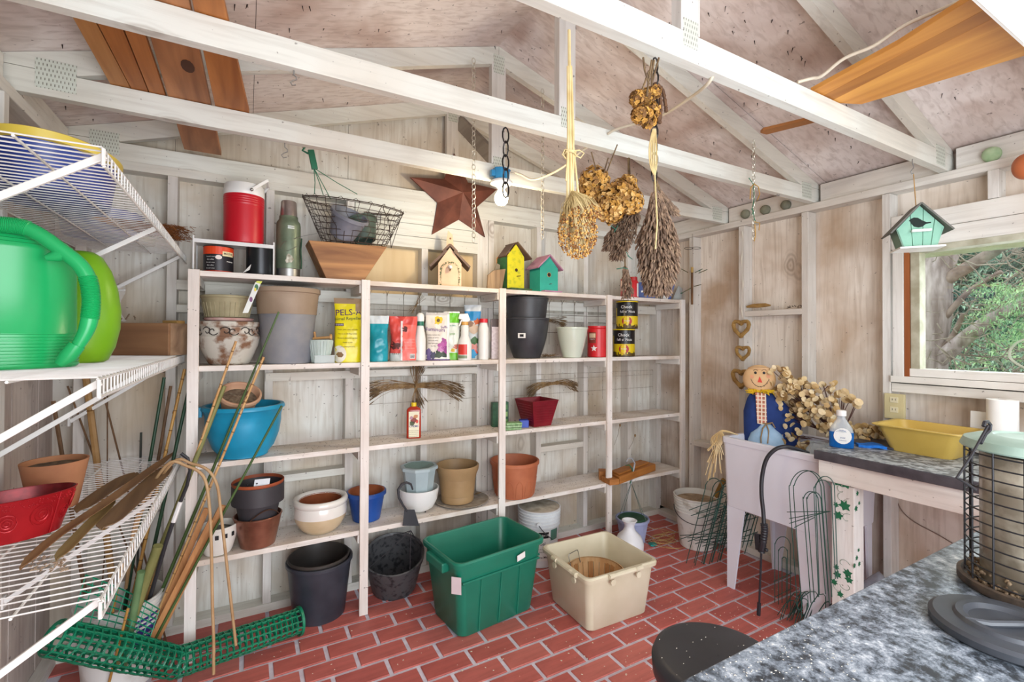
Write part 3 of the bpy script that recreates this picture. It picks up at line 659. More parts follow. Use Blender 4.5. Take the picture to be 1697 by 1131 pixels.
G().tube([tips[0]+Vector((0,-.002,-.01)),tips[0]+Vector((0,.0,.03))],.002).obj('hang_wire',METAL,t)
# ================= SECOND TIER (z 1.36) =================
Z2=1.360
# urn
t,m_=item('urn_planter','weathered white and rust urn planter with black scroll band','planter',380,2.745,Z2)
UR=mat('c3beb2',.7,c2='7d5a42',sc_=16,th=(.40,.54),bump=.4); r=44*m_; h=70*m_
G().lathe([(r*.60,0),(r*.66,.004),(r*.70,h*.06),(r*.95,h*.42),(r*1.0,h*.60),(r*1.02,h*.66),(r*.98,h*.665),(r*.96,h*.88),(r*1.0,h*.89),(r*1.02,h*.97),(r*1.0,h),(r*.8,h),(r*.78,h*.9),(.003,h*.88)],n=52,cap=False).obj('body',UR,t,smooth=True)
for q in range(-2,3):
    u0=q*r*.66; z0=h*.775; g=G()
    for s in (-1,1):
        pts=[]
        for i in range(15):
            a=i*.42; rr=.0045+.0017*i*.75; pts.append((u0+s*(r*.12+rr*math.cos(a)*1.1),z0+rr*math.sin(a)*s))
        g.tube([cyl(r*.972,0)(u,z,.0008) for u,z in pts],.0024,4)
    g.tube([cyl(r*.972,0)(u0,z0-.016+.004*i,.001) for i in range(9)],[.001,.002,.003,.002,.004,.002,.003,.002,.001],4)
    g.obj('scroll_relief',mat('3c3530',.7),t,kind='stuff')
zt=Z2+h
t,k=item('saucer','dusty pink clay saucer on top of the rusty urn','saucer',380,2.745,zt); r=36*k
G().lathe([(r*.8,0),(r*.95,.004),(r,.016),(r*.97,.018),(r*.93,.008),(.003,.006)],n=40,cap=False).obj('body',mat('b9837a',.8,c2='c9aaa2',sc_=20),t,smooth=True)
t,k=item('ribbed_pot','tan fluted pot stacked on the saucer above the urn','pot',377,2.745,zt+.019)
h=36*k; TN=mat('a79d7c',.7,c2='8d8465',sc_=15)
pot(t,31*k,38*k,h,TN,rimh=.012,rimw=.003,n=48)
g=G()
for q in range(30): a=2*math.pi*q/30; g.tube([(31.3*k*math.cos(a),31.3*k*math.sin(a),.004),(36*k*math.cos(a),36*k*math.sin(a),h*.68)],.0016,4)
g.obj('fluting',TN,t,kind='stuff')
# big two tone pots
t,m_=item('tall_pot','tall pot, brown above and grey below, under the thermos','pot',476,2.735,Z2)
rt_=48*m_; rb_=36*m_; h=121*m_; P=potprof(rb_,rt_*.985,h,rimh=.02,rimw=.006)
g=G().lathe(P,n=52,cap=False); GY=mat('70737d',.6,c2='8d8c8c',sc_=7); g.obj('body',GY,t,smooth=True,ang=.5)
zz=h*.66; q=lambda z: rb_+(rt_*.985-rb_)*z/h+.0015
pr=[(q(zz)+.001,zz)]
for i in range(9): z=zz+(h-.022-zz)*(i/9); pr+=[(q(z)+.001,z),(q(z)+.0025,z+.004)]
pr+=[(q(h)+.001,h-.022),(q(h)+.008,h-.018),(q(h)+.008,h+.004),(q(h)-.001,h+.004)]
G().lathe(pr,n=52,cap=False).obj('brown_upper_pot',mat('8f7b66',.6,c2='a08c77',sc_=8),t,smooth=True,ang=.5)
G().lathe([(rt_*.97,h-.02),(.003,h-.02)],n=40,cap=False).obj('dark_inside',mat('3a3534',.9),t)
t=T('plant_tag','printed plant tag with a yellow pick hanging off the tall pot','tag',onY(420,500,2.60))
a,b_,c_,d_=[onY(*p,2.60)-t.location for p in ((402,519),(411,519),(432,471),(423,468))]
G().add([a,b_,c_,d_,a+Vector((0,.001,0)),b_+Vector((0,.001,0)),c_+Vector((0,.001,0)),d_+Vector((0,.001,0))],[(0,1,2,3),(7,6,5,4),(0,4,5,1),(1,5,6,2),(2,6,7,3),(3,7,4,0)]).obj('card',mat('d9dcd6',.4),t)
def onq(u,v,off=-.0012): return a.lerp(b_,u).lerp(d_.lerp(c_,u),v)+Vector((0,off,0))
for u,v,rr,col in ((.5,.45,.010,'7a4472'),(.55,.86,.012,'2f6a3c'),(.5,.78,.007,'e3cf4a')):
    o=onq(u,v,-.0012 if col!='e3cf4a' else -.002); G().add([o+Vector((rr*math.cos(q)*.7,0,rr*math.sin(q)*1.3)) for q in [k_*.5 for k_ in range(12)]],[tuple(range(12))]).obj('picture',mat(col,.5),t)
G().prism([onq(.0,1),onq(1,1),onq(1.1,1.1),onq(.3,1.06)],(0,.003,0)).obj('yellow_pick',mat('c6cf3a',.4),t)
# small fluted pot with wooden tool handles
t,m_=item('small_pot','small pale green fluted pot holding wooden tool handles','pot',531,2.69,Z2)
PG=mat('c3cfc9',.5,c2='aebcb5'); pot(t,13*m_,19.5*m_,38*m_,PG,n=36)
g=G()
for q in range(24): a=2*math.pi*q/24; g.tube([(13.2*m_*math.cos(a),13.2*m_*math.sin(a),.003),(19.4*m_*math.cos(a),19.4*m_*math.sin(a),36*m_)],.0018,4)
g.obj('fluting',PG,t,kind='stuff')
TW=mat('c79a62',.5,c2='a97a45')
G().tube([(-.048,0,.128),(.045,0,.136)],.007,10).obj('tool_handle',TW,t,smooth=True); G().tube([(-.026,0,.128),(-.031,0,.165)],.006,10).obj('tool_handle',TW,t,smooth=True)
G().lathe([(.017,0),(.017,.008),(.012,.012)],c=(.045,0,.137),M=RY(math.pi/2),n=16).obj('handle_knob',TW,t,smooth=True)
G().tube([(.0,.0,.10),(.003,0,.130)],.003).obj('tool_shank',METAL,t)
CLR=mat('dfe6e4',.15,alpha=.35,var=.02)
t,k=boxitem('plastic_box','small clear plastic box in front of the fluted pot','box',538,2.655,Z2,31,.045,12,CLR,part='body')
G().box(-15.8*k,15.8*k,-.024,.024,11.5*k,13*k).obj('lid',mat('cfd6d4',.3,alpha=.7),t)
# --- bags and bottles
def bag(label,xc,Y,w_,h_,d_,bands,seed,z=Z2,lean=0,turn=0,name='product_bag',group='garden product bags on the second tier',**k):
    t,m_=item(name,label,'bag',xc,Y,z,group,turn=turn); b=Bag(w_*m_,h_*m_,d_,seed,lean*m_,**k); b.body(bands,t); return t,b,m_
YE=mat('e6d816',.3,var=.06); TAN=mat('9f8668',.4); SIL=mat('c9ccd0',.3,metal=.2)
t,b,k=bag('bright yellow repellent bag with purple lettering beside the shelf post',578,2.685,47,106,.075,[(.9,YE),(1,TAN)],1)
PU=mat('4a1f5e',.5)
b.txt("REPELS-ALL",.046,-2*k,82*k,PU,t,ang=.05); b.txt('Animal Repellent',.024,-2*k,72*k,mat('3f5a2a',.5),t,ang=.05); b.patch(-22*k,-8*k,60*k,64*k,PU,t); b.txt('Granules',.011,-15*k,62*k,WHT,t,off=.003)
for i in range(5): b.txt(['Keeps pests away naturally','Non-toxic Biodegradable','Protects plants and garden','Ready to use','Long lasting formula'][i],.0095,-2*k,(54-7*i)*k,mat('5a4a14',.5),t,name='small_print')
b.patch(0,0,0,0,mat('efe9d8',.5),t,shape=ell(-15*k,14*k,11*k,14*k)); b.patch(0,0,0,0,mat('8a6a48',.6),t,'animal_picture',shape=blob(-14*k,13*k,5*k),off=.002)
b.patch(10*k,22*k,84*k,100*k,TAN,t,'folded_corner',off=.002)
TQ=mat('159fb0',.25,c2='0f8798',sc_=10)
t,b,k=bag('glossy turquoise bag with clear top right of the yellow bag',627,2.70,32,76,.07,[(.82,TQ),(1,mat('d5dee2',.25))],2)
t,b,k=bag('coral red fertiliser bag with a folded top',668,2.70,44,74,.06,[(.18,mat('c9cdca',.4)),(1,mat('d9534a',.35,c2='c8443e'))],3,crump=.012)
b.patch(-2*k,21*k,1*k,60*k,mat('ef6b5f',.35),t,'side_panel',off=.004); b.patch(-4*k,-1*k,1*k,66*k,mat('e6e2e0',.3),t,'white_fold',off=.005)
b.patch(0,0,0,0,mat('5a2622',.6),t,'flower_picture',shape=blob(-14*k,25*k,7*k,14,.4,1.4)); b.patch(0,0,0,0,mat('5a2622',.6),t,'flower_picture',shape=blob(3*k,52*k,5*k,14,.4),off=.006)
b.patch(11*k,19*k,4*k,12*k,WHT,t,'barcode_box',off=.0055)
for i in range(7): b.patch((11.8+i)*k,(12.3+i)*k,5*k,11*k,INK,t,'barcode_bar',off=.0065,n=2)
for i in range(4): b.txt('Rose food for all blooms',.006,10*k,(36-5*i)*k,mat('f6c2b8',.5),t,off=.0065,name='small_print')
b.txt('5-6-4-2',.013,-12*k,12*k,INK,t)
def bottle(name,label,xc,Y,prof,m_body,z=Z2,cat='bottle',n=32,sx=1,sy=1,turn=0,group=None):
    t,k=item(name,label,cat,xc,Y,z,group,turn=turn); G().lathe([(a*k,b_*k) for a,b_ in prof],n=n,sx=sx,sy=sy).obj('body',m_body,t,smooth=True,ang=.7); return t,k
MILK=mat('e4e4e0',.35,var=.04)
t,k=bottle('plastic_bottle','white bottle with green collar and white dome cap',696,2.70,[(9,0),(9.3,2),(9.3,36),(8,44),(6,56),(5,58)],MILK,group='white bottles among the bags')
G().lathe([(6.3*k,58*k),(6.3*k,65*k)],n=28).obj('collar',mat('1f7058',.4),t,smooth=True); G().lathe([(6.6*k,65*k),(6.8*k,70*k),(6*k,76*k),(3*k,79*k),(.2*k,79.5*k)],n=28).obj('cap',WHT,t,smooth=True,ang=.9)
t,b,k=bag('cream aluminium sulfate bag picturing pink orchids and a sunflower',725,2.695,40,79,.06,[(.04,mat('5a3a7c',.4)),(.93,mat('eae2d6',.35)),(1,mat('c9c6c2',.3))],5)
b.txt('Aluminum',.032,-6*k,51*k,mat('6a3f86',.5),t,ang=-.07); b.txt('Sulfate',.022,13*k,55*k,mat('6a3f86',.5),t,ang=.05)
for i in range(5): b.txt(['Contains nutrients that','Lowers soil pH for','acid loving plants','Blue Hydrangeas','Net 4 lb'][i],.0085,-7*k,(42-4.6*i)*k,mat('4f463e',.5),t,name='small_print')
b.patch(0,0,0,0,mat('e3c022',.5),t,'sunflower',shape=blob(1*k,66*k,7*k,16,.3)); b.patch(0,0,0,0,mat('5f4a16',.5),t,'sunflower_centre',shape=blob(1*k,66*k,3*k,10,.1),off=.002)
for cx,cz,rr,cc in ((9,26,7,'b5549e'),(14,18,6,'8f3a80'),(5,19,5,'c97fb6'),(10,33,4,'a04a90'),(12,10,6,'2d3b2c'),(2,10,6,'3b4b36'),(-8,9,6,'4a4660'),(-15,14,5,'7a6a9c'),(16,9,3,'e9d6d6'),(-13,5,5,'6b5a92')): b.patch(0,0,0,0,mat(cc,.5),t,'orchid_print',shape=blob(cx*k,cz*k,rr*k,13,.4),off=.0016+R.uniform(0,.001))
b.patch(15*k,20*k,2*k,76*k,WHT,t,'white_edge',off=.003)
t,b,k=bag('white and lime green slug bait bag behind the spray bottle',748,2.72,27,80,.05,[(.15,mat('6fbf2a',.35)),(.75,mat('e4ebe2',.35)),(.97,mat('6ec62e',.35)),(1,WHT)],6,crump=.01)
b.txt('Garden',.016,0,57*k,mat('3f8f8a',.5),t); b.txt('Lime',.022,0,43*k,mat('7fb86a',.5),t,ang=.1)
for cx,cz,rr,cc in ((-9,22,4,'6a4436'),(8,22,5,'c97a6a'),(3,16,4,'d6b23c')): b.patch(0,0,0,0,mat(cc,.5),t,'print',shape=blob(cx*k,cz*k,rr*k,11,.4))
# spray bottle
t,k=bottle('spray_bottle','white trigger spray bottle with red label on the second tier',770,2.665,[(11,0),(11.5,2),(11.5,26),(9,34),(6.5,40),(6.5,56),(5,58)],MILK,group='white bottles among the bags')
G().lathe([(6*k,58*k),(6*k,63*k)],n=20).obj('collar',mat('d9a552',.4),t,smooth=True)
g=G(); g.prism([(-11*k,-.008,68*k),(-9*k,-.008,76*k),(5*k,-.008,77*k),(9*k,-.008,66*k),(5*k,-.008,63*k),(-4*k,-.008,63*k),(-5*k,-.008,67*k)],(0,.016,0)); g.obj('spray_head',WHT,t,bevel=.003)
G().bar((-5*k,0,67*k),(-9*k,0,56*k),.008,.005,(0,1,0)).obj('trigger',WHT,t)
wrap(11.5*k,-13*k,4*k,9*k,26*k,mat('d83a30',.4),t); wrap(11.5*k,-13*k,4*k,3*k,8*k,mat('7a8a6a',.4),t)
t,b,k=bag('grey and blue pet food style bag right of the spray bottle',783,2.74,27,90,.05,[(.70,mat('c9d0d2',.35)),(.88,mat('1f84bf',.4)),(1,mat('c5cdd0',.3))],8)
for cx,cz,rr,cc in ((2,50,8,'cbb59f'),(-3,58,5,'8a6a55'),(8,62,5,'c5602f'),(4,30,6,'3f6a3a'),(2,20,7,'d98f86'),(0,9,7,'2a94c9'),(5,12,4,'e06050')): b.patch(0,0,0,0,mat(cc,.5),t,'print',shape=blob(cx*k,cz*k,rr*k,12,.35),off=.0014+R.uniform(0,.001))
t,k=bottle('plastic_bottle','square white bottle with bright red screw cap',801,2.67,[(8.2,0),(8.6,2),(8.6,52),(6.4,59),(6.2,61)],MILK,group='white bottles among the bags')
G().lathe([(7*k,61*k),(7*k,67.5*k),(.1*k,68*k)],n=28).obj('cap',mat('d02432',.35),t,smooth=True)
t,k=boxitem('carton','tall pinkish printed carton beside the third shelf post','carton',820,2.72,Z2,13,.07,66,mat('b9aab0',.5,c2='d6ccd0',sc_=60),turn=.1)
G().box(-6*k,6*k,-.0365,-.035,53*k,66*k).obj('dark_end',mat('4a3a38',.5),t)
# black pots
t,m_=item('plastic_pot','wide dark grey plastic pot with a price sticker on second tier','pot',873,2.755,Z2,'dark nested pots on the second tier'); h=66*m_
pot(t,22*m_,36.5*m_,h,BLK,curve=.35,rimh=.012,rimw=.004)
t2=t; G().add([cyl(35*m_,0)(-14*m_+u*m_,33*m_+v*m_,.006) for u,v in ((0,0),(12,0),(12,8),(0,8))],[(0,1,2,3)]).obj('price_sticker',WHT,t); G().add([cyl(35*m_,0)(-11*m_+u*m_,35*m_+v*m_,.007) for u,v in ((0,0),(6,0),(6,4),(0,4))],[(0,1,2,3)]).obj('sticker_print',INK,t)
zz=Z2+h
t,k=item('plastic_pot','upper dark pot nested in the stickered pot by the third post','pot',873,2.755,zz-.02,'dark nested pots on the second tier')
pot(t,31*k,35.5*k,38*k,BLK,rimh=.010,rimw=.003)
# straw tuft
def straws(name,label,cat,loc,n,fn,m,r=.0012,group=None,part='stalks',seg=5):
    t=T(name,label,cat,loc,0,group); g=G()
    for i in range(n): g.tube(fn(i),r,4,caps=False)
    g.obj(part,m,t,kind='stuff'); return t
STR=mat('a08257',.8,c2='6f5230',sc_=30); STD=mat('7d6646',.85,c2='574430',sc_=40)
p,k=spot(908,2.67,Z2)
def fn(i):
    a=R.uniform(0,6.28); L=R.uniform(.02,.07); c=Vector((R.uniform(-.05,.05),R.uniform(-.02,.02),.006+.012*R.random())); d=Vector((math.cos(a),.3*math.sin(a),R.uniform(-.05,.35)))*L
    return [c-d*.5+Vector((0,0,.006)),c+Vector((0,0,.004)),c+d*.5+Vector((0,0,.006))]
straws('straw_tuft','small tangle of dry stalks between dark pot and white pot','dried plant',p,60,fn,STD)
# pale pot
t,k=item('glazed_pot','pale green glazed pot with chipped rim on the second tier','pot',948,2.70,Z2)
pot(t,15*k,26*k,50*k,mat('cfd8c8',.25,var=.06,coat=.4),curve=.15,rimh=.012,rimw=.002)
# red canister
t,k=item('coffee_canister','red plastic coffee canister with star label beside the fourth post','canister',990,2.70,Z2); r=16.5*k; h=51*k
G().lathe([(r*.94,0),(r,.004),(r,h*.9),(r*.93,h*.93),(r*.98,h*.94),(r*.98,h),(.002,h)],n=36).obj('body',mat('cf2028',.35),t,smooth=True)
wrap(r,-r*1.0,-r*.15,h*.45,h*.80,mat('8a3a2a',.5),t); wrap(r,-r*.9,-r*.2,h*.62,h*.76,mat('e5c9a6',.5),t,'print',off=.0014); wtxt('Folgers',.014,r,-r*.55,h*.58,WHT,t)
st=[]; 
for i in range(10): a=math.pi/2+i*math.pi/5; q=(r*.34 if i%2==0 else r*.15); st.append((-r*.35+q*math.cos(a),h*.28+q*math.sin(a)))
wrap(r,0,0,0,0,WHT,t,'star_print',shape=st)
# coffee cans yellow black
def chock(label,xc,z):
    t,k=item('coffee_can',label,'can',xc,2.70,z,'yellow and black coffee cans'); r=17.5*k; h=44*k
    G().lathe([(r*.99,0),(r*1.02,.003),(r,.006),(r,h-.006),(r*1.03,h-.003),(r*1.02,h),(.002,h-.002)],n=40).obj('body',mat('17161a',.3,var=.05),t,smooth=True)
    Y_=mat('e0c412',.35,var=.04); wrap(r,-r*1.5,r*1.5,.004,h*.47,Y_,t,'yellow_band'); G().lathe([(r*1.035,h-.003),(r*1.035,h+.005),(.002,h+.006)],n=36).obj('lid',Y_,t,smooth=True)
    wtxt('Chock',.032,r,-r*.05,h*.80,WHT,t); wtxt("full o' Nuts",.026,r,r*.05,h*.63,WHT,t)
    wrap(r,0,0,0,0,mat('b3242e',.4),t,'red_oval',shape=ell(0,h*.28,r*.46,h*.17),off=.0014); wtxt('Original',.013,r,0,h*.29,WHT,t,off=.0024)
    for i in range(22):
        u=-r*1.3+i*r*.12; wrap(r,u,u+r*.1,.004,h*(.06+.13*R.random()),mat('3a2018',.5),t,'skyline',off=.0016 if abs(u)>r*.3 else .0012)
    wrap(r,-r*1.45,-r*1.1,h*.1,h*.78,Y_,t,'side_panel',off=.0012); return r,h
r_,h_=chock('lower yellow and black coffee can of the stack of two',1034,Z2); chock('upper yellow and black coffee can, stacked on its twin',1039,Z2+h_+.0075)
# wire rack behind with hoops, tier two
GW=mat('b9b7ac',.5,metal=.3,c2='6e5a46',sc_=30)
def fence(name,label,x0,x1,zb,zt,n,Y=2.878,hoop=.0,m=None,r=.0014):
    t=T(name,label,'wire fence',((x0+x1)/2,Y,zb)); L=x1-x0; st=L/n
    for i in range(n):
        xa=-L/2+i*st; xb=xa+st*1.0
        pts=[Vector((xa,0,0)),Vector((xa,0,zt-zb-st/2))]+[Vector(((xa+xb)/2-math.cos(q)*st/2,-.012*math.sin(q),zt-zb-st/2+math.sin(q)*hoop)) for q in [math.pi*j/8 for j in range(1,8)]]+[Vector((xb,0,zt-zb-st/2)),Vector((xb,0,0))]
        G().tube(pts,r,4).obj('hoop',m or GW,t)
    for q in (.25,.62): G().tube([(-L/2,.002,(zt-zb)*q),(L/2,.002,(zt-zb)*q)],r,4).obj('rail',m or GW,t)
    return t
fence('wire_edging','thin rusty hooped wire edging hung behind the second tier bags',.64,1.36,1.45,1.80,7,hoop=.055)
fence('wire_edging','hooped wire edging hung behind the dark pots and red canister',1.47,2.62,1.45,1.80,10,hoop=.055,m=mat('6a574a',.6,metal=.4))
fence('wire_edging','sagging wire edging on the wall above the cross of wheat',.60,1.34,1.02,1.32,6,hoop=.0,r=.0012)
fence('wire_edging','sagging rusty wire edging on the wall above the third tier, right half',1.48,2.98,1.02,1.30,11,hoop=.0,r=.0012)
# dried stalk bundles on the wall behind tiers
def bundle(label,c,L,spread,n,m,ang=0,thick=.012,heads=True,fan=1.0,name='stalk_bundle',droop=.3):
    t=T(name,label,'dried plant',c); g=G(); g2=G(); ca,sa=math.cos(ang),math.sin(ang)
    for i in range(n):
        s=1 if i%2 else -1; a=R.gauss(0,spread); l=L*R.uniform(.75,1.05); o=Vector((0,R.uniform(-.010,.004),R.uniform(-thick,thick)))
        def q(t_):
            x=s*l*t_; z=math.sin(a)*l*t_*fan-droop*l*max(0,t_-.55)**2; return o+Vector((x*ca-z*sa,-.006*t_,x*sa+z*ca))
        P=[q(-.25),q(0),q(.3),q(.6),q(.8),q(1)]; g.tube(P,.0011,3,caps=False)
        if heads:
            e=P[-1]; d=(P[-1]-P[-2]).normalized(); g2.tube([e-d*.022,e-d*.005,e+d*.012,e+d*.026],[.001,.0032,.0028,.0006],4)
    g.obj('stalks',m,t,kind='stuff')
    if heads: g2.obj('seed_heads',STD,t,kind='stuff')
    g=G(); g.lathe([(thick*1.1,-.006),(thick*1.25,0),(thick*1.1,.006)],M=RY(math.pi/2+0)@RZ(0),n=14); g.xf(Matrix.Rotation(-ang,4,'Y')); g.obj('tie',mat('6b5538',.8),t); return t
p=onY(683,532,2.855); bundle('long brown stalk bundle lying behind the coral and turquoise bags',p,.30,.10,70,mat('8b7450',.85,c2='5c4a33',sc_=30),.0,.014)
p=onY(722,528,2.85); bundle('thin fan of stalks sticking up behind the orchid bag',onY(690,505,2.85),.07,.5,16,STR,1.0,.004,False,name='stalk_fan',droop=0)
p=onY(905,530,2.80); bundle('stalk bundle poking out behind the dark nested pots',p,.15,.16,44,STD,-.03,.010)
p=onY(688,640,2.862); bundle('horizontal wheat bundle of the wall cross above the red bottle',p,.30,.095,100,STR,-.03,.012,droop=.7)
bundle('upright wheat sheaf of the wall cross above the red bottle',p+Vector((0,-.014,0)),.11,.22,60,STR,1.58,.008)
p=onY(915,636,2.862); bundle('bow shaped wheat bundle on the wall over the red square pot',p,.20,.11,90,STR,.06,.009,droop=.8)
for a,b_ in (((1027,705),(1018,738)),((1052,722),(1042,745))):
    p=onY(*a,2.88); q=onY(*b_,2.88); t=T('wall_twig','single dry stem stuck on the back wall %s'%('near the fourth post' if a[0]<1040 else 'left of the corner stud'),'dried plant',p)
    G().tube([(0,0,0),((q-p).x*.4,-.004,(q-p).z*.5),(q-p)],.0015,4).obj('stem',STD,t); G().ball((0,-.004,0),.008,6,1.5).obj('seed_head',STR,t)

# ================= THIRD TIER (z .904) =================
Z3=.904
t,m_=item('plastic_planter','large blue plastic planter holding a clay pot on the third tier','planter',404,2.73,Z3)
BL=mat('1a97bf',.4,c2='1586aa'); rt_=56*m_; h=84*m_
P=[(rt_*.60,0),(rt_*.64,.004),(rt_*.64,h*.05),(rt_*.80,h*.18),(rt_*.93,h*.42),(rt_*.985,h*.66),(rt_*.99,h*.80),(rt_*1.0,h*.81),(rt_*1.03,h*.90),(rt_*1.09,h*.93),(rt_*1.09,h*.965),(rt_*1.06,h),(rt_*.97,h),(rt_*.95,h*.93),(rt_*.88,h*.5),(rt_*.6,h*.15),(.003,h*.14)]
G().lathe(P,n=56,cap=False).obj('body',BL,t,smooth=True,ang=.9)
for s in (-1,): G().box(s*rt_*1.12-.014,s*rt_*1.12+.014,-.03,.03,h*.80,h*.99).obj('lug',BL,t,bevel=.003)
G().lathe([(rt_*.86,h*.78),(rt_*.80,h*.80),(rt_*.55,h*.79),(.003,h*.78)],n=40,cap=False).obj('inner_saucer',mat('4c8a86',.5,c2='7a9a6a'),t,smooth=True)
p=t.location+Vector((0,0,h*.81)); rim=onY(397,652,2.73)
t2=T('clay_pot','pale clay pot of soil tipped inside the blue planter','pot',(rim.x-.012,2.73,Z3+h*.83)); t2.matrix_basis=Matrix.Translation(t2.location)@(RZ(face(t2.location))@RX(.55)@RY(.12)).to_4x4()
k=m_; pot(t2,20*k,30*k,42*k,mat('d0aa8c',.8,c2='bd9072',sc_=10),rimh=.018,rimw=.004,inner=.35); soil(t2,26*k,42*k*.72)
# red liquid bottle
t,k=item('plastic_bottle','red bottle with yellow cap and plant food label','bottle',685.5,2.72,Z3)
def sqb(w_,d_,P,m,name): return G().lathe([(a*1.0,b_) for a,b_ in P],n=32,sx=1,sy=d_/w_,sq=.75).obj(name,m,t,smooth=True,ang=.7)
w_=11.7*k
sqb(1,.55,[(w_*.96,0),(w_*1.0,.004),(w_*1.0,46*k),(w_*.85,49*k),(w_*.40,52*k),(w_*.36,53*k)],mat('c4361a',.15,c2='a82c14',trans=.25),'body')
G().lathe([(4.3*k,52*k),(4.3*k,58*k),(.1*k,58*k)],n=20).obj('cap',mat('e8c81e',.4),t,smooth=True)
yf=-w_*.55-.0015
def flat(x0,x1,z0,z1,m,name='label',o=0): return G().box(x0*k,x1*k,yf-o-.0006,yf-o,z0*k,z1*k).obj(name,m,t)
flat(-8,8.6,2,44,mat('ece6c8',.5)); 
for cx,cz,rr,cc in ((0,30,5,'8a3a30'),(3,36,4,'c98a5a'),(-3,25,4,'4d5a34'),(5,28,3,'d0452f'),(-4,34,3,'b98a9a')):
    G().add([(cx*k+rr*k*math.cos(a)*R.uniform(.7,1.2),yf-.0016,cz*k+rr*k*math.sin(a)*R.uniform(.7,1.2)) for a in [j*.63 for j in range(10)]],[tuple(range(10))]).obj('flower_print',mat(cc,.5),t)
fm=lambda x0,z0,o=.0018: (lambda a,b_: Vector((x0*k+a,yf-o,z0*k+b_)))
text('CHEMS',.017,fm(0,20),'lettering',mat('3c3f8a',.5),t)
for i in range(4): text('plant food concentrate',.006,fm(0,13-3*i),'small_print',mat('7a6a4a',.5),t)
# green boxes
t,k=boxitem('seed_carton','upright dark green seed carton behind the third post','carton',828,2.80,Z3,28,.04,40,mat('2f5e3f',.5,c2='1f4a30',sc_=40),turn=.35)
for i in range(3): G().box(4*k,12*k,-.0215,-.0202,(4+12*i)*k,(12+12*i)*k).obj('picture',mat(['6f9a52','8fb06a','4f7f48'][i],.5),t)
t,k=item('seed_packets','flat stack of pale green printed seed packs','packet',849,2.66,Z3,turn=.25)
for i in range(3): G().box(-14*k+i*.004,14*k+i*.002,-.03,.03,.001+i*.016,.015+i*.016).obj('pack',mat(['8fae7e','a9c29a','9cc08a'][i],.5,c2='5f8a52',sc_=50),t,bevel=.002)
t,k=boxitem('small_carton','small bright blue carton beside the green seed packs','carton',868,2.70,Z3,15,.06,12,mat('2446b0',.4),turn=.1)
# square red pot
t,k=item('square_pot','square red metal pot with ribbed sides on the third tier','pot',889,2.73,Z3,turn=.62)
RP=mat('8e1f2c',.35,metal=.2,c2='761824'); a,b_,h=17*k,26*k,42*k
def sqpot(a,b_,h,th=.003):
    def ring(r,z): return [(-r,-r,z),(r,-r,z),(r,r,z),(-r,r,z)]
    g=G(); v=ring(a,0)+ring(b_,h)+ring(b_-th,h)+ring(a-th,.006)
    f=[(0,3,2,1)]+[(i+4*j,(i+1)%4+4*j,(i+1)%4+4*j+4,i+4*j+4) for j in range(3) for i in range(4)]+[(12,13,14,15)]
    return g.add(v,f)
sqpot(a,b_,h).obj('body',RP,t)
g=G()
for i in range(4): g.box(-.0,.0,0,0,0,0) if False else None
for s in range(4):
    M=Matrix.Rotation(s*math.pi/2,4,'Z')
    for i in range(8):
        z=h*(.14+.1*i); r=a+(b_-a)*z/h; gg=G().tube([(-r*.8,-r,z),(r*.8,-r,z)],.0022,5).xf(M); gg.obj('rib',RP,t)
    r=b_; G().tube([(-r,-r,h),(r,-r,h)],.003,6).xf(M).obj('rim_edge',RP,t)

# ================= FOURTH TIER (z .455) =================
Z4=.455
def pit(name,label,xc,yb,rb_px,rt_px,h_px,m,z=Z4,group=None,cat='pot',**k):
    p=onZ(xc,yb,z); mm=mpp(p); t,mm=fitem(name,label,cat,xc,yb,rb_px*mm,z,group); mm=mpp(t.location)
    pot(t,rb_px*mm,rt_px*mm,h_px*mm,m,**k); return t,mm
t,k=pit('ceramic_pot','small white ceramic pot with dark square dots by the first post',361,923,19,28,46,mat('e6e3da',.3,var=.05),curve=.35,rimh=.008,rimw=.001)
soil(t,25*k,36*k,mat('9aa09a',.9,c2='57504a',sc_=30))
for u in (-15,0,12,24): wrap(27.5*k,(u-4)*k,(u+1)*k,30*k,37*k,INK,t,'square_dot',off=.004)
t,k=pit('copper_pot','ribbed copper metal pot with rim handle on the fourth tier',427,912,26,36,50,mat('a06e58',.3,metal=.5,c2='74493a',sc_=9),rimh=.006,rimw=.002)
g=G()
for i in range(9): g.lathe([((26.4+i*.95)*k,(6+i*5)*k),((27.6+i*.95)*k,(8+i*5)*k),((26.9+i*.95)*k,(10+i*5)*k)],n=44,cap=False)
g.obj('ribs',mat('b57c64',.25,metal=.55,c2='84543f'),t,smooth=True,kind='stuff')
G().tube([Vector((35*k*math.cos(a),35*k*math.sin(a),50*k+14*k*math.sin((a+1.9)*2.2))) for a in [-1.9+.14*i for i in range(11)]],.003).obj('bail_handle',mat('5a4438',.4,metal=.7),t,smooth=True)
cu=t.location.copy()
t=T('nested_pots','black pot with a terracotta coloured pot inside, set in copper pot','pot',(cu.x+.000,cu.y,Z4+.088),face(cu))
pot(t,25*k,38*k,72*k,mat('39363a',.55),rimh=30*k,rimw=.003,name='black_outer'); G().lathe(potprof(26*k,39*k,69*k,rimh=.01,rimw=.0,th=.004),c=(0,0,8*k),n=44,cap=False).obj('clay_coloured_inner',mat('a9532e',.6,c2='8e4224'),t,smooth=True)
G().prism([(-8*k,-34*k,66*k),(14*k,-36*k,66*k),(17*k,-33*k,86*k),(-5*k,-31*k,86*k)],(0,.001,0)).obj('care_tag',mat('d9dde2',.5),t)
for u,v in ((-15,80),(-2,80),(-3,68)): G().ball((u*k,-34.8*k+(v-62)*k*.08,v*k),.004,6).obj('tag_dot',INK,t)
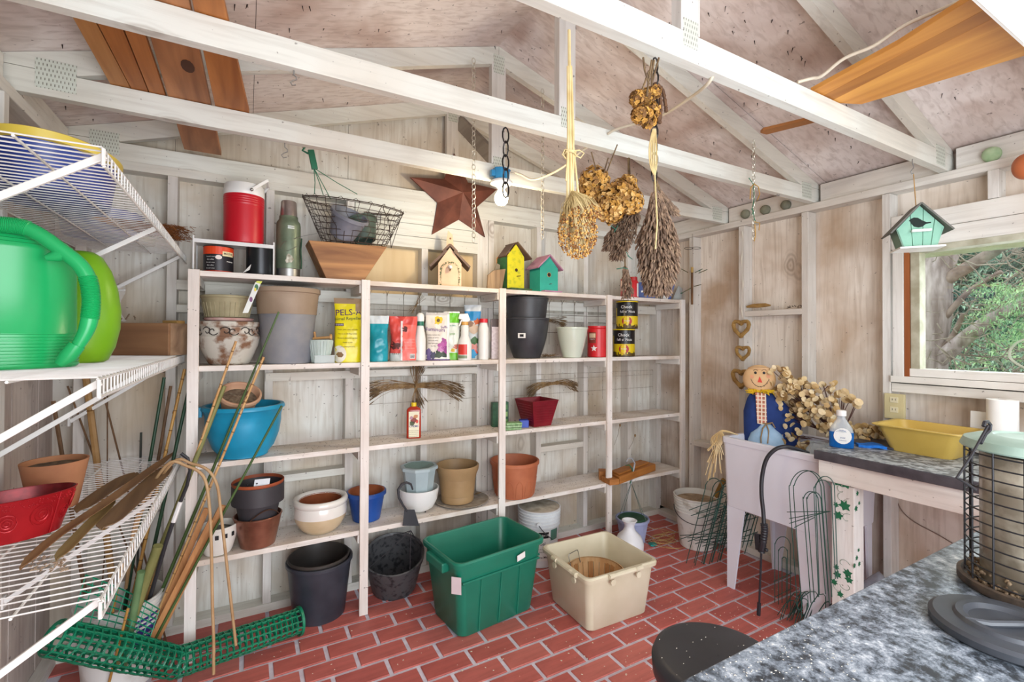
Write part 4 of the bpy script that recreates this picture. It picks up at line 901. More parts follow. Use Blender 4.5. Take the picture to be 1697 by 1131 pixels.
# cream glazed pot
p=onZ(531,887,Z4); mm=mpp(p); t,k=fitem('glazed_pot','round pot glazed white above and tan below on the fourth tier','pot',531,887,24*mm,Z4)
h=55*k; CG=mat('e6e2da',.15,var=.04,coat=.5); CT=mat('d3bf9c',.25,c2='c6b08a',coat=.4)
P=[(22*k,0),(25*k,.003),(33*k,h*.16),(39.5*k,h*.38),(41*k,h*.5)]; G().lathe(P,n=52,cap=False).obj('tan_base',CT,t,smooth=True,ang=1)
G().lathe([(41*k,h*.5),(41.5*k,h*.62),(40.5*k,h*.76),(40*k,h*.80),(42.5*k,h*.84),(43*k,h*.92),(41*k,h*.99),(38*k,h),(34*k,h*.97),(33*k,h*.9)],n=52,cap=False).obj('white_top',CG,t,smooth=True,ang=1)
G().lathe([(33*k,h*.93),(36*k,h*.6),(25*k,h*.2),(.002,h*.18)],n=40,cap=False).obj('clay_inside',TERRAI,t,smooth=True)
# blue pot
t,k=pit('blue_pot','cobalt blue glazed clay pot behind the second post',607,868,22,30,47,mat('20509e',.35,c2='1a4288'),rimh=14/1e3*1.6,rimw=.006)
G().lathe([(29*k,47.4*k),(27*k,46.6*k),(25.5*k,40*k),(19*k,12*k),(.002,12*k)],n=40,cap=False).obj('clay_inside',TERRAI,t,smooth=True)
# white bowl + octagonal pot
p=onZ(694,853,Z4); mm=mpp(p); t,k=fitem('hanging_bowl','white rounded hanging bowl pot carrying the octagonal planter','pot',694,853,20*mm,Z4)
h=38*k; G().lathe([(.01,0),(14*k,.001),(24*k,h*.18),(30*k,h*.5),(32*k,h*.85),(32.5*k,h),(31*k,h),(30*k,h*.8),(22*k,h*.3),(.002,h*.25)],n=44,cap=False).obj('body',WHT,t,smooth=True,ang=1)
for a in (-2.3,-.9,.6,2.4): G().ball((17*k*math.cos(a),17*k*math.sin(a),.004),.004,6).obj('foot',INK,t)
bw=t.location.copy()
t=T('octagonal_planter','pale blue grey octagonal planter sitting in the white bowl','planter',(bw.x,bw.y,Z4+.062),face(bw)+.2); k=mm
G().lathe([(21*k,0),(28*k,53*k),(32*k,53.5*k),(32*k,58*k),(29.5*k,59*k),(26.5*k,59*k),(20*k,10*k),(.002,10*k)],n=8,cap=False).obj('body',mat('aebdc0',.5,c2='9fb0b4'),t)
G().lathe([(29.5*k,58.6*k),(24*k,58.4*k),(.002,52*k)],n=8,cap=False).obj('green_liner',mat('7f9a92',.6),t)
# tan pot on saucer
p=onZ(757,838,Z4); mm=mpp(p); t,k=fitem('pot_saucer','grey weathered saucer under the tan pot','saucer',765,843,36*mm,Z4); sc0=t.location.copy()
G().lathe([(36*k,0),(40*k,.003),(45*k,.012),(44*k,.014),(38*k,.007),(.002,.006)],n=44,cap=False).obj('body',mat('aaa296',.9,c2='837a6e',sc_=25),t,smooth=True)
t=T('tan_pot','smooth tan plastic pot standing on the grey saucer','pot',sc0+Vector((-.03,.0,.0075)),face(sc0)); h=60*k; TP=mat('a98a62',.5,c2='9b7d57')
G().lathe([(24*k,0),(26*k,.003),(27*k,h*.08),(26.6*k,h*.20),(27.6*k,h*.21),(30*k,h*.66),(31*k,h*.67),(31.5*k,h*.74),(34.5*k,h*.86),(35.5*k,h*.985),(34.5*k,h),(33*k,h),(32*k,h*.85),(28*k,h*.5),(24*k,h*.2),(.002,h*.19)],n=52,cap=False).obj('body',TP,t,smooth=True,ang=.5)
t=T('dry_leaf','curled dry leaf lying on the grey saucer beside the tan pot','leaf',sc0+Vector((.10,.03,.013)))
g=G(); g.add([(0,0,0),(.02,.008,.008),(.045,.004,.004),(.05,-.01,.012),(.025,-.012,.003),(.0,-.008,.008)],[(0,1,4,5),(1,2,3,4)]).obj('blade',STD,t)
# terracotta plastic pot
p=onZ(849,827,Z4); mm=mpp(p); t,k=fitem('terracotta_pot','terracotta coloured plastic pot with arch relief by third post','pot',849,827,30*mm,Z4); t.location.y-=.03; h=57*k; TC=mat('bb6f4b',.6,c2='ab6040')
pot(t,31*k,39*k,h,TC,rimh=.022,rimw=.006,curve=.08)
for q in range(14):
    a0=2*math.pi*q/14; da=.17
    pts=[]
    for j in range(9):
        s=j/8; a=a0+da*math.cos(math.pi*(1-s)) ; z=h*(.06+.46*math.sin(math.pi*s)**.5); r=31*k+(8*k)*z/h+.0035
        pts.append((r*math.cos(a),r*math.sin(a),z))
    G().tube(pts,.0018,4).obj('arch_relief',TC,t)
# orange blocks
OB=wood('orange_block','b8793a','93591f','x',9)
for i,(label,pts) in enumerate((('larger golden wood block with rounded corner on the fourth tier',((1010,800),(1087,775),.09,.06)),)):
    pass
t=T('wood_block','golden wood step block at the right end of the fourth tier','wood block',onZ(1040,800,Z4)+Vector((0,.07,.0005)))
tl=t.location
def LB(px,py,Z=Z4): q=onZ(px,py,Z)-tl; return Vector((q.x,q.y,0))
a=LB(1027,804); b_=LB(1087,781); bw_=Vector((-.05,.16,0)); hh=.058
G().prism([a,b_,b_+Vector((-.0,.13,0)),a+Vector((.03,.13,0))],(0,0,.055)).obj('front_block',OB,t,bevel=.008)
G().prism([a+Vector((-.075,.02,0)),a+Vector((-.003,-.0,0)),a+Vector((.02,.13,0)),a+Vector((-.06,.13,0))],(0,0,.04)).obj('side_block',OB,t,bevel=.004)
G().prism([a+Vector((.02,.03,.056)),b_+Vector((-.05,.03,.056)),b_+Vector((-.05,.12,.056)),a+Vector((.03,.12,.056))],(0,0,.012)).obj('upper_board',OB,t,bevel=.003)
t,k=boxitem('wood_offcut','small golden offcut left of the fourth shelf post','wood block',1001,2.72,Z4,17,.08,14,OB,turn=.1,part='block')
# ================= ON THE FLOOR =================
# nested black tubs
t,k=fitem('nursery_tub','two nested black nursery tubs on the floor by the second post','tub',529,1036,.115); DK=mat('2a2d36',.35,c2='3a3d46',sc_=10)
pot(t,40*k,50*k,92*k,DK,'outer_tub',rimh=.018,rimw=.006,inner=.9)
G().lathe(potprof(38*k,47*k,78*k,rimh=.012,rimw=.004,inner=.9),c=(-.004,-.0,19*k),n=44,cap=False).obj('inner_tub',mat('2c2927',.5,c2='3d3733'),t,smooth=True,ang=.5)
# hanging basket leaning
t=T('hanging_pot','black hanging pot tipped forward with its hook over the lowest shelf','pot',onZ(657,985,0)+Vector((.005,.07,.012)))
f0=face(t.location); t.matrix_basis=Matrix.Translation(t.location)@(RZ(f0)@RX(.33)).to_4x4(); k=mpp(t.location)
HB=[(.01,0),(30*k,.002),(36*k,.02),(44*k,50*k),(44.5*k,60*k),(47.5*k,61*k),(48*k,68*k),(46*k,69*k),(43.5*k,66*k),(41*k,45*k),(30*k,10*k),(.004,9*k)]
G().lathe(HB,n=48,cap=False).obj('body',mat('26272b',.45,c2='4a4a4c',sc_=40,th=(.5,.62)),t,smooth=True,ang=.5)
iv=t.matrix_basis.inverted(); hk=iv@onY(681,880,2.60); hkt=iv@onY(683,812,2.60)
HM=mat('303136',.5)
for a in (-2.6,-1.0,.2,1.6):
    e=Vector((44*k*math.cos(a),44*k*math.sin(a),66*k)); G().tube([e,e.lerp(hk,.5)+Vector((0,0,-.006)),hk],.0022,5).obj('strand',HM,t)
hb=iv@onY(672,866,2.598); ht=iv@onY(680,842,2.598)
W=lambda px,py,Y=2.60: iv@onY(px,py,Y)
G().add([W(667,872),W(703-8,872),W(687,845),W(670,845),W(667,872,2.606),W(695,872,2.606),W(687,845,2.606),W(670,845,2.606)],[(0,1,2,3),(7,6,5,4),(0,4,5,1),(1,5,6,2),(2,6,7,3),(3,7,4,0)]).obj('hook_plate',HM,t)
G().tube([W(675,848),W(668,838),W(661,825),W(660,812),W(666,803),W(674,800),W(681,803),W(684,812)],[.006,.006,.007,.008,.008,.007,.006,.005],8).obj('hook',HM,t,smooth=True)
# green tote
GT=mat('1d7a62',.35,c2='18705a',sc_=5)
gbase=[onZ(712,1000,0),onZ(763,1063,0),onZ(884,1010,0)]
ax=(gbase[2]-gbase[1]); Lx=ax.length; ax.normalize(); ay=Vector((-ax.y,ax.x,0)); Ly=.30
ang=math.atan2(ax.y,ax.x)
def tote(name,label,cx,cy,ang,lx,ly,h,m,flare,rimh,rimw,corner=.05,inner=.93,part='body'):
    t=T(name,label,'storage bin',(cx,cy,.0005),ang)
    def ring(ex,ey,z,c=None):
        c=c or corner; pts=[]
        for qx,qy,a0 in ((1,1,0),(-1,1,math.pi/2),(-1,-1,math.pi),(1,-1,1.5*math.pi)):
            for j in range(5):
                a=a0+j*math.pi/8; pts.append((qx*(ex-c)+c*math.cos(a),qy*(ey-c)+c*math.sin(a),z))
        return pts
    X,Y=lx/2,ly/2; g=G(); rings=[ring(X-.01,Y-.01,0),ring(X,Y,.01),ring(X+flare*(h-rimh)/h,Y+flare*(h-rimh)/h,h-rimh),
      ring(X+flare+rimw,Y+flare+rimw,h-rimh+.002),ring(X+flare+rimw+.002,Y+flare+rimw+.002,h-.008),ring(X+flare+rimw-.004,Y+flare+rimw-.004,h),ring(X+flare-.002,Y+flare-.002,h),ring(X+flare-.006,Y+flare-.006,h-.006),ring(X-.006,Y-.006,.02),]
    v=[p for r in rings for p in r]; n=20; f=[(j*n+i,j*n+(i+1)%n,(j+1)*n+(i+1)%n,(j+1)*n+i) for j in range(len(rings)-1) for i in range(n)]
    f.append(tuple(range(n))[::-1]); f.append(tuple((len(rings)-1)*n+i for i in range(n)))
    g.add(v,f).obj(part,m,t,smooth=True,ang=.7); return t,X,Y
hT=.40; P=tote
c0=gbase[1]+ax*Lx/2+ay*Ly/2
t,X,Y=tote('storage_tote','deep dark green plastic storage tote without lid on the brick floor',c0.x,c0.y,ang,Lx,Ly,hT,GT,.040,.030,.010,corner=.045)
s=.04
for x in (-X*.55,-X*.02,X*.5): 
    G().prism([(x-.004,-Y-.006,.015),(x+.004,-Y-.006,.015),(x+.004,-Y-.004-s*.75,hT*.72),(x-.004,-Y-.004-s*.75,hT*.72)],(0,.012,0)).obj('side_rib',GT,t,bevel=.001)
G().bar((-X-.01,-Y-.034,hT*.735),(X+.01,-Y-.034,hT*.735),.012,.012).obj('side_step',GT,t,bevel=.003)
G().bar((X+.031,-Y-.01,hT*.735),(X+.031,Y+.01,hT*.735),.012,.012).obj('side_step',GT,t,bevel=.003)
for x in (-X-.052,X+.052):
    g=G(); g.box(x-.02,x+.02,-.09,.09,hT-.075,hT-.028); g.obj('handle',GT,t,bevel=.006)
G().prism([(X*.35,-Y-.051,hT*.80),(X*.57,-Y-.051,hT*.83),(X*.56,-Y-.053,hT*.91),(X*.34,-Y-.053,hT*.88)],(0,.002,0)).obj('white_sticker',WHT,t)
G().prism([(-X-.052,-Y-.0,hT*.62),(-X-.02,-Y-.04,hT*.62),(-X-.026,-Y-.048,hT*.84),(-X-.058,-Y-.01,hT*.84)],(.002,.003,0)).obj('care_sticker',mat('e3d5d8',.4),t)
# cream crate
b0,b1,b2=onZ(912,1000,0),onZ(976,1052,0),onZ(1073,1017,0); ax=(b2-b1); Lx=ax.length; ax.normalize(); ay=Vector((-ax.y,ax.x,0)); ang=math.atan2(ax.y,ax.x); Ly=.36; c0=b1+ax*Lx/2+ay*Ly/2
CB=mat('dcd5bd',.4,c2='d0c8ad',sc_=5); hC=.298
t,X,Y=tote('storage_crate','cream plastic storage crate with a basket inside on the floor',c0.x,c0.y,ang,Lx,Ly,hC,CB,.030,.028,.012,corner=.035)
for sx in (-1,1):
    g=G(); g.tube([(sx*.11,-Y-.048,hC-.012),(sx*.06,-Y-.056,hC-.004)],.012,10); g.obj('grip_end',CB,t,smooth=True)
    g=G(); g.tube([(-X-.048,sx*.11-.03,hC-.012),(-X-.056,sx*.06-.03,hC-.004)],.012,10); g.obj('grip_end',CB,t,smooth=True)
G().tube([(-.11,-Y-.050,hC-.008),(.11,-Y-.050,hC-.008)],.014,10).obj('grip',CB,t,smooth=True); G().tube([(-X-.05,-.14,hC-.008),(-X-.05,.08,hC-.008)],.014,10).obj('grip',CB,t,smooth=True)
for x in (-.085,.085): G().lathe([(.016,-.004),(.016,.004)],c=(x,-Y-.052,hC-.04),M=RX(math.pi/2),n=16).obj('grip_tab',CB,t)
for y in (-.12,.06): G().lathe([(.016,-.004),(.016,.004)],c=(-X-.052,y,hC-.04),M=RY(math.pi/2),n=16).obj('grip_tab',CB,t)
cc=c0
# bushel basket inside
BS=wood('splint','dcb98a','c99a68','z',20); BS2=wood('splint_dark','b98a58','a87747','z',20)
t=T('splint_basket','thin wood splint basket with wire handle inside the cream crate','basket',(cc.x,cc.y+.02,.022),.3); r0,r1,hb=.125,.155,.168
for q in range(28):
    a0=2*math.pi*q/28; a1=a0+2*math.pi/28*.9; g=G(); v=[]
    for r,z in ((r0,0),(r1,hb)):
        for a in (a0,a1): v.append((r*math.cos(a),r*math.sin(a),z)); 
    v+= [(p[0]*.985,p[1]*.985,p[2]) for p in v]
    g.add(v,[(0,1,3,2),(5,4,6,7),(0,4,5,1),(2,3,7,6),(0,2,6,4),(1,5,7,3)]); g.obj('splint',BS if q%3 else BS2,t)
G().lathe([(r1+.002,hb-.025),(r1+.006,hb-.024),(r1+.008,hb+.004),(r1+.002,hb+.005)],n=40,cap=False).obj('outer_hoop',BS,t,smooth=True)
G().lathe([(r1-.006,hb-.02),(r1-.004,hb+.003)],n=40,cap=False).obj('inner_hoop',BS,t,smooth=True)
G().lathe([(r0,.002),(.003,.002)],n=28,cap=False).obj('bottom',BS2,t)
G().tube([(-.045,r1-.02,hb-.015),(-.047,r1-.002,hb+.045),(-.04,r1-.002,hb+.056),(.04,r1-.002,hb+.056),(.047,r1-.002,hb+.045),(.045,r1-.02,hb-.015)],.0022,6).obj('wire_handle',METAL,t,smooth=True)
# buckets
def bucket(label,p,rb,rt,h,m,inn=None,fill=None,group=None,tw=0):
    t=T('bucket',label,'bucket',(p.x,p.y,.0006),face(p)+tw,group)
    def R0(z): return rb+(rt-rb)*z/h
    P=[(rb-.01,0),(rb,.006)]
    for z in (.70,.76,.82,.88,.93): P+=[(R0(h*z),h*z-.0),(R0(h*z)+.007,h*z+.001),(R0(h*z)+.007,h*z+.006),(R0(h*z)+.001,h*z+.008)]
    P+=[(R0(h)+.003,h-.008),(R0(h)+.006,h-.002),(R0(h)+.004,h),(R0(h)-.003,h),(R0(h)-.006,h-.01),(rb-.004,.02),(.003,.018)]
    G().lathe(P,n=52,cap=False).obj('body',m,t,smooth=True,ang=.7)
    if fill: 
        G().lathe([(R0(fill)-.005,fill),(.003,fill+.004)],n=40,cap=False).obj('contents' if inn else 'lid',inn or m,t)
    return t,R0
DW=mat('deded9',.45,c2='a59c8c',sc_=9,th=(.30,.46)); BW=mat('e2e5e8',.35,c2='cfd3d6',sc_=6)
p=onZ(1155,916,0); d=Vector((p.x,p.y,0)).normalized(); p=p+d*.125
t,R0=bucket('dirty white bucket full of soil stains beside the utility sink',p,.118,.158,.365,DW,mat('b9a58c',.9,c2='8d7a63',sc_=20),.325,'white plastic buckets on the floor')
G().tube([Vector(((.158)*math.cos(a),(.158)*math.sin(a),.275-.075*max(0,-math.sin(a)))) for a in [-math.pi+math.pi*j/14 for j in range(15)]],.0028,5).obj('bail',mat('33363a',.5),t,smooth=True)
p=onZ(893,944,0); d=Vector((p.x,p.y,0)).normalized(); p=p+d*.12
t,R0=bucket('white lidded bucket with black and green label behind green tote',p,.118,.140,.37,BW,mat('c9c4b6',.9,c2='8f8778',sc_=14),.368,'white plastic buckets on the floor')
f=lambda z: R0(z)+.0012
def bl(u0,u1,z0,z1,m,name='label',o=0):
    g=G(); n=8; v=[]
    for z in (z0,z1):
        for i in range(n+1): a=(u0+(u1-u0)*i/n); v.append((f(z)*math.sin(a)*(1+o),-f(z)*math.cos(a)*(1+o),z))
    return g.add(v,[(i,i+1,n+2+i,n+1+i) for i in range(n)]).obj(name,m,t)
bl(-.05,.55,.05,.245,WHT); bl(.62,1.1,.18,.25,mat('4f7f70',.5),'green_label'); bl(-.02,.5,.20,.24,INK,'black_panel',.002)
def btx(s,sz,a0,z0,m=INK): return text(s,sz,lambda a,b_: Vector((f(z0+b_)*1.004*math.sin(a0+a/.13),-f(z0+b_)*1.004*math.cos(a0+a/.13),z0+b_)),'lettering',m,t)
btx('Garden Mix',.018,.24,.22,WHT); btx('Gal.',.03,.2,.165); btx('Bone Meal',.022,.2,.075); btx('Keep dry and covered',.009,.2,.13); btx('Ready for use',.009,.2,.11)
G().tube([Vector((.0,-.162,.295)),Vector((.02,-.166,.27)),Vector((.055,-.165,.235)),Vector((.085,-.155,.21))],.003,5).obj('bail_handle',mat('33363a',.5),t)
G().lathe([(.0155,0),(.0155,.01)],c=(.0,-.149,.295),M=RX(math.pi/2),n=16).obj('handle_ear',BW,t)
# lilac pot with hanger
t,k=fitem('hanging_planter','lilac plastic hanging planter with green insert and wire hanger','planter',1048,907,.09)
LI=mat('a9b2d2',.5,c2='98a2c6'); hl=.18; pot(t,.084,.116,hl,LI,rimh=.018,rimw=.006)
g=G()
for q in range(30): a=2*math.pi*q/30; g.tube([(.083*math.cos(a),.083*math.sin(a),.004),(.1105*math.cos(a),.1105*math.sin(a),hl-.02)],.0024,4)
g.obj('fluting',LI,t,kind='stuff')
G().lathe([(.108,hl-.01),(.09,hl+.004),(.06,hl-.004),(.003,hl-.006)],n=40,cap=False).obj('green_insert',mat('2f5b43',.6,c2='214634',sc_=12),t,smooth=True)
iv=t.matrix_basis.inverted(); top=iv@(onY(1046,778,2.62)); ctr=iv@onY(1046,800,2.62)
for i,a in enumerate((-2.7,-.5,.9,2.2)):
    e=Vector((.112*math.cos(a),.112*math.sin(a),hl-.005)); G().tube([e,e.lerp(ctr,.5),ctr],.002,5).obj('strand',mat('5f6f66' if i%2 else '4a5a52',.5),t)
W=lambda px,py: iv@onY(px,py,2.615)
G().tube([W(1046,803),W(1047,790),W(1050,778),W(1052,768),W(1047,760),W(1041,760),W(1038,766)],[.006,.007,.007,.006,.006,.005,.004],8).obj('grey_hook',mat('a3a6ac',.5),t,smooth=True)
G().tube([W(1044,802),W(1049,790),W(1048,778),W(1043,771),W(1037,772)],[.004,.005,.005,.005,.004],8).obj('green_hook',mat('3d6b4d',.5),t,smooth=True)
# white jug
t,k=fitem('ceramic_vase','white round vase with flared mouth between crate and lilac planter','vase',1043,934,.07)
J=[(a*1.12,b_*1.22) for a,b_ in [(.045,0),(.060,.004),(.083,.05),(.086,.085),(.070,.125),(.040,.152),(.030,.170),(.029,.185),(.038,.203),(.046,.212),(.040,.214),(.024,.2),(.022,.17),(.003,.165)]]
G().lathe(J,n=44,cap=False).obj('body',mat('e9ebef',.35,var=.04),t,smooth=True,ang=1)
# raffia and teal tag on the floor
t=T('raffia_tangle','tangle of pale raffia with a teal plastic clip on the floor','raffia',onZ(1110,895,0)); t.location.z=.003; g=G()
RAF=mat('c9ab74',.8,c2='a98850',sc_=20)
for i in range(16):
    a0=R.uniform(0,6.28); r0=R.uniform(.04,.17); c=Vector((R.uniform(-.09,.05),R.uniform(-.07,.09),.002+.0015*i)); n=R.randint(6,12)
    g.tube([c+Vector((r0*math.cos(a0+j*.45),.75*r0*math.sin(a0+j*.45),.004*math.sin(j+i))) for j in range(n)],.0016,4,caps=False)
g.obj('strands',RAF,t,kind='stuff')
p=onZ(1081,905,0)-t.location; G().prism([p+Vector((-.03,-.015,.004)),p+Vector((.02,-.03,.004)),p+Vector((.035,.01,.004)),p+Vector((-.01,.03,.004))],(0,0,.012)).obj('teal_clip',mat('1d8f86',.4),t,bevel=.003)
# ===== stake bucket at the left
p=Vector((-.47,2.62,0)); 
bk_=bucket('white bucket with purple label holding canes at the left','' if 0 else p,.12,.150,.37,mat('dcdcd8',.45,c2='b7b2a8',sc_=8,th=(.3,.46)),None,None,'white plastic buckets on the floor',.55); t,R0=bk_
f=lambda z: R0(z)+.0012
PUR=mat('3f2f86',.45); bl(-.35,.60,.19,.31,PUR,'purple_label'); btx('Premium',.02,.1,.265,WHT); btx('interior paint',.012,.1,.225,WHT)
btx('5 US Gallons',.014,.1,.15,PUR)
G().tube([Vector(((.163)*math.sin(a),-(.163)*math.cos(a),.29-.05*math.cos(a*1.0))) for a in [-1.5+.25*j for j in range(13)]],.0026,5).obj('bail',METAL,t,smooth=True)
bc=t.location.copy()
# canes & stakes: (label,name,top picture point, top Y, foot offset in bucket, radius0,radius1, material, kind)
BAM=mat('c69a55',.45,c2='a77a38',sc_=12); BAM2=mat('d2ac78',.5,c2='b98a52',sc_=12); GRS=mat('4f6a36',.5,c2='3c5229',sc_=9); GRD=mat('234a30',.5,c2='1b3a26'); OLV=mat('8b8a54',.6,c2='6f7040',sc_=8); WDS=wood('stake_wood','c08a58','9a6a3e','z',14); BRN=mat('7a5a3c',.7,c2='5d432b',sc_=14)
NODE=mat('7a5526',.6)
def cane(name,label,top,Y,foot,r0,r1,m,nodes=0,group=None,cat='cane',mid=None):
    P1=onY(*top,Y); P0=Vector((bc.x+foot[0],bc.y+foot[1],.03)); t=T(name,label,cat,P0,0,group)
    d=P1-P0; g=G(); n=6 if mid else 2
    pts=[d*(i/(n)) + (Vector(mid)*math.sin(math.pi*i/n) if mid else Vector((0,0,0))) for i in range(n+1)]
    g.tube(pts,[r0+(r1-r0)*i/n for i in range(n+1)],8); g.obj('shaft',m,t,smooth=True,ang=1)
    if nodes:
        g=G()
        for i in range(nodes):
            s=(i+.5)/nodes+R.uniform(-.01,.01); q=d*s; r=(r0+(r1-r0)*s); u=d.normalized(); g.tube([q-u*.002,q,q+u*.002],[r*1.02,r*1.22,r*1.02],8)
            if s>.4:
                for _ in range(2): a=R.uniform(0,6.28); pz=q+Vector((math.cos(a)*r*1.1,math.sin(a)*r*1.1,0))+u*R.uniform(-.02,.02); g.tube([pz,pz+u*.012],r*.22,4)
        g.obj('nodes',NODE,t,kind='stuff')
    return t
gN='thin canes standing in the left bucket'
cane('bamboo_cane','knotted orange bamboo cane, leftmost, reaching the middle wire shelf',(306,612),2.72,(-.02,.05),.007,.0065,BAM,16,gN)
cane('bamboo_cane','knotted pale bamboo cane crossing the first shelf post',(391,566),2.50,(.0,.02),.006,.0055,BAM2,18,gN)
cane('bamboo_cane','knotted pale bamboo cane in front of the blue planter',(437,592),2.45,(.05,-.02),.006,.0055,BAM2,18,gN)
cane('plant_stake','long dark green plastic stake reaching the tall two tone pot',(462,517),2.50,(.03,.03),.009,.004,GRS,0,gN)
cane('plant_stake','dark green stake ending over the blue planter',(467,673),2.45,(.06,-.05),.006,.005,GRS,0,gN)
cane('plant_stake','dark green stake just left of the first shelf post',(318,622),2.68,(.02,.06),.008,.007,GRD,0,gN)
cane('plant_stake','dark green stake beneath the middle wire shelf end',(272,626),2.78,(-.03,.09),.008,.007,GRD,0,gN)
cane('plant_stake','dark brown stake beside the green one below the wire shelf',(283,640),2.80,(-.0,.10),.008,.007,BRN,0,gN)
cane('olive_pole','thick olive green split cane leaning to the first post',(372,640),2.54,(-.03,-.04),.014,.009,OLV,0)
cane('olive_pole','olive split cane running under the lowest wire shelf',(262,905),2.40,(-.02,-.09),.018,.018,OLV,0)
for (lab,top,Y,foot,w_) in (('tan wooden stake leaning on the first post, shortest',(343,843),2.50,(.06,.0),.012),('wooden stake with square top crossing the first post',(369,838),2.52,(.08,.02),.014),('pale round dowel between the wooden stakes',(350,862),2.46,(.05,-.05),.010)):
    P1=onY(*top,Y); P0=Vector((bc.x+foot[0],bc.y+foot[1],.03)); t=T('wooden_stake',lab,'stake',P0,0,'wooden stakes in the left bucket'); G().bar((0,0,0),P1-P0,w_*2,w_*1.2,(0,1,0)).obj('shaft',WDS,t,bevel=.002)
t=cane('green_post','short thick green stake standing in the left bucket',(234,948),2.40,(.02,-.09),.014,.014,mat('6f8f62',.6,c2='56744c'),0,cat='stake')
for (lab,top,Y,foot) in (('thin bamboo rod, left part of the bucket, below the lowest wire shelf',(203,935),2.42,(-.06,-.06)),('thin bamboo rod at the front edge of the bucket',(212,1010),2.36,(-.02,-.12))):
    cane('bamboo_rod',lab,top,Y,foot,.005,.005,BAM,4,'thin rods in the left bucket')
# black tool with white band
P0=Vector((bc.x+.03,bc.y+.04,.03)); t=T('black_tool','black curved metal tool handle with a white band in the left bucket','tool',P0)
L_=lambda px,py,Y: onY(px,py,Y)-P0
G().tube([Vector((0,0,0)),L_(275,900,2.5),L_(288,862,2.5)],[.008,.008,.008],8).obj('shaft',mat('2c2c30',.5),t,smooth=True)
G().tube([L_(287,866,2.5),L_(299,832,2.5)],.0095,8).obj('white_band',WHT,t,smooth=True)
G().tube([L_(299,832,2.5),L_(310,805,2.5),L_(315,780,2.5),L_(311,760,2.5),L_(300,752,2.5)],.007,8).obj('curved_end',mat('2c2c30',.5),t,smooth=True)
# bent reed hoops
REED=mat('b99a72',.6,c2='a5825a',sc_=10)
for i,(lab,pts) in enumerate((('bent reed hoop arching out of the bucket, nearer strand',((275,772,2.35),(310,773,2.34),(337,790,2.33),(346,830,2.33),(350,900,2.33),(352,1000,2.33),(354,1062,2.33),(354,1118,2.33))),
  ('bent reed hoop arching out of the bucket, farther strand',((285,768,2.42),(318,769,2.42),(345,780,2.41),(360,806,2.40),(366,850,2.40),(374,920,2.40),(383,1000,2.40),(391,1070,2.40))))):
    w_=[onY(*p) if len(p)==2 else onY(p[0],p[1],p[2]) for p in pts]; o=w_[-1]; o.z=max(o.z,.02)
    t=T('reed_hoop',lab,'reed',o,0,'bent reed hoops at the left'); start=Vector((bc.x+.02,bc.y,.40))
    P_=[start,start.lerp(w_[0],.5)+Vector((-.03,0,.05))]+w_
    # smooth
    def cr(P,n=5):
        out=[]
        for j in range(len(P)-1):
            p0,p1,p2,p3=P[max(j-1,0)],P[j],P[j+1],P[min(j+2,len(P)-1)]
            for q in range(n):
                s=q/n; out.append(.5*((2*p1)+(-p0+p2)*s+(2*p0-5*p1+4*p2-p3)*s*s+(-p0+3*p1-3*p2+p3)*s**3))
        return out+[P[-1]]
    G().tube([p-o for p in cr(P_)],.0062,8).obj('reed',REED,t,smooth=True,ang=1)
# canes leaning on the left and back wall, below the middle wire shelf
def leaner(name,label,a,Ya,b_,Yb,r,m,group,n=0,mid=0):
    A,B_=onY(*a,Ya),onY(*b_,Yb); t=T(name,label,'cane',B_,0,group); d=A-B_
    G().tube([Vector((0,0,0)),d*.5+Vector((mid,0,0)),d],r,7).obj('shaft',m,t,smooth=True)
    if n:
        g=G()
        for i in range(n): q=d*((i+.5)/n); g.tube([q-d.normalized()*.003,q,q+d.normalized()*.003],[r,r*1.2,r],8)
        g.obj('nodes',NODE,t,kind='stuff')
gl_='canes leaning in the left corner'
def leaner2(name,label,a,b_,Y0,r,m,n=0,mid=0):
    # foot on the floor: extend the line down to z=0 on plane Y0
    A,B_=onY(*a,Y0),onY(*b_,Y0); d=B_-A; s=(A.z-.004)/(A.z-B_.z); Ft=A+d*s; Ft.y=Y0-.05
    t=T(name,label,'cane',Ft,0,gl_); G().tube([Vector((0,0,0)),(A-Ft)*.5+Vector((mid,0,0)),A-Ft],r,7).obj('shaft',m,t,smooth=True)
    if n:
        g=G()
        for i in range(n): q=(A-Ft)*((i+.5)/n); u=(A-Ft).normalized(); g.tube([q-u*.003,q,q+u*.003],[r,r*1.2,r],8)
        g.obj('nodes',NODE,t,kind='stuff')
leaner2('bamboo_cane','thick weathered bamboo cane leaning on the back wall in the left corner',(142,622),(164,778),2.86,.014,mat('b08a5a',.6,c2='94703f',sc_=12),4)
leaner2('thin_cane','thin dark cane leaning left of the thick bamboo cane',(112,640),(158,760),2.87,.004,BRN)
leaner2('thin_cane','thin dark cane right of the thick bamboo cane',(172,655),(203,772),2.87,.004,BRN)
leaner2('thin_cane','very thin wavy twig leaning behind the thick bamboo cane',(178,650),(174,772),2.88,.0028,BRN,mid=.02)
leaner2('thin_cane','short dark upright rod in the middle of the left panel',(234,717),(233,772),2.87,.005,mat('3a3f38',.6))
leaner2('thin_cane','brown slanting stick beside the clay pot, left corner',(88,665),(102,742),2.80,.008,BRN)
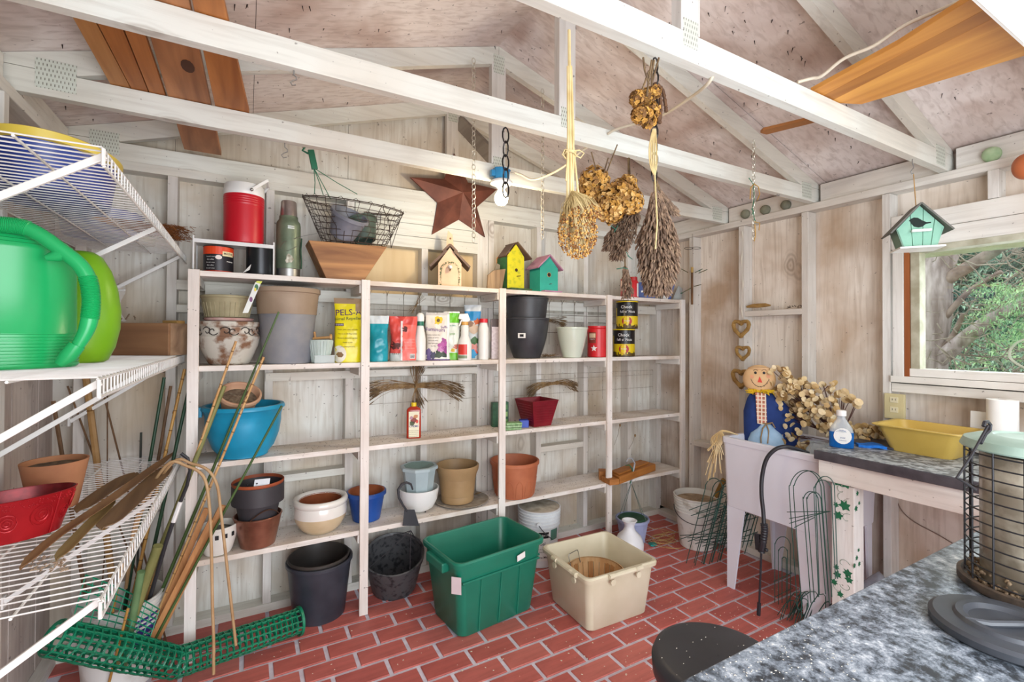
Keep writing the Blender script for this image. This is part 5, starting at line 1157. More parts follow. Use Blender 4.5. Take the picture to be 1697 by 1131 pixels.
# ===== green plastic mesh roll: two tubes bent in the middle
MG=mat('12835f',.35,c2='0d6f50',sc_=6)
A_=onZ(92,1062,.09); Bm=onZ(296,1118,.07); Cc=onZ(498,1030,.07)
A_=Vector((-.56,2.02,.17)); 
for nm in (0,): pass
t=T('mesh_roll','bent roll of green plastic garden mesh lying before the left bucket','garden mesh',(0,0,0))
PA=onX(88,1058,-.60); PB_=onZ(292,1100,.10); PC_=onZ(495,1030,.072)
o=Vector((PB_.x,PB_.y,0)); t.matrix_basis=Matrix.Translation(o); t.location=o
def meshtube(P,rads,nr,nl,turns,name,gap=.002):
    """square mesh wound as a spiral tube; strips with real width"""
    g=G(); N=len(P)
    def axis(s):
        x=s*(N-1); i=min(int(x),N-2); f_=x-i; p=P[i].lerp(P[i+1],f_); d=(P[i+1]-P[i]).normalized(); r=rads[i]+(rads[i+1]-rads[i])*f_; return p,d,r
    def pt(s,a,turn=0):
        p,d,r=axis(s); u=d.cross(Vector((0,0,1))).normalized(); v=u.cross(d); rr=r*(1-.10*a/(2*math.pi)) ; return p+(u*math.cos(a)+v*math.sin(a)*.86)*rr
    na=int(nr*turns)
    for j in range(na+1):
        a=2*math.pi*j/nr; pts=[pt(i/(nl*2),a)+Vector((0,0,.0015*math.sin(i*1.7+j))) for i in range(nl*2+1)]; g.tube(pts,.0032,4,caps=False)
    for i in range(nl+1):
        pts=[pt(i/nl,2*math.pi*j/(nr*2)) for j in range(int(nr*2*turns)+1)]; g.tube(pts,.0034 if 0<i<nl else .004,4,caps=False)
    # webs that thicken the crossings
    for i in range(nl):
        for j in range(na):
            a=2*math.pi*j/nr; c=pt(i/nl,a); p1=pt((i+.34)/nl,a); p2=pt(i/nl,a+2*math.pi/nr*.36); p3=pt(max(0,(i-.34)/nl),a); p4=pt(i/nl,a-2*math.pi/nr*.36); g.add([p1,p2,p3,p4],[(0,1,2,3)])
    return g.obj(name,MG,t,kind='stuff')
pa,pb,pc=PA-o,PB_-o,PC_-o
meshtube([pa,pa.lerp(pb,.5)+Vector((0,0,.0)),pb],[.07,.078,.07],13,16,1.7,'left_half'); meshtube([pb,pb.lerp(pc,.5),pc],[.07,.07,.066],13,20,1.7,'right_half')
g=G()
def fl_(u,v): # loose flap of mesh standing up against the bucket
    a=pa.lerp(pb,.12+.62*u)+Vector((0,.02,.06)); return a+Vector((.03*v,.03*v+.02*math.sin(3*u),.155*v*(1-.35*u)))
for i in range(11): g.tube([fl_(i/10,j/6) for j in range(7)],.0024,4,caps=False)
for j in range(7): g.tube([fl_(i/20,j/6) for i in range(21)],.0024,4,caps=False)
g.obj('loose_flap',MG,t,kind='stuff')
G().lathe([(.062,-.004),(.068,-.004),(.068,.008),(.062,.008)],c=pc,M=(pc-pb).to_track_quat('Z','Y').to_matrix(),n=32,cap=False).obj('end_band',MG,t,smooth=True)
# ================= HANGING THINGS =================
def links(g,a,b_,L,r,w_=None):
    a,b_=Vector(a),Vector(b_); d=b_-a; n=max(1,int(d.length/(L*.82))); u=d.normalized(); s1=u.cross(Vector((0,1,0))).normalized(); s2=u.cross(s1); w_=w_ or L*.32
    for i in range(n):
        c=a+d*((i+.5)/n); s=s1 if i%2==0 else s2*.8+s1*.35
        g.tube([c+u*(math.cos(q)*L/2)+s*(math.sin(q)*w_) for q in [2*math.pi*j/10 for j in range(10)]],r,4,closed=True)
    return g
CH=mat('c9c4b4',.4,metal=.6); CHD=mat('2f2c2b',.45,metal=.6)
def chain(label,top,bot,L,r,m,name='hanging_chain'):
    t=T(name,label,'chain',top); links(G(),(0,0,0),Vector(bot)-Vector(top),L,r).obj('links',m,t,kind='stuff'); return t
chain('thin pale chain hanging in front of the star and bulb truss',onY(785,97,2.20),onY(785,402,2.20),.030,.0021,CH)
chain('thin pale chain hanging right of the light bulb',onY(899,148,2.20),onY(899,396,2.20),.030,.0021,CH)
t=T('heavy_chain','short heavy dark chain hanging just in front of the bulb','chain',onY(838,213,1.635)); links(G(),(0,0,0),onY(838,326,1.635)-t.location,.062,.0036,.014).obj('links',CHD,t,kind='stuff')
t=T('heavy_chain','long dark chain carrying the dried bunches, right of centre','chain',onY(1086,97,1.0)); links(G(),(0,0,0),onY(1084,300,1.0)-t.location,.045,.0028,.011).obj('links',CHD,t,kind='stuff')
# bulb and holder on the third truss
bp=onY(831,289,2.20)
t=T('light_fixture','blue electrical box with white lampholder and glowing bulb on the truss','light',bp); k=mpp(bp)
BB=mat('2f8fc0',.4,c2='2478a8'); G().lathe([(14*k,-9*k),(15*k,9*k)],n=8,sy=.75).obj('blue_box',BB,t,bevel=.003)
G().box(-20*k,-13*k,-.012,.012,-6*k,4*k).obj('box_ear',BB,t,bevel=.002); G().box(-2*k,1*k,-12.5*k,-11*k,-8*k,8*k).obj('box_groove',mat('1f6a96',.5),t); G().lathe([(2*k,0),(2*k,.003)],c=(8*k,-12*k,4*k),M=RX(math.pi/2),n=8).obj('knockout',mat('1f6a96',.5),t)
G().lathe([(16*k,-11*k),(18.5*k,-13*k),(18.5*k,-16*k),(10*k,-20*k),(6*k,-24*k)],n=36).obj('lampholder',WHT,t,smooth=True)
bul=mat('fff1d0',.3,emit=14); G().lathe([(5*k,-24*k),(6*k,-28*k),(10*k,-34*k),(11.5*k,-40*k),(10*k,-47*k),(6*k,-51*k),(.5*k,-52*k)],n=28).obj('bulb',bul,t,smooth=True,ang=1.5)
l=bpy.data.lights.new('bulb_light','POINT'); l.energy=9; l.color=(1,.80,.52); l.shadow_soft_size=.03; lo=bpy.data.objects.new('bulb_light',l); sc.collection.objects.link(lo); lo.location=bp+Vector((0,-.0,-64*k))
# cable
CBM=mat('d9cfbb',.5,c2='c4b79f')
def cr(P,n=6):
    out=[]
    for j in range(len(P)-1):
        p0,p1,p2,p3=P[max(j-1,0)],P[j],P[j+1],P[min(j+2,len(P)-1)]
        for q in range(n):
            s=q/n; out.append(.5*((2*p1)+(-p0+p2)*s+(2*p0-5*p1+4*p2-p3)*s*s+(-p0+3*p1-3*p2+p3)*s**3))
    return out+[P[-1]]
for lab,P in (('cream cable from the bulb holder to the second truss',[(846,284,2.21),(862,289,2.20),(882,298,2.20),(905,292,2.1),(935,276,1.9),(965,250,1.72),(1000,230,1.665)]),
  ('cream cable looping between the middle and nearest trusses',[(1008,222,1.615),(1020,215,1.57),(1060,203,1.45),(1100,190,1.32),(1140,165,1.15),(1172,140,1.03)]),
  ('white cable running over the nearest truss to the added white panel',[(1322,136,.98),(1345,130,.95),(1362,126,.92),(1399,97,.85),(1448,76,.77),(1498,43,.69),(1547,21,.62),(1592,2,.55)])):
    w_=[onY(*p) for p in P]; w_+=[Vector((w_[-1].x,1.0,2.365))] if P[-1][2]==1.03 else []; t=T('cable',lab,'cable',w_[0],0,'cables under the roof'); G().tube([p-w_[0] for p in cr(w_)],.0058,7).obj('sheath',CBM,t,smooth=True,ang=1.2)
# s hooks
for (x,y,Y,lab) in ((487,120,1.64,'small steel hook screwed under the second truss'),(472,240,2.27,'small steel hook screwed under the third truss'),(1512,267,.99,'steel hook under the nearest truss holding the birdhouse string'),(1290,303,1.64,'small steel hook near the right end of the second truss')):
    p=onY(x,y,Y); k=mpp(p); t=T('screw_hook',lab,'hook',p); G().tube([(0,0,3*k),(0,0,-4*k),(4*k,0,-7*k),(4*k,0,-11*k),(-1*k,0,-14*k),(-5*k,0,-18*k),(-2*k,0,-22*k),(3*k,0,-20*k)],.0024,6).obj('wire',METAL,t,smooth=True)
# raffia stalk bundle
RF=mat('cdb98a',.6,c2='b39b66',sc_=14)
top=onY(943,52,1.0); t=T('raffia_bundle','long pale stalk bundle ending in airy seed heads, hung from nearest truss','dried plant',top)
g=G(); W=lambda px,py,dy=0: onY(px,py,1.0+dy)-top
for (a,b_,r) in (((943,50),(946,330),.0045),((946,110),(949,330),.004),((941,110),(940,345),.0035),((949,230),(960,340),.0028),((944,235),(952,345),.0028),((940,240),(938,300),.0025)): g.tube([W(*a),(W(*a)+W(*b_))*.5+Vector((R.uniform(-.004,.004),-.004,0)),W(*b_)],r,6)
g.obj('stalks',RF,t,kind='stuff')
g=G()
for q in range(5): z0=W(945,250+q*1.5); g.tube([z0+Vector((.016*math.cos(a),.012*math.sin(a),.004*math.sin(a+q))) for a in [j*.7 for j in range(10)]],.0022,5)
g.tube([W(946,251),W(960,249),W(968,254),W(962,262),W(950,256)],.002,5); g.tube([W(944,251),W(936,248),W(932,256),W(938,264)],.002,5)
g.obj('knot',RF,t,kind='stuff')
def seedcloud(t,o,cx,cy,Y,rx,ry,n,col,cold,stemtop,rs=(.0022,.0042)):
    g=G(); g2=G(); st=onY(*stemtop,Y)-o
    for i in range(n):
        a=R.uniform(0,6.28); q=math.sqrt(R.random()); px=cx+rx*q*math.cos(a); py=cy+ry*q*math.sin(a)
        p=onY(px,py,Y+R.uniform(-.07,.07)*(1-q*q*.7))-o; s=R.uniform(*rs); u=Vector((R.gauss(0,1),R.gauss(0,1),R.gauss(0,1))).normalized(); v=u.orthogonal().normalized(); w_=u.cross(v)
        g.add([p+u*s,p+v*s,p+w_*s,p-u*s,p-v*s,p-w_*s],[(0,1,2),(0,2,4),(0,4,5),(0,5,1),(3,2,1),(3,4,2),(3,5,4),(3,1,5)]); g.mi[-8:]=[0 if R.random()<.6 else 1]*8
        if i%3==0: g2.tube([st,st.lerp(p,.6)+Vector((R.uniform(-.012,.012),0,.012)),p],.0007,3,caps=False)
    g.obj('seed_heads',[col,cold],t,kind='stuff'); g2.obj('fine_stems',RF,t,kind='stuff')
SD1=mat('c99a52',.7,c2='b07f38',sc_=30); SD2=mat('8a5a2c',.8,c2='6b4220',sc_=30)
seedcloud(t,top,957,385,1.0,33,45,1000,SD1,SD2,(948,320)); seedcloud(t,top,970,352,1.0,28,14,300,SD1,SD2,(948,315))
# petals
def petals(g,c,r,n,s,squash=1,flat=.25,mis=2):
    for i in range(n):
        d=Vector((R.gauss(0,1),R.gauss(0,1),R.gauss(0,1))).normalized(); d2=Vector((d.x,d.y,d.z*squash)); p=c+d2*r*R.uniform(.82,1.05)
        u=d.orthogonal().normalized(); v=d.cross(u); a=R.uniform(0,6.28); u,v=u*math.cos(a)+v*math.sin(a),v*math.cos(a)-u*math.sin(a)
        d=(d+Vector((R.uniform(-.5,.5),R.uniform(-.5,.5),R.uniform(-.5,.5)))).normalized(); q=s*R.uniform(.7,1.2)
        g.add([p-u*q,p-v*q*.7+d*q*flat,p+u*q+d*q*.5,p+v*q*.7+d*q*flat,p+d*q*.05],[(0,1,4),(1,2,4),(2,3,4),(3,0,4)]); g.mi[-4:]=[R.randrange(mis)]*4
HY=[mat('cc9a4a',.7,c2='b58436',sc_=20),mat('dcb878',.7,c2='c99c55',sc_=20),mat('a87a3a',.75,c2='8a6230',sc_=20)]
def hyd(label,Y,heads,stems,ms,tie=None,s=.011,name='dried_hydrangea'):
    o=onY(stems[0][0][0],stems[0][0][1],Y); t=T(name,label,'dried flowers',o)
    for (px,py,rp,n,dy) in heads:
        c=onY(px,py,Y+dy); k=mpp(c); g=G(); petals(g,c-o,rp*k,n,s,mis=len(ms)); g.obj('flower_head',ms,t,kind='stuff')
    g=G()
    for a,b_ in stems: A,B_=onY(*a,Y)-o,onY(*b_,Y)-o; g.tube([A,A.lerp(B_,.5)+Vector((R.uniform(-.006,.006),0,0)),B_],.003,5)
    g.obj('stems',STD,t,kind='stuff'); return t
hyd('big golden dried hydrangea bunch hanging at the centre of the rafters',1.55,[(985,302,24,420,.05),(1003,330,26,420,.03),(1030,325,27,460,-.02),(1045,335,20,300,-.03),(1012,348,22,380,-.05),(975,318,18,220,.06),(1040,305,14,160,0)],[((1023,240),(1000,300)),((1008,262),(998,300)),((980,252),(990,300)),((1045,294),(1020,312))],HY[:2]+[HY[2]],s=.013)
hyd('small brown hydrangea bunch high on the dark chain',.99,[(1056,163,12,150,0),(1073,160,13,170,.02),(1085,152,9,90,.0),(1062,190,15,190,0),(1080,185,13,150,-.01),(1075,200,12,130,0)],[((1084,100),(1080,150)),((1066,95),(1076,140)),((1080,100),(1072,160)),((1092,96),(1080,140)),((1075,118),(1060,160))],[HY[2],HY[0],mat('6e4a22',.8)],s=.0085)
# amaranth tails
t=T('dried_amaranth','dark brown drooping flower tails beside the small hydrangea bunch','dried flowers',onY(1083,135,1.02)); o=t.location
for P in ([(1083,138),(1092,152),(1095,175),(1093,205)],[(1086,138),(1098,150),(1103,175),(1104,186)],[(1085,140),(1088,165),(1090,203)]):
    w_=cr([onY(*p,1.02)-o for p in P],8); G().tube(w_,[.004+.003*abs(math.sin(i*1.3)) for i in range(len(w_))],6).obj('tail',mat('6a4a30',.9,c2='4f3523',sc_=60),t)
# lavender-like sheaves: spikelets along strands
LV=[mat('7d6552',.9,c2='5d4a3c',sc_=40),mat('8f765e',.9,c2='6e5644',sc_=40)]
def sheaf(label,Y,top,path,widths,n,group=None,name='dried_sheaf',sp=(.014,.026)):
    o=onY(*top,Y); t=T(name,label,'dried flowers',o,0,group); g=G(); pts=[onY(*p,Y)-o for p in path]; k=mpp(o)
    W_=[w_*k for w_ in widths]; N=len(pts)
    for i in range(n):
        s=R.random()**.85*(N-1.001); j=int(s); f_=s-j; c=pts[j].lerp(pts[j+1],f_); w_=W_[j]+(W_[j+1]-W_[j])*f_; d=(pts[j+1]-pts[j]).normalized()
        a=R.uniform(0,6.28); q=R.random()**.5; off=Vector((math.cos(a),math.sin(a)*.8,0))*w_*q; p=c+off; L=R.uniform(*sp)
        dr=(d+Vector((off.x,off.y,0))*(1.6/max(w_,.02))*.35+Vector((R.uniform(-.25,.25),R.uniform(-.25,.25),0))).normalized(); r=R.uniform(.0025,.0042)
        g.tube([p-dr*L*.5,p,p+dr*L*.5],[r*.6,r,.0006],4,caps=False); g.mi[-8:]=[R.randrange(2)]*8
    g.obj('spikelets',LV,t,kind='stuff'); g=G()
    for i in range(14): g.tube([Vector((R.uniform(-.006,.006),R.uniform(-.006,.006),0)),pts[0]+Vector((R.uniform(-.5,.5)*W_[0],0,0)),pts[1]+Vector((R.uniform(-.5,.5)*W_[1],0,0))],.0012,3,caps=False)
    g.obj('stems',STD,t,kind='stuff'); return t
t=sheaf('large drooping brown sheaf at the foot of the dark chain',1.0,(1086,300),[(1087,325),(1090,350),(1090,400),(1092,445),(1090,488)],[9,17,39,37,22],3000,group=None)
g=G(); o=t.location
g.tube([onY(1085,290,.92)-o,onY(1087,330,.91)-o,onY(1089,370,.90)-o,onY(1086,413,.90)-o],.0022,5).obj('raffia_string',RF,t)
g=G()
for q in range(5): g.tube(cr([onY(1082+q,214,.99)-o,onY(1076+q*3,245,.98)-o,onY(1078+q*2.5,275,.98)-o,onY(1085,292,.99)-o]),.0022,5)
g.obj('raffia_loops',RF,t,kind='stuff')
sheaf('small side sprig sticking out of the large brown sheaf',1.02,(1088,305),[(1095,318),(1103,330),(1112,345),(1120,356)],[3,6,11,7],260)
sheaf('brown sheaf hanging behind the golden hydrangea bunch',1.60,(1042,262),[(1045,350),(1040,365),(1030,395),(1022,430)],[14,24,24,12],1100,'lesser brown sheaves')
sheaf('brown sheaf tip spreading left below the golden hydrangea',1.60,(1030,360),[(1025,370),(1015,390),(1005,415)],[8,12,8],420,'lesser brown sheaves')
sheaf('small upside down sprig dangling above the right end of the top shelf',1.60,(1034,395),[(1036,445),(1039,465),(1040,495)],[4,8,12],260,'lesser brown sheaves')
t=T('green_twine','bits of green twine tied round the hanging sheaves','twine',onY(1035,362,1.60)); o=t.location
for P in ([(1012,374),(1020,380),(1024,374),(1018,385)],[(1038,418),(1042,425),(1048,430),(1040,424)],[(1022,446),(1034,444),(1040,446)]): G().tube([onY(*p,1.58)-o for p in P],.002,4).obj('strand',mat('2f6f5c',.7),t)
# chain with twine on the right
t=chain('pale chain wound with green and tan twine over the right wall',onY(1249,232,1.575),onY(1249,398,1.575),.026,.0019,CH)
o=t.location; 
for P,m_ in (([(1250,305),(1244,312),(1243,330)],'b78a3c'),([(1250,305),(1257,310),(1259,322),(1255,332)],'b78a3c'),([(1251,368),(1259,370),(1258,382)],'b58d48'),([(1251,372),(1252,390),(1250,400)],'b58d48'),([(1241,295),(1249,306),(1250,330),(1247,345),(1250,362),(1253,370)],'2f6f52'),([(1245,346),(1249,350),(1246,356)],'2f6f52')):
    G().tube([onY(*p,1.565)-o for p in P],.0028 if m_!='2f6f52' else .0022,5).obj('twine',mat(m_,.8),t)
# beams: loose timber in the roof
OW=[wood('cedar%d'%i,a,b_,'y',9) for i,(a,b_) in enumerate((('c8935a','9c6634'),('bd7a3c','8a4f20'),('c07d40','935626'),('b87e50','7e4e2c')))]
def board(label,poly,z,th,m,cat='board'):
    cx=sum(p[0] for p in poly)/len(poly); cy=sum(p[1] for p in poly)/len(poly); t=T('loose_board',label,cat,(cx,cy,z),0,'loose boards laid on the left of the trusses')
    G().prism([(p[0]-cx,p[1]-cy,0) for p in poly],(0,0,th)).obj('board',m,t,bevel=.002); return t
z=2.4365
board('leftmost tan board laid across the trusses',[(-.458,1.63),(-.408,1.63),(-.392,2.30),(-.452,2.30)],z,.02,OW[0])
board('second narrow board from the left on the trusses, dark knot',[(-.404,1.63),(-.340,1.63),(-.339,2.30),(-.390,2.30)],z,.02,OW[1])
board('third narrow board from the left on the trusses',[(-.336,1.63),(-.285,1.63),(-.286,2.30),(-.336,2.30)],z,.02,OW[2])
b_=board('wide knotty board on the trusses reaching the gable wall',[(-.268,1.32),(-.155,1.32),(-.124,2.86),(-.283,2.86)],z,.024,OW[3])
G().prism([(.02+.045*math.cos(a)*.45,-.12+.045*math.sin(a),-.0012) for a in [j*.52 for j in range(12)]],(0,0,.001)).obj('knot',mat('4a2a18',.7),b_)
board('orange board with slanting end, rightmost of the left group',[(-.150,1.32),(-.085,1.32),(.000,2.26),(-.03,2.285),(-.12,2.30)],z,.02,OW[1])
for lab,poly,zz,m_ in (('wide golden warped board on the nearest truss, upper right',[(2.0,1.01),(2.13,.95),(2.25,.43),(1.87,.43)],2.437,0),('middle warped board of the upper right stack',[(1.93,1.0),(2.0,1.0),(1.93,.43),(1.80,.43)],2.4375,2),('uppermost curved board of the upper right stack',[(1.86,1.0),(1.935,1.0),(1.81,.43),(1.70,.43),(1.80,.70)],2.438,0)):
    cx=sum(p[0] for p in poly)/len(poly); cy=sum(p[1] for p in poly)/len(poly); t=T('loose_board',lab,'board',(cx,cy,zz),0,'warped boards on the nearest truss')
    G().prism([(p[0]-cx,p[1]-cy,0) for p in poly],(0,0,.018)).obj('board',wood('gold%d'%m_,'dea04c' if m_==0 else 'c08238','bd7c34' if m_==0 else '9c6228','y',7),t,bevel=.002)
t=T('loose_strip','thin brown strip end poking past the nearest truss','board',(2.06,1.18,2.437)); G().prism([(-.045,.107,0),(-.03,.13,0),(.01,.127,0),(.065,-.02,0),(.11,-.165,0),(.055,-.165,0),(.02,-.045,0)],(0,0,.012)).obj('strip',mat('9c6430',.6),t)
# ================= WIRE SHELVES ON THE LEFT WALL =================
WW=mat('e6e6e4',.35,c2='d5d2cc',sc_=6)
def wshelf(label,z,y0,y1,braces):
    xf,xb=-.28,-.705; t=T('wire_shelf',label,'wire shelf',(xb,(y0+y1)/2,z),0,'white wire shelves on the left wall'); k=dict(world=True)
    g=G(); n=int((y1-y0)/.033)
    for i in range(n+1):
        y=y0+(y1-y0)*i/n; g.tube([(xb,y,z),(xf-.004,y,z),(xf,y,z-.006),(xf,y,z-.042)],.0019,5)
    g.obj('deck_wires',WW,t,kind='stuff',**k)
    for x,zz in ((xb+.004,z-.005),(xf-.002,z-.005),(xf+.001,z-.043)): G().tube([(x,y0-.004,zz),(x,y1+.004,zz)],.0035,6).obj('long_rod',WW,t,**k)
    for x in (xb+.14,xb+.28): G().tube([(x,y0-.002,z-.005),(x,y1+.002,z-.005)],.0032,6).obj('cross_rod',WW,t,**k)
    for y in braces:
        G().bar((xf-.002,y,z-.012),(-.697,y,z-.30),.016,.010,(0,1,0)).obj('support_brace',WW,t,bevel=.002,**k)
        G().box(-.702,-.695,y-.012,y+.012,z-.32,z-.28).obj('wall_clip',WW,t,**k)
    G().tube([(xf,y0-.006,z-.005),(xf,y0-.006,z-.043)],.004,6).obj('end_cap',WW,t,**k)
    return t
wshelf('topmost white wire shelf on the left wall, seen from below',1.918,1.352,2.95,(1.375,2.15,2.86))
wshelf('middle white wire shelf at eye level with the green watering can',1.409,1.34,2.93,(1.36,2.10,2.85))
wshelf('lowest white wire shelf with red tin and dried palm slats',.912,1.375,2.88,(1.40,2.2))
# --- top shelf
ZT=1.922
t=T('storage_tub','dark blue oval tub with yellow rim on the topmost wire shelf','tub',(-.535,2.02,ZT)); BLU=mat('223f96',.4,c2='1b3178')
G().lathe([(.125,0),(.13,.004),(.148,.13),(.002,.131)],n=44,sy=1.5).obj('blue_tub',BLU,t,smooth=True,ang=.6); G().lathe([(.148,.128),(.160,.132),(.162,.156),(.156,.16),(.14,.162),(.002,.15)],n=44,sy=1.46).obj('yellow_rim',mat('d8c04c',.4),t,smooth=True,ang=.6)
t=T('plastic_basin','pale violet oval basin behind the broom on the topmost wire shelf','basin',(-.55,2.63,ZT)); G().lathe([(.12,0),(.125,.004),(.14,.10),(.148,.104),(.136,.105),(.118,.01),(.002,.008)],n=40,sy=1.15,cap=False).obj('body',mat('7f86b4',.5,c2='6c74a6'),t,smooth=True,ang=.6)
t=T('coir_broom','brown coir broom head poking over the topmost wire shelf','broom',(-.47,2.42,ZT+.03)); g=G(); A_=Vector((0,0,.0)); B_=Vector((.19,.43,.0)); u=(B_-A_).normalized(); s_=u.cross(Vector((0,0,1)))
for i in range(1500):
    q=R.random(); c=A_.lerp(B_,q); wd=.02+.035*q; c=c+s_*R.gauss(0,wd*.5)+Vector((0,0,.045*q+R.uniform(-.02,.035)*(0.4+q))); d=(u+Vector((R.uniform(-.35,.35),R.uniform(-.35,.35),R.uniform(-.25,.25)))).normalized()*R.uniform(.025,.05)
    g.tube([c-d*.5,c+d*.5],.0011,3,caps=False)
g.obj('bristles',mat('9a5f2c',.85,c2='7c471d',sc_=30),t,kind='stuff'); G().tube([A_-u*.28,A_+u*.05],.012,8).obj('broom_handle',wood('brush_wood','a77a4a','875c33','y'),t,smooth=True)
t=T('cloth_bag','folded beige and grey green cloth on the topmost wire shelf','cloth',(-.44,2.33+.42,ZT)); 
G().lathe([(.03,0),(.075,.006),(.08,.03),(.05,.05),(.002,.055)],n=22,sx=.8,sy=1.2).obj('fold',mat('a9ab93',.9,c2='c7bda6',sc_=9),t,smooth=True)
# --- middle shelf
ZM=1.4125
GC=mat('1fae63',.3,c2='1ba05a',sc_=4); 
t=T('watering_can','big bright green plastic watering can with ribbed handle','watering can',(-.555,1.745,ZM),.50); k=.00160
def ov(P,name,m,**kw): return G().lathe(P,n=56,sy=.66,cap=False).obj(name,m,t,smooth=True,ang=.9,**kw)
P=[(.138,0),(.143,.004)]
for i in range(10): z=.008+.0085*i; P+=[(.1455,z),(.1455,z+.0045),(.1425,z+.006),(.1425,z+.008)]
P+=[(.140,.096),(.139,.20),(.138,.305),(.140,.312),(.140,.318),(.136,.326),(.132,.328),(.128,.336),(.122,.338),(.117,.346),(.108,.348),(.09,.354),(.002,.356)]
G().lathe([(.001,0)]+P,n=64,sy=.66,cap=False).obj('body',GC,t,smooth=True,ang=.5)
iv=t.matrix_basis.inverted(); HY_=1.66
def Wc(px,py,Y=HY_): return iv@onY(px,py,Y)
H1=cr([Wc(-60,372),Wc(-20,372),Wc(20,374),Wc(48,380),Wc(75,395),Wc(102,415),Wc(130,437),Wc(145,460),Wc(151,490),Wc(150,520),Wc(143,548),Wc(128,575),Wc(116,590)],6)
G().tube(H1,[.0185 if i<58 else .0185-.0006*(i-58) for i in range(len(H1))],14).obj('handle',GC,t,smooth=True,ang=1.2)
g=G()
for a,b_ in ((3,18),(42,56)):
    for i in range((b_-a)*2):
        j=a+i//2; p=H1[j].lerp(H1[j+1],.5*(i%2)); d=(H1[j+1]-H1[j]).normalized(); g.tube([p-d*.0022,p,p+d*.0022],[.0186,.0212,.0186],14)
g.obj('grip_rings',GC,t,smooth=True,kind='stuff')
G().tube([Wc(128,572),Wc(112,592),Wc(98,604)],[.0185,.020,.012],12).obj('handle_web',GC,t,smooth=True)
G().tube([Wc(108,420),Wc(94,424),Wc(76,428)],[.018,.016,.008],12).obj('top_web',GC,t,smooth=True)
LG=mat('7cb51e',.35,c2='6ba318',sc_=4)
t=T('lime_can','lime green rounded watering can body half hidden behind the green one','watering can',(-.47,2.02,ZM),-.2); 
G().lathe([(.002,0),(.058,0),(.07,.008),(.088,.05),(.100,.11),(.102,.17),(.093,.24),(.076,.30),(.052,.345),(.03,.36),(.002,.362)],n=48,sy=.9,cap=False).obj('body',LG,t,smooth=True,ang=1)
# wooden box
WB=wood('crate_wood','8f6a4a','6b4b34','x',8); WB2=wood('crate_end','9c8066','6f5540','x',7)
t=T('wooden_crate','old brown wooden box at the far end of the middle wire shelf','box',(-.385,2.74,ZM),-.512)
Lb,Db,Hb=.335,.20,.145
G().box(-Lb/2-.02,Lb/2-.02,-Db/2,-Db/2+.014,0,Hb).obj('front_board',WB,t,bevel=.002); G().box(-Lb/2-.02,Lb/2-.02,Db/2-.014,Db/2,0,Hb).obj('rear_board',WB,t)
G().box(Lb/2-.034,Lb/2-.02,-Db/2+.014,Db/2-.014,0,Hb).obj('end_board',WB2,t); G().box(-Lb/2-.02,-Lb/2-.006,-Db/2+.014,Db/2-.014,0,Hb).obj('end_board',WB2,t)
G().box(-Lb/2-.006,Lb/2-.034,-Db/2+.014,Db/2-.014,.001,.010).obj('bottom',WB,t)
G().box(Lb/2-.10,Lb/2-.03,-.03,.02,Hb*.93,Hb+.014).obj('top_block',wood('blk','a9854e','83622f','x'),t,bevel=.002)
# zip bag
ZB=mat('d9dad8',.15,alpha=.38,var=.05)
t=T('zip_bag','clear plastic zip bag with seed pods standing in the wooden box','plastic bag',(-.535,2.60,ZM+.150),-.4)
g=G(); n=10; v=[]
for j in range(n+1):
    for i in range(n+1):
        u=i/n-.5; w_=j/n; v.append((u*.17*(1-.35*math.sin(math.pi*min(1,w_*1.2))),-.02*math.cos(u*6)*(1-w_)+.006*math.sin(9*u+5*w_),w_*.15))
g.add(v,[(j*(n+1)+i,j*(n+1)+i+1,(j+1)*(n+1)+i+1,(j+1)*(n+1)+i) for j in range(n) for i in range(n)]).obj('film',ZB,t,smooth=True)
G().box(-.085,.085,-.003,.003,.128,.136).obj('zip_strip',mat('eceeec',.3,alpha=.7),t)
g=G()
for i in range(14): p=Vector((R.uniform(-.05,.12),R.uniform(-.015,.02),R.uniform(.004,.03))); g.tube([p,p+Vector((R.uniform(-.02,.02),0,R.uniform(.006,.025)))],.003,5)
g.obj('seed_pods',mat('6b5a48',.9),t,kind='stuff')
# --- lowest shelf
ZL=.9155
t=T('clay_pot','old clay flowerpot of dry soil on the lowest wire shelf','pot',(-.565,2.16,ZL),0)
CL=mat('b9835c',.8,c2='9d6747',sc_=6,bump=.25); pot(t,.060,.088,.160,CL); soil(t,.080,.142,mat('7a6a58',.95,c2='56483a',sc_=50))
t=T('oval_tin','red embossed oval tin tub on the lowest wire shelf','tub',(-.585,1.90,ZL),.42)
RT=mat('b8232a',.28,metal=.35,c2='9c1a22',sc_=8); RI=mat('7c1c22',.3,metal=.4,c2='5f1218',sc_=60)
pr=[(.100,0),(.102,.004),(.136,.118),(.139,.121),(.135,.122)]
G().lathe([(.002,0)]+pr,n=64,sy=.58,cap=False).obj('outer_wall',RT,t,smooth=True,ang=.8); G().lathe([(.135,.122),(.133,.119),(.098,.006),(.002,.005)],n=64,sy=.58,cap=False).obj('inner_wall',RI,t,smooth=True,ang=.8)
def tin(a,z,o=.0015): r=.102+.034*z/.118+o; return Vector((r*math.cos(a),r*.58*math.sin(a),z))
for a0,z0,rr in ((-1.15,.065,.03),(-.55,.055,.02),(-1.75,.06,.024),(-.25,.08,.018),(-2.2,.07,.022)):
    for q in (1,.6,.3):
        G().tube([tin(a0+rr*q*math.cos(x)/.14,z0+rr*q*math.sin(x)) for x in [.5*j for j in range(13)]],.0016,4,closed=True).obj('embossed_flower',RT,t,smooth=True)
G().tube([tin(-.86,.004+.0145*j,.002) for j in range(9)],.0022,5).obj('seam',RT,t)
g=G()
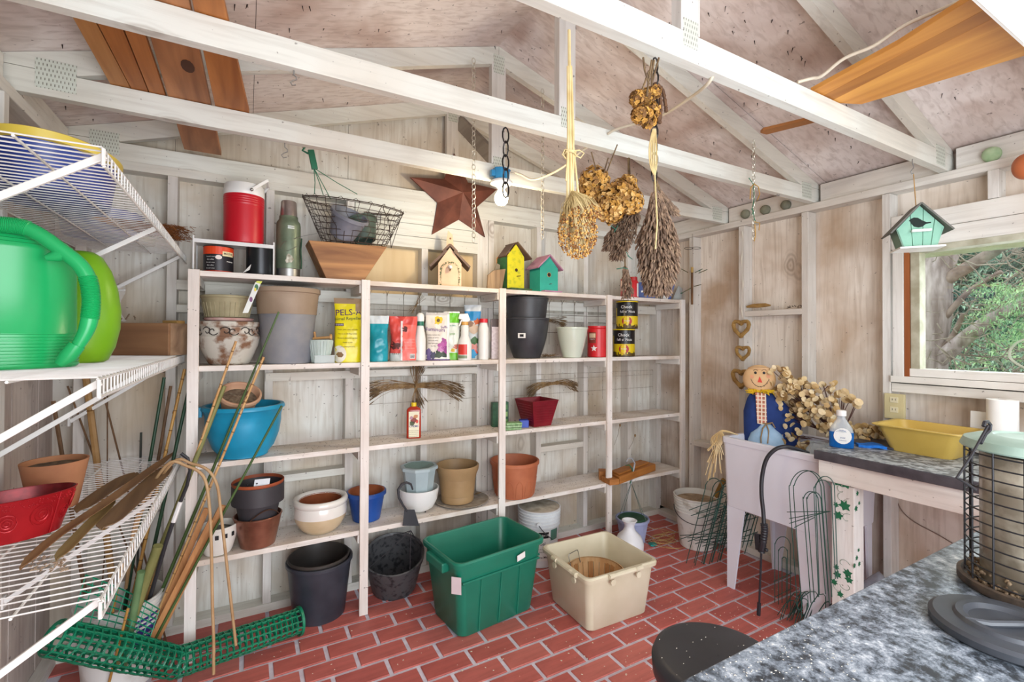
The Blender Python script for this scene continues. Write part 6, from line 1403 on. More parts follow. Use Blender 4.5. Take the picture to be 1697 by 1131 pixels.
for j in range(150): a=-3.1+3.3*R.random(); g.ball(tin(a,R.uniform(.095,.115),.0004),.0018,4)
g.obj('dimple_band',RT,t,kind='stuff')
# palm slats
for i,(lab,pts,w0,w1,dz) in enumerate((('longest brown palm sheath slat lying over the others',[(33,945),(95,890),(190,825),(291,750)],.022,.045,.022),('middle palm sheath slat pointing at the shelf front',[(93,930),(140,880),(190,830)],.030,.035,.010),
   ('short broad palm sheath slat nearest the clay pot',[(127,850),(175,815),(225,785)],.05,.075,.004),('broad palm sheath slat nearest the shelf front',[(168,878),(215,835),(282,772)],.06,.075,.004))):
    w_=cr([onZ(px,py,ZL+dz) for px,py in pts],5); o=w_[0]; t=T('palm_slat',lab,'palm slat',o,0,'dried palm slats on the lowest wire shelf'); g=G(); n=len(w_); v=[]
    for j,p in enumerate(w_):
        q=j/(n-1); d=(w_[min(j+1,n-1)]-w_[max(j-1,0)]).normalized(); s_=d.cross(Vector((0,0,1))); wd=(w0+(w1-w0)*q)*(min(1,q*6+.15))*(min(1,(1-q)*6+.12)); 
        for u,h in ((-1,.006),(0,.0),(1,.006)): v.append(p-o+s_*wd*u*.5+Vector((0,0,h)))
        for u,h in ((1,.003),(0,-.003),(-1,.003)): v.append(p-o+s_*wd*u*.5+Vector((0,0,h)))
    g.add(v,[(j*6+a,j*6+(a+1)%6,(j+1)*6+(a+1)%6,(j+1)*6+a) for j in range(n-1) for a in range(6)]+[(0,1,2,3,4,5),tuple((n-1)*6+a for a in range(6))[::-1]]); g.obj('sheath',wood('palm%d'%i,['a07a52','a58a58','96774f','977a58'][i],['6f5034','73603a','654a30','694f38'][i],'y',10),t,smooth=True,ang=.9)
g=G()
for i in range(60): p=onZ(R.uniform(40,110),R.uniform(925,950),ZL+.006); a=R.uniform(0,3); g.prism([p,p+Vector((.008*math.cos(a),.008*math.sin(a),0)),p+Vector((.003,.006,.002))],(0,0,.002))
o_=g.obj('bark_crumbs',mat('a58f78',.9),None); tag(o_,'bark crumbs on the lowest wire shelf below the longest palm slat','debris'); o_['kind']='stuff'
# ================= RIGHT SIDE: SINK, BENCH, COUNTER =================
SKW=mat('dedfe9',.4,var=.05,sc_=4)
t=T('utility_sink','pale lilac grey plastic utility sink on four tapered legs','sink',(2.78,1.575,0)); k=dict(world=True)
X0,X1,Y0,Y1,ZT_,ZB_=2.52,3.045,1.27,1.885,.905,.485
def ringb(x0,x1,y0,y1,z,c=.03):
    pts=[]
    for cx,cy,a0 in ((x1-c,y1-c,0),(x0+c,y1-c,math.pi/2),(x0+c,y0+c,math.pi),(x1-c,y0+c,1.5*math.pi)):
        for j in range(5): a=a0+j*math.pi/8; pts.append((cx+c*math.cos(a),cy+c*math.sin(a),z))
    return pts
rs=[ringb(X0+.03,X1-.03,Y0+.03,Y1-.03,ZB_),ringb(X0+.018,X1-.018,Y0+.018,Y1-.018,ZB_+.008),ringb(X0+.006,X1-.006,Y0+.006,Y1-.006,ZT_-.035),ringb(X0,X1,Y0,Y1,ZT_-.033),ringb(X0,X1,Y0,Y1,ZT_-.004),ringb(X0+.004,X1-.004,Y0+.004,Y1-.004,ZT_),ringb(X0+.026,X1-.05,Y0+.026,Y1-.026,ZT_),ringb(X0+.03,X1-.055,Y0+.03,Y1-.03,ZT_-.01),ringb(X0+.05,X1-.075,Y0+.05,Y1-.05,ZB_+.04)]
v=[p for r in rs for p in r]; n=20; f_=[(j*n+i,j*n+(i+1)%n,(j+1)*n+(i+1)%n,(j+1)*n+i) for j in range(len(rs)-1) for i in range(n)]+[tuple(range(n))[::-1],tuple((len(rs)-1)*n+i for i in range(n))]
G().add(v,f_).obj('basin',SKW,t,smooth=True,ang=.6,**k)
def sleg(x,y,sx,sy,wt=.115,wb=.045):
    # tapered angle leg: wide top, narrow foot
    g=G(); z1=ZB_+.03; 
    v=[]
    for z,w_ in ((.001,wb),(z1,wt)):
        v+=[(x,y,z),(x+sx*w_*.5,y,z),(x+sx*w_*.5,y+sy*.012,z),(x+sx*.012,y+sy*.012,z),(x+sx*.012,y+sy*w_,z),(x,y+sy*w_,z)]
    g.add(v,[(i,(i+1)%6,6+(i+1)%6,6+i) for i in range(6)]+[(5,4,3,2,1,0),(6,7,8,9,10,11)]); return g.obj('leg',SKW,t,**k)
sleg(X0+.022,Y1-.03,1,-1); sleg(X0+.022,Y0+.03,1,1,.15,.10); sleg(X1-.03,Y1-.03,-1,-1); sleg(X1-.03,Y0+.03,-1,1)
# bench
BT=paintwood('speckled_top','a8adb0','5c6064','y',(.42,.58),34,False,.55,.5,'2d2b29'); EDG=mat('37343a',.6,c2='4a474c',sc_=20)
t=T('work_bench','narrow work bench with dark speckled top under the window','bench',(2.75,.85,0)); bx0,bx1,by0,by1,bz=2.44,3.055,.30,1.30,.955
G().box(bx0+.004,bx1,by0,by1-.004,bz-.002,bz).obj('laminate',BT,t,**k); G().box(bx0,bx1,by0,by1,bz-.046,bz-.0025).obj('dark_edge_slab',EDG,t,bevel=.003,**k)
G().box(bx1-.012,bx1+.003,by0,by1,bz,bz+.055).obj('backsplash',EDG,t,**k)
G().box(bx0+.02,bx0+.058,by0,by1-.012,bz-.145,bz-.047).obj('apron',SY,t,bevel=.002,**k)
G().box(bx0+.03,bx0+.12,1.137,1.234,.001,bz-.15).obj('post',SZ,t,bevel=.003,**k); G().box(bx0+.03,bx0+.12,.35,.44,.001,bz-.15).obj('post',SZ,t,bevel=.003,**k)
LFG=mat('1d6b48',.6)
def leafshape(c,s,a,ax):
    P=[(0,-1),(.35,-.55),(.95,-.5),(.6,-.05),(.75,.55),(.2,.4),(0,1),(-.2,.4),(-.75,.55),(-.6,-.05),(-.95,-.5),(-.35,-.55)]; out=[]
    for x,y in P:
        x2,y2=(x*math.cos(a)-y*math.sin(a))*s,(x*math.sin(a)+y*math.cos(a))*s; out.append(c+(Vector((0,x2,y2)) if ax=='x' else Vector((x2,0,y2))))
    return out
pf=bx0+.0292; ps=1.1362
for (px,py,s,a) in ((1389,798,9,.5),(1402,802,9,-.4),(1400,838,10,.3),(1386,837,5,1.2),(1389,854,8,-.6),(1388,952,7,.2),(1404,950,8,-.8),(1383,965,6,.9),(1407,961,7,.4),(1393,986,6,2),(1386,940,5,0)):
    c=onX(px,py,pf); m_=mpp(c); g=G(); g.add(leafshape(c,s*m_,a,'x'),[tuple(range(12))]).obj('painted_leaf',LFG,t,**k)
for (px,py,s,a) in ((1421,818,5,.5),(1424,834,4,0),(1419,843,6,-.4),(1420,925,5,.3),(1416,938,5,.6),(1424,935,5,1),(1423,912,4,0)):
    c=onY(px,py,ps); m_=mpp(c); G().add(leafshape(c,s*m_,a,'y'),[tuple(range(12))]).obj('painted_leaf',LFG,t,**k)
g=G()
for c0_ in ((1395,812),(1397,826),(1392,858),(1404,860),(1398,935),(1402,972),(1390,975)):
    c=onX(c0_[0],c0_[1],pf-.0006); a0=R.uniform(0,6); g.tube([c+Vector((0,(.010+.0022*j)*math.cos(a0+j*.5),(.010+.0018*j)*math.sin(a0+j*.5))) for j in range(9)],.0008,3)
g.obj('painted_tendrils',LFG,t,kind='stuff',**k)
# counter in the foreground
GRM=paintwood('granite','c3c9cf','6d7780','x',(.38,.60),26,False,.5,.3,'2a2c30')
t=T('counter','speckled grey granite look counter in the right foreground','counter',(1.4,.26,0)); cy1=.578; cz=.90
GM,n_,l_,b_=base('granite_top'); b_.inputs['Roughness'].default_value=.32
tc=n_.new('ShaderNodeTexCoord'); n1=n_.new('ShaderNodeTexNoise'); n1.inputs['Scale'].default_value=38; n1.inputs['Detail'].default_value=8; n1.inputs['Roughness'].default_value=.75; n1.inputs['Distortion'].default_value=.15
n2=n_.new('ShaderNodeTexNoise'); n2.inputs['Scale'].default_value=3.2; n2.inputs['Detail'].default_value=4
ad=n_.new('ShaderNodeMath'); ad.operation='MULTIPLY_ADD'; ad.inputs[1].default_value=.62; l_.new(n2.outputs[0],ad.inputs[0]); l_.new(n1.outputs[0],ad.inputs[2])
r_=n_.new('ShaderNodeValToRGB'); e=r_.color_ramp.elements; e[0].position=.70; e[0].color=lin('30353b'); e[1].position=1.0; e[1].color=lin('d9dde0')
for p_,c_ in ((.77,'5d6670'),(.83,'7e8893'),(.91,'a4adb7')): q=e.new(p_); q.color=lin(c_)
for o_ in ('Object',): l_.new(tc.outputs[o_],n1.inputs['Vector']); l_.new(tc.outputs[o_],n2.inputs['Vector'])
l_.new(ad.outputs[0],r_.inputs[0]); l_.new(r_.outputs[0],b_.inputs['Base Color'])
G().box(.42,2.40,-.03,cy1,cz-.012,cz).obj('top',GM,t,bevel=.003,**k)
G().box(.42,2.40,-.03,cy1+.004,cz-.045,cz-.0125).obj('front_edge',mat('b9bcb0',.5,c2='8f958c',sc_=30),t,bevel=.002,**k)
G().box(.44,2.38,cy1-.05,cy1-.03,cz-.16,cz-.046).obj('apron',SX,t,**k)
for x in (.46,2.33):
    for y in (-.01,cy1-.10): G().box(x,x+.045,y,y+.045,.001,cz-.046).obj('leg',SZ,t,**k)
# seed dust, thickened near left to stand in for white glare on the counter
g=G(); 
for i in range(320):
    p=onZ(R.uniform(1120,1420),R.uniform(990,1128),cz+.0004); 
    if not(.45<p.x<2.3 and 0<p.y<cy1): continue
    if R.random()>math.exp(-((p.x-.75)/.35)**2)+.25: continue
    s=R.uniform(.0006,.0022); a=R.uniform(0,3); u=Vector((math.cos(a)*s,math.sin(a)*s,0)); v=Vector((-math.sin(a)*s*.5,math.cos(a)*s*.5,0)); g.add([p-u-v,p+u-v,p+u+v,p-u+v,p+Vector((0,0,.001))],[(0,1,4),(1,2,4),(2,3,4),(3,0,4)])
o_=g.obj('dust_glare_specks',mat('d6d2c6',.8),None); tag(o_,'pale seed dust and painted-in glare specks scattered on the granite look counter','litter'); o_['kind']='stuff'
# stool
c=onZ(1190,1088,.63); t=T('stool','round black padded stool tucked beside the foreground counter','stool',(c.x,c.y,0)); SB=mat('2e3036',.45,c2='3a3c42',sc_=5); r=.172
G().lathe([(.002,.56),(r-.01,.56),(r,.57),(r+.003,.605),(r-.004,.622),(r-.02,.629),(.002,.632)],n=64,cap=False).obj('seat',SB,t,smooth=True,ang=.9)
for q in range(4): a=q*math.pi/2+.6; G().tube([(r*.7*math.cos(a),r*.7*math.sin(a),.561),(r*1.0*math.cos(a),r*1.0*math.sin(a),.002)],.011,8).obj('leg',SB,t,smooth=True)
G().tube([(r*.9*math.cos(a),r*.9*math.sin(a),.2) for a in [j*math.pi/16 for j in range(32)]],.007,6,closed=True).obj('foot_ring',SB,t,smooth=True)
g=G()
for i in range(34):
    a=R.uniform(0,6.28); q=r*.95*math.sqrt(R.random()); p=Vector((q*math.cos(a),q*math.sin(a),.6315)); s=R.uniform(.0008,.003); g.add([p+Vector((-s,0,0)),p+Vector((0,-s*.6,0)),p+Vector((s,0,0)),p+Vector((0,s*.6,0)),p+Vector((0,0,.0015))],[(0,1,4),(1,2,4),(2,3,4),(3,0,4)])
g.obj('crumbs',mat('e6e2d4',.8),t,kind='stuff')
# bird feeder
c=onZ(1716,985,cz); t=T('bird_feeder','caged tube bird feeder with mint lid and black wire cage','bird feeder',(c.x,c.y,cz+.0006)); FW=mat('2b2a2e',.5,metal=.3); Rc=.120; hf=.335
MN=mat('a2b8ac',.45,c2='8ca396',sc_=14)
G().lathe([(.002,0),(Rc+.01,0),(Rc+.016,.006),(Rc+.016,.022),(Rc+.008,.024),(Rc-.01,.012),(.002,.012)],n=48,cap=False).obj('tray',mat('3a322c',.6,c2='5a4a3c',sc_=40),t,smooth=True,ang=.8)
G().lathe([(.092,.013),(.094,.016),(.094,hf-.01),(.090,hf-.01)],n=44,cap=False).obj('seed_tube',mat('b8ae9c',.25,c2='8a7f6e',sc_=12,th=(.42,.6)),t,smooth=True,ang=.8)
g=G()
for i in range(260): a=R.uniform(0,6.28); z=.014+.03*R.random()**2; q=R.uniform(.097,Rc-.004); p=Vector((q*math.cos(a),q*math.sin(a),z)); g.ball(p,R.uniform(.003,.005),4)
g.obj('seed_husks',mat('9a8468',.9,c2='5e4a36',sc_=60),t,kind='stuff')
for q in range(14): a=q*2*math.pi/14+.1; G().tube([(Rc*math.cos(a),Rc*math.sin(a),.02),(Rc*math.cos(a),Rc*math.sin(a),hf)],.0022,6).obj('cage_upright',FW,t)
for q in range(12): z=.03+(hf-.04)*q/11; G().tube([(Rc*math.cos(a),Rc*math.sin(a),z+.001*math.sin(3*a)) for a in [j*math.pi/20 for j in range(40)]],.0019,5,closed=True).obj('cage_ring',FW,t)
G().lathe([(Rc+.006,hf),(Rc+.010,hf+.004),(Rc+.002,hf+.022),(Rc-.02,hf+.03),(.07,hf+.034),(.066,hf+.03),(.002,hf+.03)],n=48,cap=False).obj('lid',MN,t,smooth=True,ang=.7)
iv=t.matrix_basis.inverted(); Yp=c.y+.03
hook=[(1630,707),(1632,700),(1637,699),(1641,704),(1640,714),(1633,720),(1625,735)]
G().tube([iv@onY(px,py,Yp) for px,py in hook],.0038,6).obj('latch_loop',FW,t,smooth=True)
G().tube([iv@onY(px,py,Yp) for px,py in ((1637,706),(1628,722),(1610,755),(1585,793),(1601,801),(1617,812))],.0026,6).obj('wire_handle',FW,t,smooth=True)
# black lid
c=onZ(1668,1037,cz+.02); t=T('round_lid','round black plastic lid with raised rim lying on the counter','lid',(c.x,c.y,cz+.0006)); LK=mat('34373d',.4,c2='454950',sc_=9); r=.116
G().lathe([(.002,0),(r,0),(r+.004,.004),(r+.004,.016),(r-.004,.022),(r-.035,.023),(r-.040,.030),(r-.052,.030),(r-.06,.022),(.002,.020)],n=64,cap=False).obj('body',LK,t,smooth=True,ang=.5)
G().tube([(-.06,.045,.024),(-.04,.015,.026),(.02,-.02,.026),(.09,-.04,.024)],.007,8).obj('molded_ridge',LK,t,smooth=True)
# soap bottle
c=onZ(1390,742,.955); d=Vector((c.x,c.y,0)).normalized(); t=T('soap_bottle','clear bottle of blue dish soap with white cap on the bench end','bottle',(c.x+d.x*.022,c.y+d.y*.022-.012,.9555),face(c)); kk=mpp(t.location)
w_=17*kk
G().lathe([(w_*.9,0),(w_,.004),(w_,22*kk),(w_*.98,26*kk)],n=36,sy=.6,sq=.35).obj('blue_soap',mat('1470c4',.12,c2='0f63b4',trans=.3),t,smooth=True,ang=.8)
G().lathe([(w_*.98,26*kk),(w_*.9,32*kk),(w_*.5,43*kk),(w_*.34,48*kk),(w_*.34,53*kk)],n=36,sy=.7,sq=.1,cap=False).obj('clear_neck',mat('d5dde0',.1,alpha=.45,var=.02),t,smooth=True,ang=.8)
G().lathe([(w_*.42,52*kk),(w_*.42,60*kk),(w_*.3,61*kk),(.001,61*kk)],n=24).obj('cap',WHT,t,smooth=True)
G().add([Vector((w_*.72*math.cos(a)*1.0+.1*w_,-w_*.6-.0022,20*kk+13*kk*math.sin(a))) for a in [j*.35 for j in range(18)]],[tuple(range(18))]).obj('label',WHT,t)
for z_,s_ in ((28,.012),(17,.009),(13,.009)): text({28:'DISH',17:'SOAP',13:'antibacterial'}[z_],s_ if z_!=13 else .006,lambda a,b_,z_=z_: Vector((.1*w_+a,-w_*.6-.0032,z_*kk+b_)),'lettering',mat('24408a',.5),t)
# sponge and tray
c=onZ(1450,742,.955); t=T('sponge','bright blue scrubbing sponge at the front of the bench','sponge',(c.x,c.y,.956),-.9); g=G(); n=8; v=[]
for j,(hh) in enumerate((0,.014)):
    for a in range(n+1):
        for b_ in range(3): u=a/n-.5; v.append((u*.15,(b_-1)*.033*(1+.2*math.cos(u*6)),hh+.004*math.cos(u*9)))
m3=(n+1)*3; f_=[]
for a in range(n):
    for b_ in range(2):
        i=a*3+b_; f_+=[(i,i+1,i+4,i+3),(m3+i,m3+i+3,m3+i+4,m3+i+1)]
    f_+=[(a*3,a*3+3,m3+a*3+3,m3+a*3),(a*3+2,m3+a*3+2,m3+a*3+5,a*3+5)]
f_+=[(0,m3,m3+1,1),(1,m3+1,m3+2,2),(n*3,n*3+1,m3+n*3+1,m3+n*3),(n*3+1,n*3+2,m3+n*3+2,m3+n*3+1)]
g.add(v,f_).obj('foam',mat('1b78d6',.85,c2='1566bf',sc_=80),t,smooth=True,ang=.8)
# yellow dishpan
p1=onZ(1500,742,.955); p2=onZ(1560,752,.955); t=T('dish_pan','mustard yellow rectangular plastic dish pan on the bench','dish pan',(2.86,1.00,.9556),0)
YP=mat('ccae5a',.4,c2='bfa04c',sc_=5); pan_h=.125
def prg(hx,hy,z,c_=.035): return [(p[0],p[1],z) for p in ringb(-hx,hx,-hy,hy,0,c_)]
rs=[prg(.10,.118,0),prg(.103,.121,.006),prg(.137,.160,pan_h-.006),prg(.155,.180,pan_h-.004,.04),prg(.155,.180,pan_h,.04),prg(.136,.159,pan_h),prg(.133,.156,pan_h-.008),prg(.099,.117,.008)]
v=[p for r in rs for p in r]; n=20; G().add(v,[(j*n+i,j*n+(i+1)%n,(j+1)*n+(i+1)%n,(j+1)*n+i) for j in range(len(rs)-1) for i in range(n)]+[tuple(range(n))[::-1],tuple((len(rs)-1)*n+i for i in range(n))]).obj('body',YP,t,smooth=True,ang=.6)
# paper towel, card, outlet
c=onX(1672,700,2.97); t=T('paper_towel','white paper towel roll standing behind the feeder','paper towel',(2.99,.775,.9556)); G().lathe([(.02,0),(.052,.001),(.0525,.272),(.02,.273),(.019,.26),(.019,.01)],n=40,cap=False).obj('roll',mat('eceae6',.9,var=.03),t,smooth=True,ang=.6); G().lathe([(.0185,.002),(.0185,.271)],n=20).obj('cardboard_core',mat('9a6a48',.8),t)
t=T('white_card','small white card leaning on the wall left of the paper towel','card',(3.03,.90,.956)); G().prism([(0,.0,0),(0,-.10,0),(.018,-.10,.20),(.018,0,.20)],(.003,0,0)).obj('sheet',WHT,t)
c=onX(1487,680,3.055); t=T('wall_outlet','beige double electrical outlet below the window','outlet',(3.05,1.205,1.14)); BG=mat('d2c79a',.5)
G().box(-.012,.008,-.045,.045,-.07,.065).obj('cover_plate',BG,t,bevel=.002)
for z in (-.035,.018):
    G().box(-.0145,-.011,-.018,.018,z,z+.03).obj('socket',mat('e0d8b8',.5),t,bevel=.001)
    for y in (-.007,.007): G().box(-.0152,-.0146,y-.0012,y+.0012,z+.012,z+.022).obj('slot',INK,t)
# clutter at bench back left: pods and a dark ball
def coin(g,c,s,nrm,mis):
    nrm=nrm.normalized(); u=nrm.orthogonal().normalized(); v=nrm.cross(u); K=9; P=[c]+[c+u*s*math.cos(a)+v*s*.86*math.sin(a)+nrm*s*.12*math.cos(2*a) for a in [j*2*math.pi/K for j in range(K)]]
    g.add(P,[(0,1+i,1+(i+1)%K) for i in range(K)]); g.mi[-K:]=[R.randrange(mis)]*K
LU=[mat('dcc69a',.5,c2='c9ae7c',sc_=12),mat('e6d6b2',.45,c2='d2b98c',sc_=12),mat('bd9d68',.6,c2='a3824f',sc_=14)]
def lunaria(label,X,clusters,stems,origin,name='dried_lunaria',sz=.019):
    o=onX(origin[0],origin[1],X); t=T(name,label,'dried plant',o); g=G(); gs_=G()
    for (px,py,rx,ry,n_) in clusters:
        c0_=onX(px,py,X)-o; m_=mpp(onX(px,py,X))
        for i in range(n_):
            a=R.uniform(0,6.28); q=math.sqrt(R.random()); c_=onX(px+rx*q*math.cos(a),py+ry*q*math.sin(a),X+R.uniform(-.10,.06))-o
            coin(g,c_,sz*R.uniform(.7,1.15),Vector((R.uniform(-1.2,-.1),R.uniform(-1.1,.3),R.uniform(-.7,.7))),3)
            if i%3==0: gs_.tube([Vector((0,0,0)).lerp(c0_,.5),c0_.lerp(c_,.6),c_],.0012,4,caps=False)
        gs_.tube([Vector((0,0,0)),c0_*.5+Vector((0,0,.01)),c0_],.0022,5)
    for P in stems: gs_.tube([onX(p[0],p[1],X-.02)-o for p in P],.002,5)
    g.obj('seed_discs',LU,t,kind='stuff'); gs_.obj('stems',mat('6b4a40',.8,c2='523430',sc_=30),t,kind='stuff'); return t
lunaria('large spray of papery tan seed discs leaning out of the sink',2.86,[(1300,640,26,22,60),(1325,655,34,28,90),(1290,668,24,20,50),(1320,690,34,22,50),(1355,675,34,22,60),(1375,700,24,20,42),(1305,722,22,14,34),(1330,735,14,10,12),(1365,640,22,12,14),(1395,660,20,8,12),(1418,668,6,8,7),(1290,615,18,10,16),(1400,655,14,6,8)],[((1385,702),(1400,680),(1413,655)),((1355,660),(1372,640),(1374,645)),((1340,680),(1385,700),(1400,716)),((1320,660),(1350,690),(1385,705))],(1392,735))
t=lunaria('loose heap of tan seed discs on the bench behind the sponge',2.95,[(1412,712,12,14,20),(1432,712,20,8,26),(1455,718,10,12,16),(1425,730,18,6,16)],[],(1430,738)); 
t=T('dark_tray','low dark tray under the seed disc heap at the bench back','tray',onZ(1440,742,.9558)+Vector((.13,.03,0))); G().box(-.10,.08,-.12,.08,0,.012).obj('tray_base',EDG,t,bevel=.003)
t=T('grey_ball','small dark grey ball behind the yellow dish pan','ball',(3.02,1.20,.99)); G().ball((0,0,0),.026,12).obj('ball',mat('4c4a4c',.6),t,smooth=True)
t=T('glass_jar','clear glass jar lying in the sink among the seed discs','jar',(2.72,1.42,.78)); G().lathe([(.002,0),(.06,0),(.062,.006),(.062,.12),(.045,.14),(.045,.155),(.042,.155),(.042,.14),(.058,.118),(.058,.01),(.002,.008)],n=32,cap=False).obj('glass',mat('cfd8dc',.08,alpha=.35,var=.02),t,smooth=True,ang=.8)
# ---- scarecrow doll
p=onX(1262,738,2.80); t=T('scarecrow_doll','cloth scarecrow doll in blue coat sitting in the sink','doll',(2.80,1.80,.55),face((2.8,1.8))); iv=t.matrix_basis.inverted(); kk=mpp((2.80,1.80,1.1))
D=lambda px,py,off=0: iv@(onY(px,py,1.80))+Vector((0,off,0))
def D2(px,py,off): q=iv@onY(px,py,1.80); return Vector((q.x*(1),off,q.z))
FA=mat('dcb98c',.8,c2='d0a878',sc_=10); NV=mat('1c3a7a',.85,c2='16306a',sc_=14)
hc=D2(1258,629,-.02)
g=G(); rr=24.5*kk
g.lathe([(max(1e-4,rr*math.sin(math.pi*i/14)),-rr*.98*math.cos(math.pi*i/14)) for i in range(15)],c=hc,n=28,sx=1.0,sy=.55); g.obj('head',FA,t,smooth=True,ang=1)
G().lathe([(rr*.62,0),(rr*.70,.004),(rr*.64,.012),(rr*.4,.020),(.002,.023)],c=hc+Vector((0,0,rr*.66)),n=28,sy=.62).obj('cap_top',mat('d3ac80',.8),t,smooth=True)
fy=-.02-rr*.55
def fp(px,py,o=.0): 
    q=D2(px,py,0); dx=(q.x-hc.x)/(rr*1.0); dz=(q.z-hc.z)/(rr*.98); s_=max(0,1-dx*dx-dz*dz)**.5; return Vector((q.x,hc.y-rr*.55*s_-.0015-o,q.z))
for px,py in ((1252,618),(1266,617)): 
    G().add([fp(px+2.4*math.cos(a),py+2.2*math.sin(a)) for a in [j*.63 for j in range(10)]],[tuple(range(10))]).obj('eye',INK,t)
    G().tube([fp(px-4,py-3,.0005),fp(px,py-5.5,.0005),fp(px+4,py-4,.0005)],.0012,4).obj('eyebrow',mat('4a3a2c',.7),t)
G().add([fp(1255.5,633),fp(1263.5,633),fp(1259,623,.004)],[(0,1,2)]).obj('nose',mat('d8402e',.6),t)
g=G(); P=[fp(1245+1.2*0,630),fp(1247,634),fp(1251,638),fp(1256,640),(fp(1261,640)),fp(1266,638),fp(1271,633),fp(1274,627)]; g.tube(P,.0013,4)
for q in P: g.tube([q+Vector((-.003,0,.004)),q+Vector((.003,0,-.004))],.001,4)
g.obj('stitched_mouth',INK,t)
for px,py in ((1273,622),(1246,625)): G().add([fp(px+3.4*math.cos(a),py+3*math.sin(a),-.0006) for a in [j*.63 for j in range(10)]],[tuple(range(10))]).obj('cheek',mat('e0a27c',.8),t)
g=G(); cc=D2(1261,647,-.055)
for i in range(40): a=R.uniform(-1,1); g.tube([cc+Vector((a*.02,0,0)),cc+Vector((a*.07,-.01+R.uniform(-.008,.008),R.uniform(-.018,.014))),cc+Vector((a*.085,0,R.uniform(-.026,.012)))],.0028,4)
g.obj('yellow_collar',mat('e2bc22',.7),t,kind='stuff')
# torso
pts=[(1246,650),(1237,665),(1231,685),(1232,740),(1300,748),(1316,720),(1322,690),(1306,668),(1290,654),(1276,650)]
g=G(); fr=[D2(x,y,-.045) for x,y in pts]; n=len(fr); cf=sum(fr,Vector())/n; v=fr+[p+Vector((0,.09,0)) for p in fr]+[cf+Vector((0,-.04,0)),cf+Vector((0,.13,0))]
v+= [cf+(p-cf)*.7+Vector((0,-.03,0)) for p in fr]
g.add(v,[(i,(i+1)%n,n+(i+1)%n,n+i) for i in range(n)]+[(2*n+2+i,2*n+2+(i+1)%n,(i+1)%n,i) for i in range(n)]+[(2*n,2*n+2+(i+1)%n,2*n+2+i) for i in range(n)]+[(2*n+1,n+i,n+(i+1)%n) for i in range(n)]); g.obj('blue_coat',NV,t,smooth=True,ang=1)
# plaid shirt strip
chk,n_,l_,b_=base('plaid'); b_.inputs['Roughness'].default_value=.9; tc=n_.new('ShaderNodeTexCoord'); mp=n_.new('ShaderNodeMapping'); mp.inputs['Rotation'].default_value=(math.pi/2,0,0); ck=n_.new('ShaderNodeTexBrick'); ck.offset=0; ck.inputs['Scale'].default_value=1; ck.inputs['Brick Width'].default_value=.020; ck.inputs['Row Height'].default_value=.024; ck.inputs['Mortar Size'].default_value=.0035; ck.inputs['Color1'].default_value=lin('a2654a'); ck.inputs['Color2'].default_value=lin('c77a68'); ck.inputs['Mortar'].default_value=lin('e6d6c0')
l_.new(tc.outputs['Object'],mp.inputs[0]); l_.new(mp.outputs[0],ck.inputs[0]); l_.new(ck.outputs[0],b_.inputs[0])
P=[D2(x,y,-.088) for x,y in ((1252,650),(1269,650),(1271,700),(1255,700))]; G().prism(P,(0,.03,0)).obj('plaid_shirt',chk,t)
# blue sack pants with twine
SBm=mat('8fb2d2',.8,c2='a9c6e0',sc_=16); c_=D2(1270,722,-.075)
G().lathe([(.01,.10),(.03,.085),(.05,.06),(.085,.03),(.10,-.01),(.105,-.06),(.09,-.12)],c=c_,n=28,sy=.6).obj('pale_blue_sack',SBm,t,smooth=True,ang=1.2)
g=G(); cw=c_+Vector((0,0,.095)); g.tube([cw+Vector((.026*math.cos(a),.018*math.sin(a),0)) for a in [j*.52 for j in range(13)]],.004,6)
g.tube([cw+Vector((0,-.02,0)),cw+Vector((-.02,-.035,-.03)),cw+Vector((-.03,-.06,-.08)),cw+Vector((-.028,-.065,-.12))],.0035,6); g.tube([cw+Vector((0,-.02,0)),cw+Vector((.012,-.04,-.04)),cw+Vector((.006,-.064,-.11))],.0035,6); g.tube([cw+Vector((0,-.022,0)),cw+Vector((.03,-.03,.01)),cw+Vector((.045,-.03,-.02))],.0035,6)
g.obj('twine_belt',mat('9a7f5a',.9),t)
# raffia over the sink edge
t=T('raffia_hank','hank of pale raffia draped over the far corner of the sink','raffia',(2.55,1.87,.912)); g=G(); o=t.location
for i in range(22):
    e=(R.uniform(1168,1200),R.uniform(745,800)); w_=cr([Vector((2.60,1.84+R.uniform(-.02,.02),.915)),Vector((2.55,1.895,.925+R.uniform(0,.01))),onX(R.uniform(1178,1200),728,2.54),onX((e[0]+1190)/2,(e[1]+728)/2,2.53),onX(e[0],e[1],2.52)],4); g.tube([p-o for p in w_],.0026,4,caps=False)
g.obj('strands',mat('dcc9a0',.7,c2='c4a874',sc_=12),t,kind='stuff')
